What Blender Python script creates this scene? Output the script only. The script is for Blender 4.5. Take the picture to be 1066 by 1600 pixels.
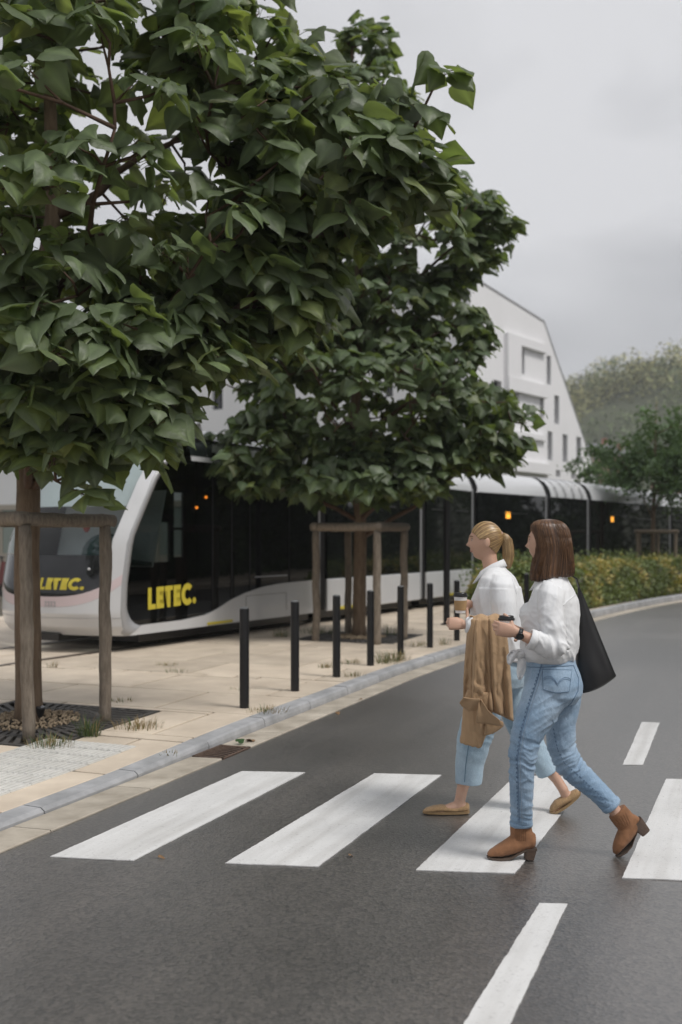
import bpy, math, random
import numpy as np
from mathutils import Vector, Matrix, noise
from mathutils.bvhtree import BVHTree

random.seed(11)
rng = np.random.default_rng(11)
PI = math.pi
scene = bpy.context.scene
for o in list(bpy.data.objects):
    bpy.data.objects.remove(o)
COL = scene.collection

# ------------------------------------------------------------------ camera
CAM_H, FOCAL, HORIZON = 1.6, 1600.0, 842.0      # metres, pixels of a 1066x1600 frame
cam_data = bpy.data.cameras.new('camera')
cam = bpy.data.objects.new('camera', cam_data)
COL.objects.link(cam)
cam.location = (0, 0, CAM_H)
cam.rotation_euler = (math.radians(90), 0, 0)
cam_data.sensor_fit = 'AUTO'
cam_data.sensor_width = 36.0
cam_data.lens = 36.0 * FOCAL / 1600.0
cam_data.shift_y = (HORIZON - 800) / 1600.0
cam_data.clip_start, cam_data.clip_end = 0.05, 3000
cam_data.dof.use_dof = True
cam_data.dof.focus_distance = 5.6
cam_data.dof.aperture_fstop = 1.8
scene.camera = cam

# ------------------------------------------------------------------ overcast sky
SUN_EL, SUN_AZ = math.radians(56), math.radians(122)   # azimuth clockwise from +Y
world = bpy.data.worlds.new('World')
scene.world = world
world.use_nodes = True
nt = world.node_tree
nt.nodes.clear()
w_out = nt.nodes.new('ShaderNodeOutputWorld')
w_sky = nt.nodes.new('ShaderNodeTexSky')
w_sky.sky_type = 'NISHITA'
w_sky.sun_disc = False
w_sky.sun_elevation, w_sky.sun_rotation = SUN_EL, SUN_AZ
w_bg1 = nt.nodes.new('ShaderNodeBackground')
w_bg1.inputs['Strength'].default_value = 0.06
nt.links.new(w_sky.outputs[0], w_bg1.inputs['Color'])
w_tc = nt.nodes.new('ShaderNodeTexCoord')
w_map = nt.nodes.new('ShaderNodeMapping')
w_map.inputs['Scale'].default_value = (1.0, 1.0, 2.6)
w_map.inputs['Location'].default_value = (2.3, 0.4, 0.35)
nt.links.new(w_tc.outputs['Generated'], w_map.inputs['Vector'])
w_n = nt.nodes.new('ShaderNodeTexNoise')
w_n.inputs['Scale'].default_value = 2.1
w_n.inputs['Detail'].default_value = 5
w_n.inputs['Roughness'].default_value = 0.48
w_n.inputs['Distortion'].default_value = 0.35
nt.links.new(w_map.outputs[0], w_n.inputs['Vector'])
w_r = nt.nodes.new('ShaderNodeValToRGB')
w_r.color_ramp.elements[0].position = 0.38
w_r.color_ramp.elements[0].color = (0.395, 0.398, 0.412, 1)
w_r.color_ramp.elements[1].position = 0.62
w_r.color_ramp.elements[1].color = (0.60, 0.60, 0.615, 1)
nt.links.new(w_n.outputs['Fac'], w_r.inputs[0])
w_bg2 = nt.nodes.new('ShaderNodeBackground')
w_bg2.inputs['Strength'].default_value = 0.88
nt.links.new(w_r.outputs[0], w_bg2.inputs['Color'])
w_mix = nt.nodes.new('ShaderNodeMixShader')
w_mix.inputs[0].default_value = 0.93
nt.links.new(w_bg1.outputs[0], w_mix.inputs[1])
nt.links.new(w_bg2.outputs[0], w_mix.inputs[2])
nt.links.new(w_mix.outputs[0], w_out.inputs['Surface'])

sun_data = bpy.data.lights.new('sun', 'SUN')
sun_data.energy = 1.5
sun_data.angle = math.radians(16)
sun_data.color = (1.0, 0.965, 0.92)
sun = bpy.data.objects.new('sun', sun_data)
COL.objects.link(sun)
sun_dir = Vector((math.sin(SUN_AZ) * math.cos(SUN_EL), math.cos(SUN_AZ) * math.cos(SUN_EL), math.sin(SUN_EL)))
sun.rotation_euler = sun_dir.to_track_quat('Z', 'Y').to_euler()
sun.location = sun_dir * 60

vs = scene.view_settings
vs.view_transform = 'Standard'
vs.look = 'None'
vs.exposure = 0.60
vs.gamma = 1.0
vs.use_curve_mapping = False
scene.cycles.max_bounces = 8
scene.cycles.transparent_max_bounces = 12
scene.cycles.use_denoising = True
scene.cycles.caustics_reflective = False
scene.cycles.caustics_refractive = False

# ------------------------------------------------------------------ helpers
MATS = {}
def mat(name, col=(0.5, 0.5, 0.5), rough=0.6, var=0.0, scale=6.0, bump=0.0, bscale=40.0, metal=0.0, spec=0.5,
        rand=0.0, col2=None, stretch=(1, 1, 1), sub=None, attr=None, detail=5.0, transl=0.0, coat=0.0, bdist=0.02):
    if name in MATS:
        return MATS[name]
    m = bpy.data.materials.new(name)
    MATS[name] = m
    m.use_nodes = True
    t = m.node_tree
    L = t.links.new
    p = t.nodes['Principled BSDF']
    p.inputs['Roughness'].default_value = rough
    p.inputs['Metallic'].default_value = metal
    p.inputs['Specular IOR Level'].default_value = spec
    if coat:
        p.inputs['Coat Weight'].default_value = coat
        p.inputs['Coat Roughness'].default_value = 0.05
    c = (*col, 1)
    p.inputs['Base Color'].default_value = c
    geo = t.nodes.new('ShaderNodeNewGeometry')
    mp = t.nodes.new('ShaderNodeMapping')
    mp.inputs['Scale'].default_value = stretch
    L(geo.outputs['Position'], mp.inputs['Vector'])
    color_out = None
    if var > 0 or col2 is not None:
        n = t.nodes.new('ShaderNodeTexNoise')
        n.inputs['Scale'].default_value = scale
        n.inputs['Detail'].default_value = detail
        n.inputs['Roughness'].default_value = 0.6
        L(mp.outputs[0], n.inputs['Vector'])
        r = t.nodes.new('ShaderNodeValToRGB')
        r.color_ramp.elements[0].position = 0.3
        r.color_ramp.elements[1].position = 0.7
        if col2 is not None:
            r.color_ramp.elements[0].color = c
            r.color_ramp.elements[1].color = (*col2, 1)
        else:
            r.color_ramp.elements[0].color = tuple(x * (1 - var) for x in col) + (1,)
            r.color_ramp.elements[1].color = tuple(min(1, x * (1 + var)) for x in col) + (1,)
        L(n.outputs['Fac'], r.inputs[0])
        color_out = r.outputs[0]
    if attr is not None:      # per-vertex tint: strands, leaves
        a = t.nodes.new('ShaderNodeAttribute')
        a.attribute_name = attr
        color_out = a.outputs['Color']
    if rand > 0:
        oi = t.nodes.new('ShaderNodeObjectInfo')
        mr = t.nodes.new('ShaderNodeMapRange')
        mr.inputs['To Min'].default_value = 1 - rand
        mr.inputs['To Max'].default_value = 1 + rand
        L(oi.outputs['Random'], mr.inputs['Value'])
        hs = t.nodes.new('ShaderNodeHueSaturation')
        L(mr.outputs[0], hs.inputs['Value'])
        if color_out is not None:
            L(color_out, hs.inputs['Color'])
        else:
            hs.inputs['Color'].default_value = c
        color_out = hs.outputs[0]
    if color_out is not None:
        L(color_out, p.inputs['Base Color'])
    if bump > 0:
        n2 = t.nodes.new('ShaderNodeTexNoise')
        n2.inputs['Scale'].default_value = bscale
        n2.inputs['Detail'].default_value = 4
        L(mp.outputs[0], n2.inputs['Vector'])
        b = t.nodes.new('ShaderNodeBump')
        b.inputs['Strength'].default_value = bump
        b.inputs['Distance'].default_value = bdist
        L(n2.outputs['Fac'], b.inputs['Height'])
        L(b.outputs[0], p.inputs['Normal'])
    if sub:
        p.inputs['Subsurface Weight'].default_value = sub
        p.inputs['Subsurface Radius'].default_value = (0.012, 0.005, 0.003)
        p.inputs['Subsurface Scale'].default_value = 1.0
    if transl > 0:
        tr = t.nodes.new('ShaderNodeBsdfTranslucent')
        if color_out is not None:
            g = t.nodes.new('ShaderNodeMixRGB')
            g.blend_type = 'MULTIPLY'
            g.inputs[0].default_value = 1
            g.inputs[2].default_value = (1.5, 1.5, 0.6, 1)
            L(color_out, g.inputs[1])
            L(g.outputs[0], tr.inputs['Color'])
        else:
            tr.inputs['Color'].default_value = c
        mx = t.nodes.new('ShaderNodeMixShader')
        mx.inputs[0].default_value = transl
        L(p.outputs[0], mx.inputs[1])
        L(tr.outputs[0], mx.inputs[2])
        L(mx.outputs[0], t.nodes['Material Output'].inputs['Surface'])
    return m

def glass_mat(name, tint, rough=0.02):
    """thin tinted pane: lets tinted light through and reflects by angle"""
    if name in MATS:
        return MATS[name]
    m = bpy.data.materials.new(name)
    MATS[name] = m
    m.use_nodes = True
    t = m.node_tree
    t.nodes.remove(t.nodes['Principled BSDF'])
    tr = t.nodes.new('ShaderNodeBsdfTransparent')
    tr.inputs['Color'].default_value = (*tint, 1)
    gl = t.nodes.new('ShaderNodeBsdfGlossy')
    gl.inputs['Roughness'].default_value = rough
    ge = t.nodes.new('ShaderNodeNewGeometry')      # same reflectance from either side of the sheet
    dt = t.nodes.new('ShaderNodeVectorMath'); dt.operation = 'DOT_PRODUCT'
    t.links.new(ge.outputs['Normal'], dt.inputs[0]); t.links.new(ge.outputs['Incoming'], dt.inputs[1])
    ab = t.nodes.new('ShaderNodeMath'); ab.operation = 'ABSOLUTE'; t.links.new(dt.outputs['Value'], ab.inputs[0])
    om = t.nodes.new('ShaderNodeMath'); om.operation = 'SUBTRACT'; om.inputs[0].default_value = 1.0; t.links.new(ab.outputs[0], om.inputs[1])
    pw = t.nodes.new('ShaderNodeMath'); pw.operation = 'POWER'; pw.inputs[1].default_value = 5.0; t.links.new(om.outputs[0], pw.inputs[0])
    ma = t.nodes.new('ShaderNodeMath'); ma.operation = 'MULTIPLY_ADD'; ma.inputs[1].default_value = 0.93; ma.inputs[2].default_value = 0.06; t.links.new(pw.outputs[0], ma.inputs[0])
    mx = t.nodes.new('ShaderNodeMixShader')
    t.links.new(ma.outputs[0], mx.inputs[0])
    t.links.new(tr.outputs[0], mx.inputs[1])
    t.links.new(gl.outputs[0], mx.inputs[2])
    t.links.new(mx.outputs[0], t.nodes['Material Output'].inputs['Surface'])
    return m

def emit_mat(name, col, strength):
    m = mat(name, col, 0.4)
    p = m.node_tree.nodes['Principled BSDF']
    p.inputs['Emission Color'].default_value = (*col, 1)
    p.inputs['Emission Strength'].default_value = strength
    return m

ORIGIN = {}
def empty(name, loc=(0, 0, 0)):
    o = bpy.data.objects.new(name, None)
    COL.objects.link(o)
    o.location = loc
    o.empty_display_size = 0.2
    ORIGIN[o.name] = Vector(loc)
    return o

def tag(o, label=None, cat=None, group=None, kind=None):
    if label: o['label'] = label
    if cat: o['category'] = cat
    if group: o['group'] = group
    if kind: o['kind'] = kind
    return o

def thing(name, label, cat, loc=(0, 0, 0), group=None, kind=None):
    return tag(empty(name, loc), label, cat, group, kind)

class MB:
    """collects geometry in world coordinates"""
    def __init__(s):
        s.v, s.f = [], []
    def add(s, verts, faces):
        k = len(s.v)
        s.v.extend([tuple(p) for p in verts])
        s.f.extend([tuple(i + k for i in f) for f in faces])
        return s
    def box(s, c, d, rz=0.0, bevel=0.0):
        cx, cy, cz = c
        hx, hy, hz = d[0] / 2, d[1] / 2, d[2] / 2
        ca, sa = math.cos(rz), math.sin(rz)
        if bevel <= 0:
            vs_ = [(x * hx, y * hy, z * hz) for z in (-1, 1) for y in (-1, 1) for x in (-1, 1)]
            fs = [(0, 2, 3, 1), (4, 5, 7, 6), (0, 1, 5, 4), (2, 6, 7, 3), (0, 4, 6, 2), (1, 3, 7, 5)]
        else:
            b = bevel
            vs_ = []
            for z, q in ((-hz, b), (-hz + b, 0), (hz - b, 0), (hz, b)):
                vs_ += [(-hx + q, -hy + q, z), (hx - q, -hy + q, z), (hx - q, hy - q, z), (-hx + q, hy - q, z)]
            fs = [(3, 2, 1, 0), (12, 13, 14, 15)]
            for k in range(3):
                for j in range(4):
                    fs.append((k * 4 + j, k * 4 + (j + 1) % 4, k * 4 + 4 + (j + 1) % 4, k * 4 + 4 + j))
        return s.add([(cx + x * ca - y * sa, cy + x * sa + y * ca, cz + z) for x, y, z in vs_], fs)
    def loft(s, rings, cap=True, closed=True):
        n = len(rings[0])
        verts = [p for r in rings for p in r]
        fs = []
        for i in range(len(rings) - 1):
            for j in range(n if closed else n - 1):
                a, b = i * n + j, i * n + (j + 1) % n
                fs.append((a, b, b + n, a + n))
        if cap and closed:
            fs.append(tuple(range(n - 1, -1, -1)))
            fs.append(tuple((len(rings) - 1) * n + j for j in range(n)))
        return s.add(verts, fs)
    def tube(s, path, radii, n=8, cap=True):
        path = [Vector(p) for p in path]
        if not hasattr(radii, '__len__'):
            radii = [radii] * len(path)
        rings, nrm = [], None
        for i, p in enumerate(path):
            t = (path[min(i + 1, len(path) - 1)] - path[max(i - 1, 0)])
            t = t.normalized() if t.length > 1e-9 else Vector((0, 0, 1))
            if nrm is None:
                nrm = t.orthogonal().normalized()
            nrm = (nrm - t * nrm.dot(t))
            nrm = nrm.normalized() if nrm.length > 1e-6 else t.orthogonal().normalized()
            bn = t.cross(nrm)
            rings.append([p + (nrm * math.cos(2 * PI * j / n) + bn * math.sin(2 * PI * j / n)) * radii[i] for j in range(n)])
        return s.loft(rings, cap)
    def sphere(s, c, r, ax=None, nu=16, nv=10):
        """ellipsoid with radii r along axes ax (three vectors)"""
        ax = ax or (Vector((1, 0, 0)), Vector((0, 1, 0)), Vector((0, 0, 1)))
        if not hasattr(r, '__len__'): r = (r, r, r)
        c = Vector(c)
        vv = [c - ax[2] * r[2]]
        for i in range(1, nv):
            th = -PI / 2 + PI * i / nv
            for j in range(nu):
                ph = 2 * PI * j / nu
                vv.append(c + ax[0] * r[0] * math.cos(th) * math.cos(ph) + ax[1] * r[1] * math.cos(th) * math.sin(ph) + ax[2] * r[2] * math.sin(th))
        vv.append(c + ax[2] * r[2])
        fs = [(0, 1 + (j + 1) % nu, 1 + j) for j in range(nu)]
        for i in range(nv - 2):
            for j in range(nu):
                a, b = 1 + i * nu + j, 1 + i * nu + (j + 1) % nu
                fs.append((a, b, b + nu, a + nu))
        k = 1 + (nv - 2) * nu
        fs += [(k + j, k + (j + 1) % nu, len(vv) - 1) for j in range(nu)]
        return s.add(vv, fs)
    def prism(s, poly, off):
        """polygon (3D points) extruded by the vector off"""
        off = Vector(off)
        n = len(poly)
        vv = [Vector(p) for p in poly] + [Vector(p) + off for p in poly]
        fs = [tuple(range(n - 1, -1, -1)), tuple(range(n, 2 * n))]
        fs += [(i, (i + 1) % n, (i + 1) % n + n, i + n) for i in range(n)]
        return s.add(vv, fs)
    def lathe(s, c, prof, n=24):
        return s.loft([[(c[0] + r * math.cos(2 * PI * j / n), c[1] + r * math.sin(2 * PI * j / n), c[2] + z) for j in range(n)] for r, z in prof])
    def grid(s, rows):
        return s.loft(rows, cap=False, closed=False)

def mesh_data(name, verts, faces, smooth=False, fixn=True):
    me = bpy.data.meshes.new(name)
    me.from_pydata([tuple(p) for p in verts], [], faces)
    me.validate()
    if fixn:
        import bmesh
        bm = bmesh.new(); bm.from_mesh(me)
        bmesh.ops.recalc_face_normals(bm, faces=bm.faces)
        bm.to_mesh(me); bm.free()
    if smooth:
        me.polygons.foreach_set('use_smooth', [True] * len(me.polygons))
    me.update()
    return me

def obj(name, mb, material, parent=None, smooth=False, origin=None, fixn=True):
    """one mesh object; mb holds world coordinates"""
    if isinstance(mb, MB):
        V, F = np.array(mb.v, dtype=float), mb.f
    else:
        V, F = np.array(mb[0], dtype=float), mb[1]
    if origin is None:
        if parent is not None:
            origin = ORIGIN[parent.name]
        else:
            origin = Vector((float((V[:, 0].min() + V[:, 0].max()) / 2), float((V[:, 1].min() + V[:, 1].max()) / 2), float(V[:, 2].min())))
    origin = Vector(origin)
    me = mesh_data(name, V - np.array(origin), F, smooth, fixn)
    if isinstance(material, (list, tuple)):
        for m in material: me.materials.append(m)
    elif material: me.materials.append(material)
    o = bpy.data.objects.new(name, me)
    COL.objects.link(o)
    if parent is not None:
        o.parent = parent
        o.location = origin - ORIGIN[parent.name]
    else:
        o.location = origin
    ORIGIN[o.name] = origin
    return o

def inst(name, me, parent, loc, rot=None, scale=(1, 1, 1), matrix=None):
    o = bpy.data.objects.new(name, me)
    COL.objects.link(o)
    if parent is not None:
        o.parent = parent
    base = ORIGIN[parent.name] if parent is not None else Vector((0, 0, 0))
    if matrix is not None:
        o.matrix_basis = Matrix.Translation(-base) @ matrix
    else:
        o.location = Vector(loc) - base
        if rot: o.rotation_euler = rot
        o.scale = scale
    ORIGIN[o.name] = Vector(loc) if loc is not None else matrix.translation.copy()
    return o

def soft(mbs, voxel=0.008, smooth_it=3, factor=0.5):
    """several closed shapes grown into one continuous skin"""
    vv, ff = [], []
    for m in mbs:
        k = len(vv)
        vv.extend(m.v)
        ff.extend([tuple(i + k for i in f) for f in m.f])
    me = mesh_data('tmp', vv, ff)
    o = bpy.data.objects.new('tmp', me)
    COL.objects.link(o)
    r = o.modifiers.new('r', 'REMESH'); r.mode = 'VOXEL'; r.voxel_size = voxel
    if smooth_it:
        s_ = o.modifiers.new('s', 'SMOOTH'); s_.iterations = smooth_it; s_.factor = factor
    dg = bpy.context.evaluated_depsgraph_get()
    ev = o.evaluated_get(dg)
    m2 = ev.to_mesh()
    n = len(m2.vertices)
    V = np.empty(n * 3); m2.vertices.foreach_get('co', V)
    N = np.empty(n * 3); m2.vertices.foreach_get('normal', N)
    F = [tuple(p.vertices) for p in m2.polygons]
    ev.to_mesh_clear()
    bpy.data.objects.remove(o)
    bpy.data.meshes.remove(me)
    return V.reshape(-1, 3), N.reshape(-1, 3), F

def put_color(o, cols):
    """per-vertex tint attribute"""
    at_ = o.data.color_attributes.new('tint', 'FLOAT_COLOR', 'POINT')
    a = np.ones((len(o.data.vertices), 4)); a[:, :3] = cols
    at_.data.foreach_set('color', a.ravel())

def nz(x, y=0.0, z=0.0):
    return noise.noise(Vector((x, y, z)))

def gnd(u, v, z=0.0):
    """point at height z seen at pixel (u, v): used to take positions off the photograph"""
    y = (CAM_H - z) * FOCAL / (v - HORIZON)
    return Vector(((u - 533) / FOCAL * y, y, z))
def at(u, v, y):
    return Vector(((u - 533) / FOCAL * y, y, CAM_H + (HORIZON - v) / FOCAL * y))
# ================================================================== ground, road, kerb, pavement
ANG = math.radians(21.6)
RD = Vector((math.sin(ANG), math.cos(ANG), 0))        # along the road
RN = Vector((-math.cos(ANG), math.sin(ANG), 0))       # towards the pavement
RO = Vector((-1.862, 5.59, 0))
def st(s, t, z=0.0):
    p = RO + RD * s + RN * t
    return Vector((p.x, p.y, z))
def to_st(p):
    d = Vector((p[0], p[1], 0)) - RO
    return d.dot(RD), d.dot(RN)
def smooth01(x):
    x = max(0.0, min(1.0, x))
    return x * x * (3 - 2 * x)
def ph(x, y):
    """pavement height: dropped beside the crossing"""
    s, t = to_st((x, y))
    return 0.034 + 0.046 * smooth01((s - 0.9) / 2.4)

KP = [(-11.4, -18.5), (-7.01, -7.43), (-4.07, 0.01), (-1.862, 5.59), (-1.384, 6.79), (-0.92, 7.97), (-0.45, 9.17), (0.25, 10.95),
      (0.755, 12.2), (1.716, 14.25), (3.2, 17.2), (5.02, 20.56), (6.8, 23.6), (8.79, 26.6), (14, 33.6), (24, 45.5), (38, 60), (60, 80)]
def catmull(P, step=0.1):
    out = []
    P = [Vector((p[0], p[1], 0)) for p in P]
    for i in range(len(P) - 1):
        p0, p1, p2, p3 = P[max(i - 1, 0)], P[i], P[i + 1], P[min(i + 2, len(P) - 1)]
        L = (p2 - p1).length
        n = max(2, int(L / step))
        m1 = (p2 - p0) * ((p2 - p1).length / max(1e-6, (p2 - p0).length))
        m2 = (p3 - p1) * ((p2 - p1).length / max(1e-6, (p3 - p1).length))
        for k in range(n):
            t = k / n
            h1, h2, h3, h4 = 2*t**3-3*t**2+1, t**3-2*t**2+t, -2*t**3+3*t**2, t**3-t**2
            out.append(p1 * h1 + m1 * h2 + p2 * h3 + m2 * h4)
    out.append(P[-1])
    return out
KC = catmull(KP)
KL = [0.0]
for i in range(1, len(KC)):
    KL.append(KL[-1] + (KC[i] - KC[i - 1]).length)
KL = np.array(KL)
KX = np.array([p.x for p in KC]); KY = np.array([p.y for p in KC])
def kpt(l, off=0.0):
    """point on the kerb line at length l, offset towards the pavement"""
    x, y = np.interp(l, KL, KX), np.interp(l, KL, KY)
    x2, y2 = np.interp(l + 0.15, KL, KX), np.interp(l + 0.15, KL, KY)
    x1, y1 = np.interp(l - 0.15, KL, KX), np.interp(l - 0.15, KL, KY)
    d = Vector((x2 - x1, y2 - y1, 0)).normalized()
    return Vector((x - d.y * off, y + d.x * off, 0))
KS = np.array([to_st(p)[0] for p in KC]); KT = np.array([to_st(p)[1] for p in KC])
L0 = float(np.interp(0.0, KS, KL))                     # kerb length at s = 0
def kerb_t(s):
    return float(np.interp(s, KS, KT))

def asphalt_mat():
    m = bpy.data.materials.new('asphalt'); m.use_nodes = True
    t = m.node_tree; L = t.links.new
    p = t.nodes['Principled BSDF']
    g = t.nodes.new('ShaderNodeNewGeometry')
    big = t.nodes.new('ShaderNodeTexNoise'); big.inputs['Scale'].default_value = 0.55; big.inputs['Detail'].default_value = 6
    fine = t.nodes.new('ShaderNodeTexVoronoi'); fine.inputs['Scale'].default_value = 72
    f2 = t.nodes.new('ShaderNodeTexNoise'); f2.inputs['Scale'].default_value = 210; f2.inputs['Detail'].default_value = 2
    for n in (big, fine, f2): L(g.outputs['Position'], n.inputs['Vector'])
    r = t.nodes.new('ShaderNodeValToRGB')
    r.color_ramp.elements[0].position = 0.32; r.color_ramp.elements[0].color = (0.040, 0.036, 0.033, 1)
    r.color_ramp.elements[1].position = 0.7; r.color_ramp.elements[1].color = (0.066, 0.060, 0.055, 1)
    L(big.outputs['Fac'], r.inputs[0])
    sp = t.nodes.new('ShaderNodeValToRGB')
    sp.color_ramp.elements[0].position = 0.0; sp.color_ramp.elements[0].color = (0.15, 0.15, 0.15, 1)
    sp.color_ramp.elements[1].position = 1.0; sp.color_ramp.elements[1].color = (2.3, 2.25, 2.2, 1)
    L(fine.outputs['Color'], sp.inputs[0])
    mx = t.nodes.new('ShaderNodeMixRGB'); mx.blend_type = 'MULTIPLY'; mx.inputs[0].default_value = 0.85
    L(r.outputs[0], mx.inputs[1]); L(sp.outputs[0], mx.inputs[2])
    m0 = t.nodes.new('ShaderNodeMapping'); m0.inputs['Rotation'].default_value = (0, 0, ANG); L(g.outputs['Position'], m0.inputs['Vector'])
    mp = t.nodes.new('ShaderNodeMapping'); mp.inputs['Scale'].default_value = (2.6, 0.12, 1)
    L(m0.outputs[0], mp.inputs['Vector'])
    n3 = t.nodes.new('ShaderNodeTexNoise'); n3.inputs['Scale'].default_value = 0.9; n3.inputs['Detail'].default_value = 5; L(mp.outputs[0], n3.inputs['Vector'])
    r3 = t.nodes.new('ShaderNodeValToRGB'); r3.color_ramp.elements[0].position = 0.35; r3.color_ramp.elements[0].color = (0.80, 0.80, 0.80, 1)
    r3.color_ramp.elements[1].position = 0.68; r3.color_ramp.elements[1].color = (1.22, 1.2, 1.18, 1); L(n3.outputs['Fac'], r3.inputs[0])
    x3 = t.nodes.new('ShaderNodeMixRGB'); x3.blend_type = 'MULTIPLY'; x3.inputs[0].default_value = 1
    L(mx.outputs[0], x3.inputs[1]); L(r3.outputs[0], x3.inputs[2]); L(x3.outputs[0], p.inputs['Base Color'])
    rr = t.nodes.new('ShaderNodeMapRange'); rr.inputs['To Min'].default_value = 0.36; rr.inputs['To Max'].default_value = 0.50
    L(big.outputs['Fac'], rr.inputs['Value']); L(rr.outputs[0], p.inputs['Roughness'])
    b = t.nodes.new('ShaderNodeBump'); b.inputs['Strength'].default_value = 0.38; b.inputs['Distance'].default_value = 0.003
    L(fine.outputs['Distance'], b.inputs['Height']); L(b.outputs[0], p.inputs['Normal'])
    p.inputs['Specular IOR Level'].default_value = 1.0
    p.inputs['Coat Weight'].default_value = 1.0       # damp after rain
    p.inputs['Coat IOR'].default_value = 2.1
    L(rr.outputs[0], p.inputs['Coat Roughness']); L(b.outputs[0], p.inputs['Coat Normal'])
    return m
M_ASPH = asphalt_mat()
M_GROUND = mat('ground_soil', (0.10, 0.10, 0.06), 0.9, var=0.4, scale=0.3)
M_PAVE = mat('paving_slab', (0.54, 0.455, 0.36), 0.6, col2=(0.72, 0.62, 0.50), scale=2.4, rand=0.13, bump=0.25, bscale=120, bdist=0.004)
M_PAVEBED = mat('paving_bed', (0.085, 0.072, 0.05), 0.9, var=0.5, scale=8)
M_KERB = mat('kerb_granite', (0.28, 0.285, 0.295), 0.55, col2=(0.47, 0.475, 0.49), scale=5, rand=0.08, bump=0.3, bscale=150, bdist=0.004)
M_GUTTER = mat('gutter_concrete', (0.32, 0.28, 0.225), 0.7, col2=(0.56, 0.505, 0.425), scale=3.4, rand=0.09, bump=0.3, bscale=130, bdist=0.004)
M_IRON = mat('rusty_iron', (0.09, 0.055, 0.04), 0.7, col2=(0.16, 0.105, 0.075), scale=30, bump=0.3, bscale=90)
M_GRATE = mat('cast_iron', (0.055, 0.05, 0.045), 0.65, var=0.4, scale=25, bump=0.2, bscale=90)

g = MB(); g.add([(-400, -200, -0.16), (1500, -200, -0.16), (1500, 2200, -0.16), (-400, 2200, -0.16)], [(0, 1, 2, 3)])
tag(obj('ground', g, M_GROUND, origin=(0, 0, -0.16)), kind='structure')

LMAX = float(KL[-1])
ls = np.arange(0, LMAX, 0.8)
g = MB(); g.grid([[kpt(l, 0.10) for l in ls], [kpt(l, -6.75) for l in ls]])
road = tag(obj('road', g, M_ASPH), 'dark grey asphalt road curving away to the right', kind='structure')

# --- white paint
def paint_mat():
    m = mat('road_paint', (0.72, 0.72, 0.715), 0.55, var=0.06, scale=3.2, bump=0.35, bscale=190, bdist=0.004)
    t = m.node_tree; L = t.links.new
    p = t.nodes['Principled BSDF']
    src = p.inputs['Base Color'].links[0].from_socket
    n = t.nodes.new('ShaderNodeTexNoise'); n.inputs['Scale'].default_value = 55; n.inputs['Detail'].default_value = 9; n.inputs['Roughness'].default_value = 0.75
    g_ = t.nodes.new('ShaderNodeNewGeometry'); L(g_.outputs['Position'], n.inputs['Vector'])
    r = t.nodes.new('ShaderNodeValToRGB'); r.color_ramp.elements[0].position = 0.57; r.color_ramp.elements[0].color = (1, 1, 1, 1)
    r.color_ramp.elements[1].position = 0.72; r.color_ramp.elements[1].color = (0.42, 0.41, 0.4, 1)
    L(n.outputs['Fac'], r.inputs[0])
    x = t.nodes.new('ShaderNodeMixRGB'); x.blend_type = 'MULTIPLY'; x.inputs[0].default_value = 1
    L(src, x.inputs[1]); L(r.outputs[0], x.inputs[2])
    m0 = t.nodes.new('ShaderNodeMapping'); m0.inputs['Rotation'].default_value = (0, 0, ANG); L(g_.outputs['Position'], m0.inputs['Vector'])
    mp = t.nodes.new('ShaderNodeMapping'); mp.inputs['Scale'].default_value = (7.0, 0.45, 1)   # rubber dragged along the road
    L(m0.outputs[0], mp.inputs['Vector'])
    n3 = t.nodes.new('ShaderNodeTexNoise'); n3.inputs['Scale'].default_value = 1.6; n3.inputs['Detail'].default_value = 6; L(mp.outputs[0], n3.inputs['Vector'])
    r3 = t.nodes.new('ShaderNodeValToRGB'); r3.color_ramp.elements[0].position = 0.45; r3.color_ramp.elements[0].color = (1, 1, 1, 1)
    r3.color_ramp.elements[1].position = 0.75; r3.color_ramp.elements[1].color = (0.80, 0.79, 0.775, 1); L(n3.outputs['Fac'], r3.inputs[0])
    x3 = t.nodes.new('ShaderNodeMixRGB'); x3.blend_type = 'MULTIPLY'; x3.inputs[0].default_value = 1
    L(x.outputs[0], x3.inputs[1]); L(r3.outputs[0], x3.inputs[2]); L(x3.outputs[0], p.inputs['Base Color'])
    return m
M_PAINT = paint_mat()
def ragged(poly, name, amp=0.003):
    pts = []
    for i in range(len(poly)):
        a, b = poly[i], poly[(i + 1) % len(poly)]
        n = max(2, int((b - a).length / 0.02))
        d = (b - a).normalized(); nn = Vector((-d.y, d.x, 0))
        for k in range(n):
            p = a.lerp(b, k / n)
            pts.append(p + nn * amp * (nz(p.x * 6, p.y * 6, 3.3) + 1.2 * nz(p.x * 41, p.y * 41, 1.3)))
    m = MB(); m.prism([(p.x, p.y, 0.001) for p in pts], (0, 0, 0.005))
    obj(name, m, M_PAINT, road)
for q in ([(78, 1340), (208, 1346), (477, 1208), (378, 1206)], [(352, 1350), (497, 1355.5), (690, 1212), (585, 1209.5)],
          [(650, 1361), (805, 1366), (923, 1215), (806, 1213)], [(972, 1373), (1145, 1380), (1170, 1221), (1041, 1218)]):
    ragged([gnd(u, v) for u, v in q], 'crosswalk_stripe')
a, b, c, d = gnd(725, 1600), gnd(798, 1600), gnd(887, 1414), gnd(843, 1413)
ragged([a + (a - d) * 0.9, b + (b - c) * 0.9, c, d], 'centre_dash')
ragged([gnd(973, 1196), gnd(1005, 1196), gnd(1031, 1130), gnd(1003, 1129)], 'centre_dash')

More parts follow.
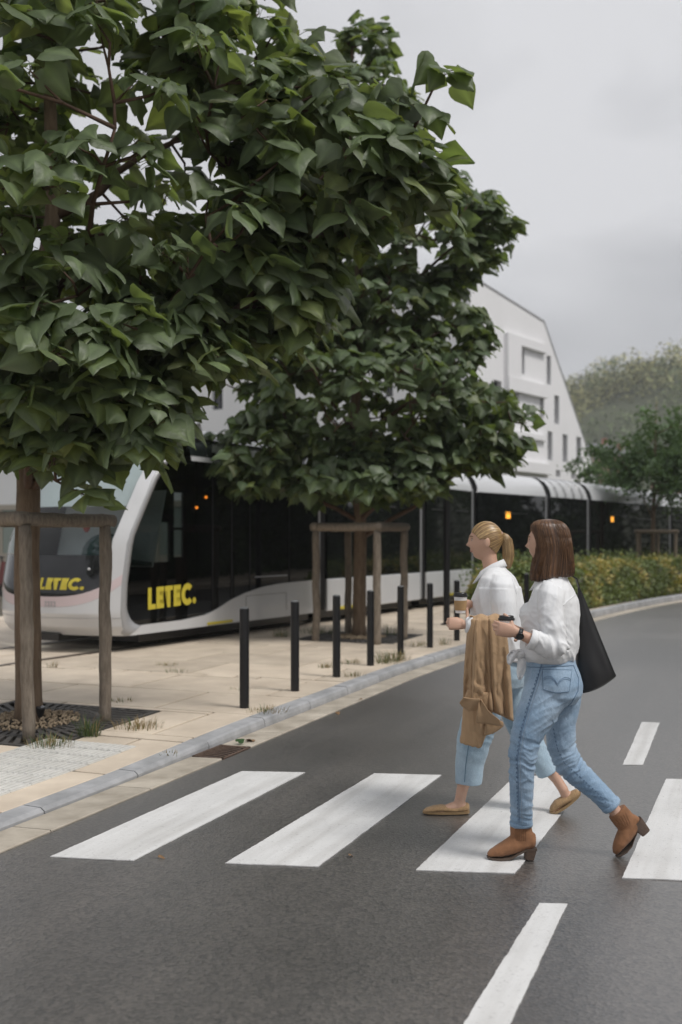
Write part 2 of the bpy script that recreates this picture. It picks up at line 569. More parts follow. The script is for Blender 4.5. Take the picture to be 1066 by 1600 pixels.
# --- kerb
kerb = tag(empty('kerb', st(0, 0)), 'pale grey granite kerb along the pavement edge', kind='structure')
def kerb_piece(l0, l1, side=1, hfun=None):
    rings = []
    n = max(2, int((l1 - l0) / 0.25) + 1)
    for k in range(n):
        l = l0 + (l1 - l0) * k / (n - 1)
        base = kpt(l, 0)
        h = hfun(l)
        rings.append([kpt(l, o) + Vector((0, 0, z)) for o, z in ((0.0, -0.12), (0.004, h * 0.45), (0.014, h - 0.012), (0.03, h), (0.155, h + 0.004), (0.155, -0.12))])
    m = MB(); m.loft(rings)
    return m
def kerb_h(l):
    s = l - L0
    return 0.036 + 0.046 * smooth01((s - 0.9) / 2.4) if s < 13 else 0.082 + 0.05 * smooth01((s - 13) / 4)
l = L0 - 7.45
joints = []
while l < L0 + 34:
    ln = 0.98 if l < L0 + 20 else 2.0
    jz = random.uniform(-0.003, 0.003)
    obj('kerb_stone', kerb_piece(l, l + ln - 0.010, hfun=lambda q: kerb_h(q) + jz), M_KERB, kerb)
    l += ln
m = kerb_piece(l, LMAX - 1, hfun=kerb_h); obj('kerb_stone', m, M_KERB, kerb)
m = kerb_piece(1.0, L0 - 7.46, hfun=kerb_h); obj('kerb_stone', m, M_KERB, kerb)

# --- gutter of concrete slabs with a drain
gutter = tag(empty('gutter', st(0, -0.13)), 'beige concrete gutter slabs along the kerb', kind='structure')
DR0, DR1 = L0 + 2.06, L0 + 2.52
l = L0 - 6.9
while l < L0 + 24:
    ln = 1.0
    pieces = [(l, l + ln)]
    if l < DR1 and l + ln > DR0:
        pieces = [(l, DR0), (DR1, l + ln)]
    for a0, a1 in pieces:
        if a1 - a0 < 0.05: continue
        rings = []
        for k in range(4):
            q = a0 + 0.003 + (a1 - a0 - 0.008) * k / 3
            rings.append([kpt(q, o) + Vector((0, 0, z)) for o, z in ((-0.004, -0.09), (-0.004, 0.004), (-0.255, 0.012), (-0.262, 0.006), (-0.262, -0.09))])
        m = MB(); m.loft(rings)
        obj('gutter_slab', m, M_GUTTER, gutter)
    l += ln
dr = thing('drain_grate', 'rusty curved-slat drain grate in the gutter by the crossing', 'drain', kpt((DR0 + DR1) / 2, -0.13))
m = MB()
fr = [kpt(DR0 + 0.01, -0.006), kpt(DR1 - 0.01, -0.006), kpt(DR1 - 0.01, -0.265), kpt(DR0 + 0.01, -0.265)]
for i in range(4):
    a, b = fr[i], fr[(i + 1) % 4]
    d = (b - a).normalized(); n = Vector((-d.y, d.x, 0)) * -0.02
    m.prism([a, b, b + n - d * 0.0, a + n], (0, 0, 0.010))
obj('frame', m, M_IRON, dr)
pit = MB(); pit.prism([p + Vector((0, 0, 0.001)) for p in fr], (0, 0, 0.003)); obj('pit_shade_sheet', pit, mat('painted_pit_shade', (0.012, 0.011, 0.01), 0.95), dr)  # flat near-black sheet: paints the shade seen between the slats
for k in range(8):
    q0 = DR0 + 0.05 + k * (DR1 - DR0 - 0.12) / 7
    m = MB()
    top = []
    for j in range(7):
        f = j / 6
        top.append(kpt(q0 + 0.035 * math.sin(f * PI), -0.02 - 0.23 * f))
    rows = [[p + Vector((0, 0, 0.004)) - RD * 0.008 for p in top], [p + Vector((0, 0, 0.010)) - RD * 0.008 for p in top],
            [p + Vector((0, 0, 0.010)) + RD * 0.008 for p in top], [p + Vector((0, 0, 0.004)) + RD * 0.008 for p in top]]
    m.grid(rows)
    obj('slat', m, M_IRON, dr)

# --- pavement
pave = tag(empty('pavement', st(4, 2)), 'beige pavement of large concrete slabs beside the tram track', kind='structure')
ss = np.arange(-16, 34, 1.0)
rows = []
for f in (0.0, 0.02, 0.1, 0.3, 1.0):
    row = []
    for s in ss:
        t0 = kerb_t(s) + 0.10
        p = st(s, t0 + f * 34)
        row.append(Vector((p.x, p.y, ph(p.x, p.y) - 0.036)))
    rows.append(row)
m = MB(); m.grid(rows)
obj('paving_bed', m, M_PAVEBED, pave)
TREE1 = Vector((-2.625, 8.62, 0)); TREE2 = Vector((0.277, 15.85, 0))
GR1 = to_st(TREE1)
def slab(s0, s1, ta, tb, name='slab', mt=None):
    """bevelled slab with a slightly uneven top; ta, tb are (t at s0, t at s1)"""
    g_ = 0.014
    c4 = [(s0 + g_, ta[0] + g_), (s1 - g_, ta[1] + g_), (s1 - g_, tb[1] - g_), (s0 + g_, tb[0] - g_)]
    dz = random.uniform(-0.0025, 0.0025)
    tilt = [random.uniform(-0.0015, 0.0015) for _ in range(4)]
    cs, ct = sum(c[0] for c in c4) / 4, sum(c[1] for c in c4) / 4
    vv = []
    for lev, ins in ((-0.05, 0), (-0.004, 0), (0.0, 0.006)):
        for k, (s, t) in enumerate(c4):
            s_ = s + (ins if s < cs else -ins); t_ = t + (ins if t < ct else -ins)
            p = st(s_, t_)
            vv.append((p.x, p.y, ph(p.x, p.y) + lev + dz + tilt[k]))
    fs = [(8, 9, 10, 11)]
    for k in range(2):
        for j in range(4):
            fs.append((k * 4 + j, k * 4 + (j + 1) % 4, k * 4 + 4 + (j + 1) % 4, k * 4 + 4 + j))
    m_ = MB(); m_.add(vv, fs)
    return obj(name, m_, mt or M_PAVE, pave)
HG = 0.80        # half size of the tree grates
def free_of_grates(s0, s1, t0, t1):
    for tr in (TREE1, TREE2):
        a, b = to_st(tr)
        if s0 < a + HG and s1 > a - HG and t0 < b + HG and t1 > b - HG:
            return False
    return True
def lay(s0, s1, ta, tb):
    """a slab, cut round the two tree pits"""
    for tr in (TREE1, TREE2):
        a, b = to_st(tr)
        e0, e1, f0, f1 = a - HG, a + HG, b - HG, b + HG
        t0, t1 = min(ta), max(tb)
        if s0 < e1 - 1e-4 and s1 > e0 + 1e-4 and t0 < f1 - 1e-4 and t1 > f0 + 1e-4:
            if s0 < e0 - 0.02: lay(s0, e0, ta, tb)
            if s1 > e1 + 0.02: lay(e1, s1, ta, tb)
            q0, q1 = max(s0, e0), min(s1, e1)
            if t0 < f0 - 0.02: slab(q0, q1, ta, (f0, f0))
            if t1 > f1 + 0.02: slab(q0, q1, (f1, f1), tb)
            return
    slab(s0, s1, ta, tb)
n_s = 0
s = -3.0
row_i = 0
while s < 21:
    strip = row_i % 4 == 2
    pitch = 0.16 if strip else 1.02
    k0 = (kerb_t(s) + 0.165, kerb_t(s + pitch) + 0.165)
    edge = 0.55
    if strip:
        W_ = [0.30, 0.42]
    else:
        W_ = [1.55]
    t = edge + (0.0 if row_i % 2 else 0.62)
    lay(s, s + pitch, k0, (t, t))
    i = 0
    while t < 9.0:
        w = W_[i % len(W_)] * (random.uniform(0.9, 1.2) if strip else 1)
        if strip and t > 3.0: w = 1.55
        lay(s, s + pitch, (t, t), (t + w, t + w))
        t += w; i += 1; n_s += 1
    s += pitch
    row_i += 1

# tactile tiles at the crossing
M_TACT = mat('tactile_tile', (0.56, 0.55, 0.52), 0.7, col2=(0.68, 0.67, 0.64), scale=14, rand=0.07)
tile = MB()
T_ = 0.20
tile.box((0, 0, 0.004), (T_ - 0.006, T_ - 0.006, 0.012), bevel=0.002)
for k in range(4):
    tile.box((0, (k - 1.5) * T_ / 4, 0.0125), (T_ - 0.03, 0.022, 0.006), bevel=0.0025)
tile_me = mesh_data('tactile_tile', tile.v, tile.f); tile_me.materials.append(M_TACT)
s = -1.6
while s < 1.95:
    t = 0.42
    while t < 1.2:
        p = st(s + T_ / 2, t + T_ / 2)
        inst('tactile_tile', tile_me, pave, (p.x, p.y, ph(p.x, p.y) + 0.001), rot=(0, 0, PI / 2 - ANG))
        t += T_
    s += T_

# opposite pavement, out of frame to the right (seen in the tram windows)
ls = np.arange(2, LMAX, 1.0)
m = MB(); m.grid([[kpt(l, -6.6) + Vector((0, 0, -0.05)) for l in ls], [kpt(l, -6.6) + Vector((0, 0, 0.12)) for l in ls],
                  [kpt(l, -6.75) + Vector((0, 0, 0.13)) for l in ls], [kpt(l, -11.5) + Vector((0, 0, 0.13)) for l in ls]])
tag(obj('pavement_opposite', m, M_PAVE), 'pavement on the other side of the road', kind='structure')
# ================================================================== trees
M_BARK = mat('bark', (0.135, 0.092, 0.060), 0.85, col2=(0.235, 0.17, 0.115), scale=9, stretch=(3, 3, 0.6), bump=0.6, bscale=35, bdist=0.02)
M_TWIG = mat('twig_bark', (0.10, 0.06, 0.04), 0.8, var=0.3, scale=10)
M_LOG = mat('weathered_log', (0.15, 0.12, 0.092), 0.85, col2=(0.29, 0.245, 0.195), scale=11, stretch=(4, 4, 0.8), bump=0.7, bscale=40, bdist=0.015, rand=0.12)
M_LOGEND = mat('log_end', (0.20, 0.165, 0.125), 0.9, var=0.35, scale=40)
M_LEAF = mat('big_leaf', (0.045, 0.085, 0.03), 0.46, attr='tint', transl=0.42, spec=0.6, rand=0.0, bump=0.5, bscale=28, bdist=0.012)
M_GRAVEL = mat('gravel', (0.30, 0.22, 0.14), 0.9, col2=(0.46, 0.37, 0.26), scale=60, rand=0.2)

def leaf_shape(seed, fold=0.07, droop=0.26, lobes=True):
    """heart-shaped, slightly three-lobed leaf of length 1, stalk at the origin, tip along +x, face up"""
    r = random.Random(seed)
    prof = [(-0.11, 0.17, -0.16), (-0.06, 0.37, -0.12), (0.10, 0.49, 0.0), (0.28, 0.53, 0.05), (0.45, 0.43, 0.02), (0.62, 0.30, 0.0), (0.82, 0.14, 0.0), (1.0, 0.0, 0.0)]
    mid = [0.0, 0.03, 0.14, 0.30, 0.46, 0.62, 0.82, 1.02]
    rows = []
    ph_ = r.uniform(0, 6)
    tw = r.uniform(-0.25, 0.25)
    dr = droop * r.uniform(0.6, 1.6)
    fo = fold * r.uniform(0.3, 1.7)
    for i, (x, w, b) in enumerate(prof):
        w *= r.uniform(0.92, 1.08)
        xm = mid[i]
        row = []
        for sgn, f in ((-1, 1), (-1, 0.5), (0, 0), (1, 0.5), (1, 1)):
            xx = xm + (x - xm) * f
            yy = sgn * w * f
            zz = -dr * xx * abs(xx) - fo * f * (0.6 + 0.4 * f) + 0.035 * f * math.sin(9 * xx + ph_ * sgn + 1) + 0.03 * (f == 0.5) + tw * yy * xx
            row.append((xx, yy, zz))
        rows.append(row)
    vv = [p for row in rows for p in row]
    fs = []
    for i in range(len(rows) - 1):
        for j in range(4):
            a = i * 5 + j
            fs.append((a, a + 5, a + 6, a + 1))
    return np.array(vv), fs
LEAVES = [leaf_shape(i) for i in range(9)]

RIB = np.array([1.35 if j % 5 == 2 else (0.92 if j % 5 in (1, 3) else 1.0) for j in range(40)])

def frame(d, n):
    d = d.normalized()
    n = (n - d * n.dot(d))
    n = n.normalized() if n.length > 1e-5 else d.orthogonal().normalized()
    return d, n.cross(d), n

def visible_first(P, k, size):
    """the k points that show in the frame with nothing of their own kind before them, nearest first"""
    y = P[:, 1]
    u = 533 + FOCAL * P[:, 0] / y
    v = HORIZON - FOCAL * (P[:, 2] - CAM_H) / y
    inn = (u > 5) & (u < 1061) & (v > 5) & (v < 1595)
    cell = max(6, 0.42 * size * FOCAL / float(np.median(y)))
    order = np.argsort(y)
    seen, out = {}, []
    for i in order:
        if not inn[i]: continue
        key = (int(u[i] / cell), int(v[i] / cell))
        if seen.get(key, 0) >= 1: continue
        seen[key] = 1
        out.append(i)
        if len(out) >= k: break
    return out

def build_tree(name, label, base, trunk, limbs, lobes, extra, leaf_len, per_cluster, n_single, tone, group=None, seed=1, face=None, twig_r=0.011):
    r = random.Random(seed)
    T = thing(name, label, 'tree', base, group)
    # trunk and limbs
    m = MB()
    path = []
    for k in range(len(trunk) - 1):
        for j in range(6):
            f = j / 6
            path.append((Vector(trunk[k][:3]).lerp(Vector(trunk[k + 1][:3]), f), trunk[k][3] * (1 - f) + trunk[k + 1][3] * f))
    path.append((Vector(trunk[-1][:3]), trunk[-1][3]))
    path = [(p + Vector((nz(p.z * 1.3, seed), nz(p.z * 1.3, seed, 5), 0)) * 0.05 * min(1, max(0, p.z - 1.2)), q * (1 + 0.07 * nz(p.z * 5, seed, 9))) for p, q in path]
    path[0] = (path[0][0], path[0][1] * 1.18)
    m.tube([p for p, q in path], [q for p, q in path], n=14)
    obj('trunk', m, M_BARK, T, smooth=True)
    nodes = [p for p, q in path if p.z > 1.9]
    lm = MB()
    for e in limbs:
        e = Vector(e)
        st_ = min([p for p, q in path if p.z < e.z - 0.25 * (Vector((e.x, e.y)) - Vector((base[0], base[1]))).length] or [path[0][0]], key=lambda p: abs(p.z - (e.z - 0.75 * (Vector((e.x, e.y)) - Vector((base[0], base[1]))).length)))
        n = 9
        pts = []
        for k in range(n + 1):
            f = k / n
            p = st_.lerp(e, f) + Vector((0, 0, -0.10 * math.sin(f * PI) * (e - st_).length * 0.5))
            p += Vector((nz(f * 4, seed, e.x), nz(f * 4, e.y, seed), nz(e.z, f * 4, seed))) * 0.10 * math.sin(f * PI)
            pts.append(p)
        rad = [0.042 * (1 - 0.75 * k / n) for k in range(n + 1)]
        lm.tube(pts, rad, n=8)
        nodes += pts[2:]
    # clusters
    cl = []
    for (c, rad, n) in lobes:
        for _ in range(n):
            while True:
                d = Vector((r.gauss(0, 1), r.gauss(0, 1), r.gauss(0, 1)))
                if d.length > 1e-3: break
            d.normalize()
            q = r.uniform(0.30, 1.0) ** (1 / 3.0)
            cl.append(Vector((c[0] + d.x * rad[0] * q, c[1] + d.y * rad[1] * q, c[2] + d.z * rad[2] * q)))
    cl += [Vector(e) for e in extra]
    cl.sort(key=lambda p: (p - Vector((base[0], base[1], p.z))).length)
    tips = list(nodes)
    mats_, alltint = [], []
    petiole = MB()
    for ci, c in enumerate(cl):
        near = min(nodes, key=lambda p: (p - c).length_squared + 0.6 * max(0, p.z - c.z + 0.05))
        ln = (c - near).length
        if ln > 0.06:
            mid = near.lerp(c, 0.55) + Vector((r.uniform(-.06, .06), r.uniform(-.06, .06), -0.05 * ln))
            lm.tube([near, mid, c], [twig_r * 1.25 * min(1.6, 0.6 + ln), twig_r, twig_r * 0.55], n=5)
            if ln > 0.35: nodes.append(mid)
        outw = c - Vector((base[0], base[1], c.z - 0.6))
        outw = outw.normalized() if outw.length > 1e-3 else Vector((0, 0, 1))
        if face is not None: outw = (outw + Vector(face) * 0.35).normalized()
        n = per_cluster + r.randint(-2, 2)
        p0 = r.uniform(0, 6.28)
        for k in range(n):
            a = p0 + k * 2.399 + r.uniform(-.3, .3)
            hd = Vector((math.cos(a), math.sin(a), 0))
            lev = r.uniform(-0.16, 0.16) - 0.12 * (k / n)
            pdir = (hd * 0.9 + outw * 0.55 + Vector((0, 0, r.uniform(-0.1, 0.45)))).normalized()
            pl = leaf_len * r.uniform(0.35, 0.75)
            s0 = c + Vector((0, 0, lev)) * leaf_len * 2
            p = s0 + pdir * pl
            ldir = (hd * 0.95 + outw * 0.35 + Vector((0, 0, -r.uniform(0.05, 1.35)))).normalized()
            nrm = Vector((0, 0, 1)) * 0.75 + outw * 0.40 + hd * 0.25 + Vector((r.gauss(0, .48), r.gauss(0, .48), r.gauss(0, .35)))
            x, y, z = frame(ldir, nrm)
            sc = leaf_len * r.choice((0.55, 0.75, 0.9, 1.0, 1.1, 1.25)) * r.uniform(0.88, 1.1)
            mats_.append((p, x, y, z, sc, r.randrange(len(LEAVES))))
            if ci % 1 == 0: petiole.tube([s0, s0.lerp(p, .55) + Vector((0, 0, 0.012)), p], 0.0032, n=3, cap=False)
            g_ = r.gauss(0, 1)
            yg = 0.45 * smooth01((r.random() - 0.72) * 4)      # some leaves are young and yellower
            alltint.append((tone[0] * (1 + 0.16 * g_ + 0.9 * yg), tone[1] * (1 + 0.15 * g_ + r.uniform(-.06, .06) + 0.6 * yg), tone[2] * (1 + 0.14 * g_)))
    obj('branches', lm, M_TWIG, T, smooth=True, fixn=False)
    tag(obj('leaf_stalks', petiole, mat('leaf_stalk', (0.16, 0.17, 0.07), 0.6), T, fixn=False), kind='stuff')
    P = np.array([q[0] for q in mats_])
    single = set(visible_first(P, n_single, leaf_len))
    # merged remainder
    VV, FF, CC = [], [], []
    k0 = 0
    for i, (p, x, y, z, sc, var) in enumerate(mats_):
        if i in single: continue
        v, f = LEAVES[var]
        R = np.array([x, y, z])
        VV.append(np.array(p) + sc * (v @ R))
        FF.append(np.array(f) + k0)
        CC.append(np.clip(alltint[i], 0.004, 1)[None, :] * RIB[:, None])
        k0 += len(v)
    crown = obj('crown', (np.concatenate(VV), [tuple(q) for q in np.concatenate(FF).tolist()]), M_LEAF, T, smooth=True, fixn=False)
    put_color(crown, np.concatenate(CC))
    tag(crown, kind='stuff')
    # the leaves that show largest, one object each; shared meshes in six tints
    shared = {}
    for i in sorted(single):
        p, x, y, z, sc, var = mats_[i]
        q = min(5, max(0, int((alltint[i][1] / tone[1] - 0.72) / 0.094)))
        key = (var, q)
        if key not in shared:
            v, f = LEAVES[var]
            me = mesh_data('leaf', v, f, smooth=True, fixn=False)
            me.materials.append(M_LEAF)
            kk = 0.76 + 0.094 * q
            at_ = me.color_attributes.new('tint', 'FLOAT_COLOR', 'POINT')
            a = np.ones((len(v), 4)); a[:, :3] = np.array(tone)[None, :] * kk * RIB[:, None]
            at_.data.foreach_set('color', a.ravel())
            shared[key] = me
        mtx = Matrix(((x.x, y.x, z.x, p.x), (x.y, y.y, z.y, p.y), (x.z, y.z, z.z, p.z), (0, 0, 0, 1))) @ Matrix.Scale(sc, 4)
        inst('leaf', shared[key], T, None, matrix=mtx)
    return T

TONE = (0.145, 0.192, 0.102)
b1 = TREE1.copy(); b1.z = ph(b1.x, b1.y) - 0.01
trunk1 = [(b1.x, b1.y, b1.z - 0.05, 0.112), (b1.x - 0.02, b1.y, 1.5, 0.102), (b1.x + 0.0, b1.y, 3.0, 0.088), (b1.x + 0.18, b1.y + 0.1, 4.6, 0.062), (b1.x + 0.1, b1.y, 7.2, 0.025)]
def W(u, v, y): return tuple(at(u, v, y))
limbs1 = [W(520, 260, 8.2), W(330, 380, 7.6), W(180, 200, 7.0), W(-60, 320, 7.6), W(400, 90, 8.8), W(230, 520, 7.6), W(60, 480, 7.2), W(640, 215, 7.9), W(100, 20, 8.2), W(240, -150, 8.6), W(400, 470, 8.6)]
lobes1 = [(W(120, 250, 8.2), (1.75, 1.5, 1.6), 215), (W(500, 245, 8.3), (0.85, 0.8, 0.80), 90), (W(110, 540, 7.9), (0.85, 0.9, 0.75), 95),
          (W(390, 455, 8.5), (0.70, 0.7, 0.55), 62), (W(-230, 330, 8.4), (1.4, 1.3, 1.8), 60), (W(120, -260, 8.6), (1.6, 1.5, 1.4), 60),
          (W(370, 60, 8.7), (0.55, 0.7, 0.8), 46), (W(200, 600, 7.9), (0.45, 0.6, 0.42), 24), (W(20, 640, 8.0), (0.55, 0.5, 0.35), 22), (W(620, 270, 8.2), (0.34, 0.5, 0.42), 16),
          (W(80, 690, 8.0), (0.55, 0.45, 0.22), 22), (W(190, 668, 7.9), (0.28, 0.4, 0.22), 9), (W(310, 530, 8.1), (0.35, 0.5, 0.3), 16)]
extra1 = [W(692, 108, 7.7), W(662, 172, 7.75), W(215, 690, 7.7), W(140, 735, 7.9), W(135, 775, 7.9), W(245, 655, 7.6)]
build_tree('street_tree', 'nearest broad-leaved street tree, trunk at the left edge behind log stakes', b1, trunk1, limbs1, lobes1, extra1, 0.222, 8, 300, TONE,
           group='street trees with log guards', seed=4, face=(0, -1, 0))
b2 = TREE2.copy(); b2.z = ph(b2.x, b2.y) - 0.01
trunk2 = [(b2.x, b2.y, b2.z - 0.05, 0.108), (b2.x + 0.02, b2.y, 1.6, 0.098), (b2.x - 0.05, b2.y, 3.2, 0.082), (b2.x, b2.y, 6.0, 0.06), (b2.x - 0.1, b2.y, 9.2, 0.02)]
limbs2 = [W(760, 340, 15.8), W(800, 660, 15.6), W(400, 690, 15.2), W(480, 560, 14.6), W(640, 400, 15.0), W(520, 300, 15.6), W(720, 560, 15.4), W(360, 420, 15.6), W(620, 200, 15.9), W(540, 120, 15.9), W(650, 700, 14.8), W(560, 720, 15.0)]
lobes2 = [(W(560, 610, 15.7), (1.75, 1.7, 1.15), 250), (W(760, 665, 15.7), (0.70, 0.9, 0.62), 55), (W(650, 370, 15.8), (1.25, 1.4, 0.95), 150), (W(765, 345, 15.8), (0.42, 0.7, 0.45), 26),
          (W(560, 220, 15.9), (0.95, 1.1, 1.5), 110), (W(410, 700, 15.6), (0.80, 0.9, 0.60), 60), (W(400, 450, 15.8), (1.4, 1.4, 1.6), 120), (W(700, 530, 15.7), (0.65, 0.9, 0.5), 45), (W(640, 730, 15.5), (0.9, 0.8, 0.40), 40),
          (W(570, 75, 15.9), (0.35, 0.4, 0.45), 14),
          (W(560, 752, 15.5), (1.35, 1.1, 0.30), 95), (W(390, 745, 15.4), (0.55, 0.7, 0.28), 30), (W(740, 715, 15.6), (0.6, 0.7, 0.26), 26), (W(600, 480, 15.6), (0.95, 1.0, 0.40), 55), (W(480, 520, 15.5), (0.9, 1.0, 0.7), 50)]
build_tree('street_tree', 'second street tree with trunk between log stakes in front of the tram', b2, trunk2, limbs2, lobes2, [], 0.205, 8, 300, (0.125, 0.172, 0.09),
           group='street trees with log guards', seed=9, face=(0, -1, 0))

# ------------------------------------------------------------------ log guards
def log(path, rad, seed, n=10, wob=0.012):
    """knotty round log"""
    rings = []
    P = [Vector(p) for p in path]
    N = 14
    pts = []
    for k in range(N + 1):
        f = k / N * (len(P) - 1)
        i = min(int(f), len(P) - 2)
        p = P[i].lerp(P[i + 1], f - i)
        pts.append(p + Vector((nz(k * .35, seed), nz(seed, k * .35), nz(k * .35, 3, seed) * 0.5)) * wob * 1.6)
    t = (P[-1] - P[0]).normalized()
    a = t.orthogonal().normalized(); b = t.cross(a)
    m = MB()
    for k, p in enumerate(pts):
        rr = rad * (1 + 0.10 * nz(k * .8, seed, 7)) * (0.93 if k in (0, N) else 1)
        rings.append([p + (a * math.cos(2 * PI * j / n) + b * math.sin(2 * PI * j / n)) * rr * (1 + 0.10 * nz(k * .5, j * 1.1, seed)) for j in range(n)])
    m.loft(rings)
    return m
def guard(label, base, corners, zt, rad, seed, rails, lean=None):
    G = thing('tree_guard', label, 'tree guard', base, 'log guards round the street trees')
    for i, (x, y) in enumerate(corners):
        z0 = ph(x, y) - 0.05
        dx = (lean or {}).get(i, 0)
        obj('stake', log([(x, y, z0), (x + dx * 0.5, y, (z0 + zt) / 2), (x + dx, y, zt - rad * 1.35)], rad, seed + i * 7.3), M_LOG, G, smooth=True)
    for k, (i, j, e0, e1) in enumerate(rails):
        a = Vector((corners[i][0] + (lean or {}).get(i, 0), corners[i][1], zt - rad * 0.45)); b = Vector((corners[j][0] + (lean or {}).get(j, 0), corners[j][1], zt - rad * 0.45))
        d = (b - a).normalized()
        up = Vector((0, 0, 0.0 if k % 2 == 0 else rad * 0.12))
        obj('rail', log([a - d * e0 + up, b + d * e1 + up], rad * 1.12, seed + 50 + k * 3.1), M_LOG, G, smooth=True)
    return G
F1, R1 = (-2.428, 7.97), (-1.985, 8.62)
L1_, B1 = (-3.09, 8.40), (-2.80, 9.14)
guard('log guard of stakes and rails round the leftmost tree trunk', b1, [F1, R1, B1, L1_], 1.775, 0.050, 3, [(0, 1, 0.06, 0.085), (3, 0, 0.1, 0.03), (1, 2, 0.0, 0.08), (2, 3, 0.05, 0.08)], {0: -0.035})
guard('log guard of stakes and rails round the tree in front of the tram', b2, [(0.52, 14.75), (0.965, 15.62), (0.115, 16.4), (-0.37, 15.25)], 1.80, 0.058, 23,
      [(3, 0, 0.08, 0.08), (0, 1, 0.02, 0.08), (1, 2, 0.0, 0.08), (2, 3, 0.05, 0.08)])

# ------------------------------------------------------------------ iron grates round the trees
def grate(tr, label, seed):
    s0, t0 = to_st(tr)
    zc = ph(tr.x, tr.y)
    G = thing('tree_grate', label, 'tree grate', (tr.x, tr.y, zc), 'iron grates at the tree feet')
    def pt(ds, dt, z): 
        p = st(s0 + ds, t0 + dt); return Vector((p.x, p.y, ph(p.x, p.y) + z))
    m = MB()
    h, w = HG - 0.012, 0.05
    for i in range(4):
        c = [(-h, -h), (h, -h), (h, h), (-h, h)]
        a, b = c[i], c[(i + 1) % 4]
        ai, bi = (a[0] * (1 - w / h), a[1] * (1 - w / h)), (b[0] * (1 - w / h), b[1] * (1 - w / h))
        m.prism([pt(*a, -0.03), pt(*b, -0.03), pt(*bi, -0.03), pt(*ai, -0.03)], (0, 0, 0.031))
    obj('frame', m, M_GRATE, G)
    m = MB(); m.grid([[pt(x, y, -0.032) for x in (-h, 0, h)] for y in (-h, 0, h)])
    obj('soil', m, mat('soil', (0.035, 0.028, 0.02), 0.95, var=0.4, scale=20, bump=0.6, bscale=60), G)
    # radial bars: inner and outer fan with a ring between
    for k, (r0, r1, nb) in enumerate(((0.40, 0.56, 44), (0.59, 1.05, 56))):
        for j in range(nb):
            a = 2 * PI * j / nb
            rr = min(r1, (h - w) / max(abs(math.cos(a)), abs(math.sin(a))))
            if rr - r0 < 0.03: continue
            d = (math.cos(a), math.sin(a)); q = (-d[1], d[0]); wd = 0.017
            m = MB(); m.prism([pt(d[0] * r0 + q[0] * wd, d[1] * r0 + q[1] * wd, -0.025), pt(d[0] * rr + q[0] * wd * 1.5, d[1] * rr + q[1] * wd * 1.5, -0.025),
                               pt(d[0] * rr - q[0] * wd * 1.5, d[1] * rr - q[1] * wd * 1.5, -0.025), pt(d[0] * r0 - q[0] * wd, d[1] * r0 - q[1] * wd, -0.025)], (0, 0, 0.026))
            obj('bar', m, M_GRATE, G)
    for r0, r1 in ((0.37, 0.41), (0.555, 0.595)):
        m = MB(); n = 40
        m.loft([[pt(r * math.cos(2 * PI * j / n), r * math.sin(2 * PI * j / n), z) for j in range(n)] for r, z in ((r0, -0.025), (r0, 0.003), (r1, 0.003), (r1, -0.025))], cap=False)
        obj('ring', m, M_GRATE, G)
    # gravel in the middle
    r = random.Random(seed)
    m = MB()
    for k in range(700):
        a, q = r.uniform(0, 6.28), 0.42 * math.sqrt(r.random())
        p = pt(q * math.cos(a), q * math.sin(a), 0.012 + 0.03 * (1 - q / 0.42) + r.uniform(-.008, .008))
        s_ = r.uniform(0.008, 0.017)
        e = [Vector((r.gauss(0, 1), r.gauss(0, 1), r.gauss(0, 1))).normalized() for _ in range(2)]
        x, y, z = frame(e[0], e[1])
        m.add([p + x * s_ * 1.4, p - x * s_ * 1.4, p + y * s_, p - y * s_, p + z * s_ * .8, p - z * s_ * .8],
              [(0, 2, 4), (2, 1, 4), (1, 3, 4), (3, 0, 4), (2, 0, 5), (1, 2, 5), (3, 1, 5), (0, 3, 5)])
    tag(obj('gravel', m, M_GRAVEL, G), kind='stuff')
    return G
grate(TREE1, 'round-slotted cast iron grate with tan gravel at the leftmost tree', 5)
grate(TREE2, 'weedy iron grate at the foot of the tree in front of the tram', 6)
# black uplighter beside the first trunk
p = gnd(58, 1128, ph(-2.5, 8.4))
U = thing('uplighter', 'short tilted black uplighter tube beside the leftmost trunk', 'light fitting', p)
ax = Vector((0.25, -0.1, 1)).normalized()
m = MB(); m.tube([p, p + ax * 0.03, p + ax * 0.13, p + ax * 0.135], [0.028, 0.034, 0.044, 0.04], n=16)
obj('housing', m, mat('black_plastic', (0.012, 0.012, 0.013), 0.45), U, smooth=False)
m = MB(); m.tube([p + ax * 0.1355, p + ax * 0.139], [0.037, 0.037], n=16); obj('lens', m, mat('lens_dark', (0.05, 0.05, 0.055), 0.1), U)
# ================================================================== bollards and mast
M_BLACK = mat('black_paint', (0.006, 0.006, 0.007), 0.45, var=0.2, scale=30)
M_CAP = mat('worn_cap', (0.16, 0.165, 0.17), 0.4, var=0.3, scale=60)
BOLL = [(382, 1106, 'black bollard nearest the camera beside the drain'), (461, 1080, 'second black bollard from the drain'),
        (526, 1058, 'third black bollard, before the middle tree guard'), (579, 1040, 'black bollard in front of the middle tree trunk'),
        (626, 1023, 'black bollard just right of the middle tree trunk'), (672, 1012, 'black bollard left of the tall black mast'),
        (714, 1001, 'black bollard with pale cap behind the paper cup'), (823, 975, 'black bollard showing between the two women')]
bm_, cm_ = MB(), MB()
bm_.lathe((0, 0, 0), [(0.043, -0.05), (0.043, 0.885), (0.0415, 0.892)], 20)
cm_.lathe((0, 0, 0), [(0.041, 0.8925), (0.039, 0.899), (0.030, 0.905), (0.012, 0.908)], 20)
post_me = mesh_data('post', bm_.v, bm_.f); post_me.materials.append(M_BLACK)
cap_me = mesh_data('cap', cm_.v, cm_.f); cap_me.materials.append(M_CAP)
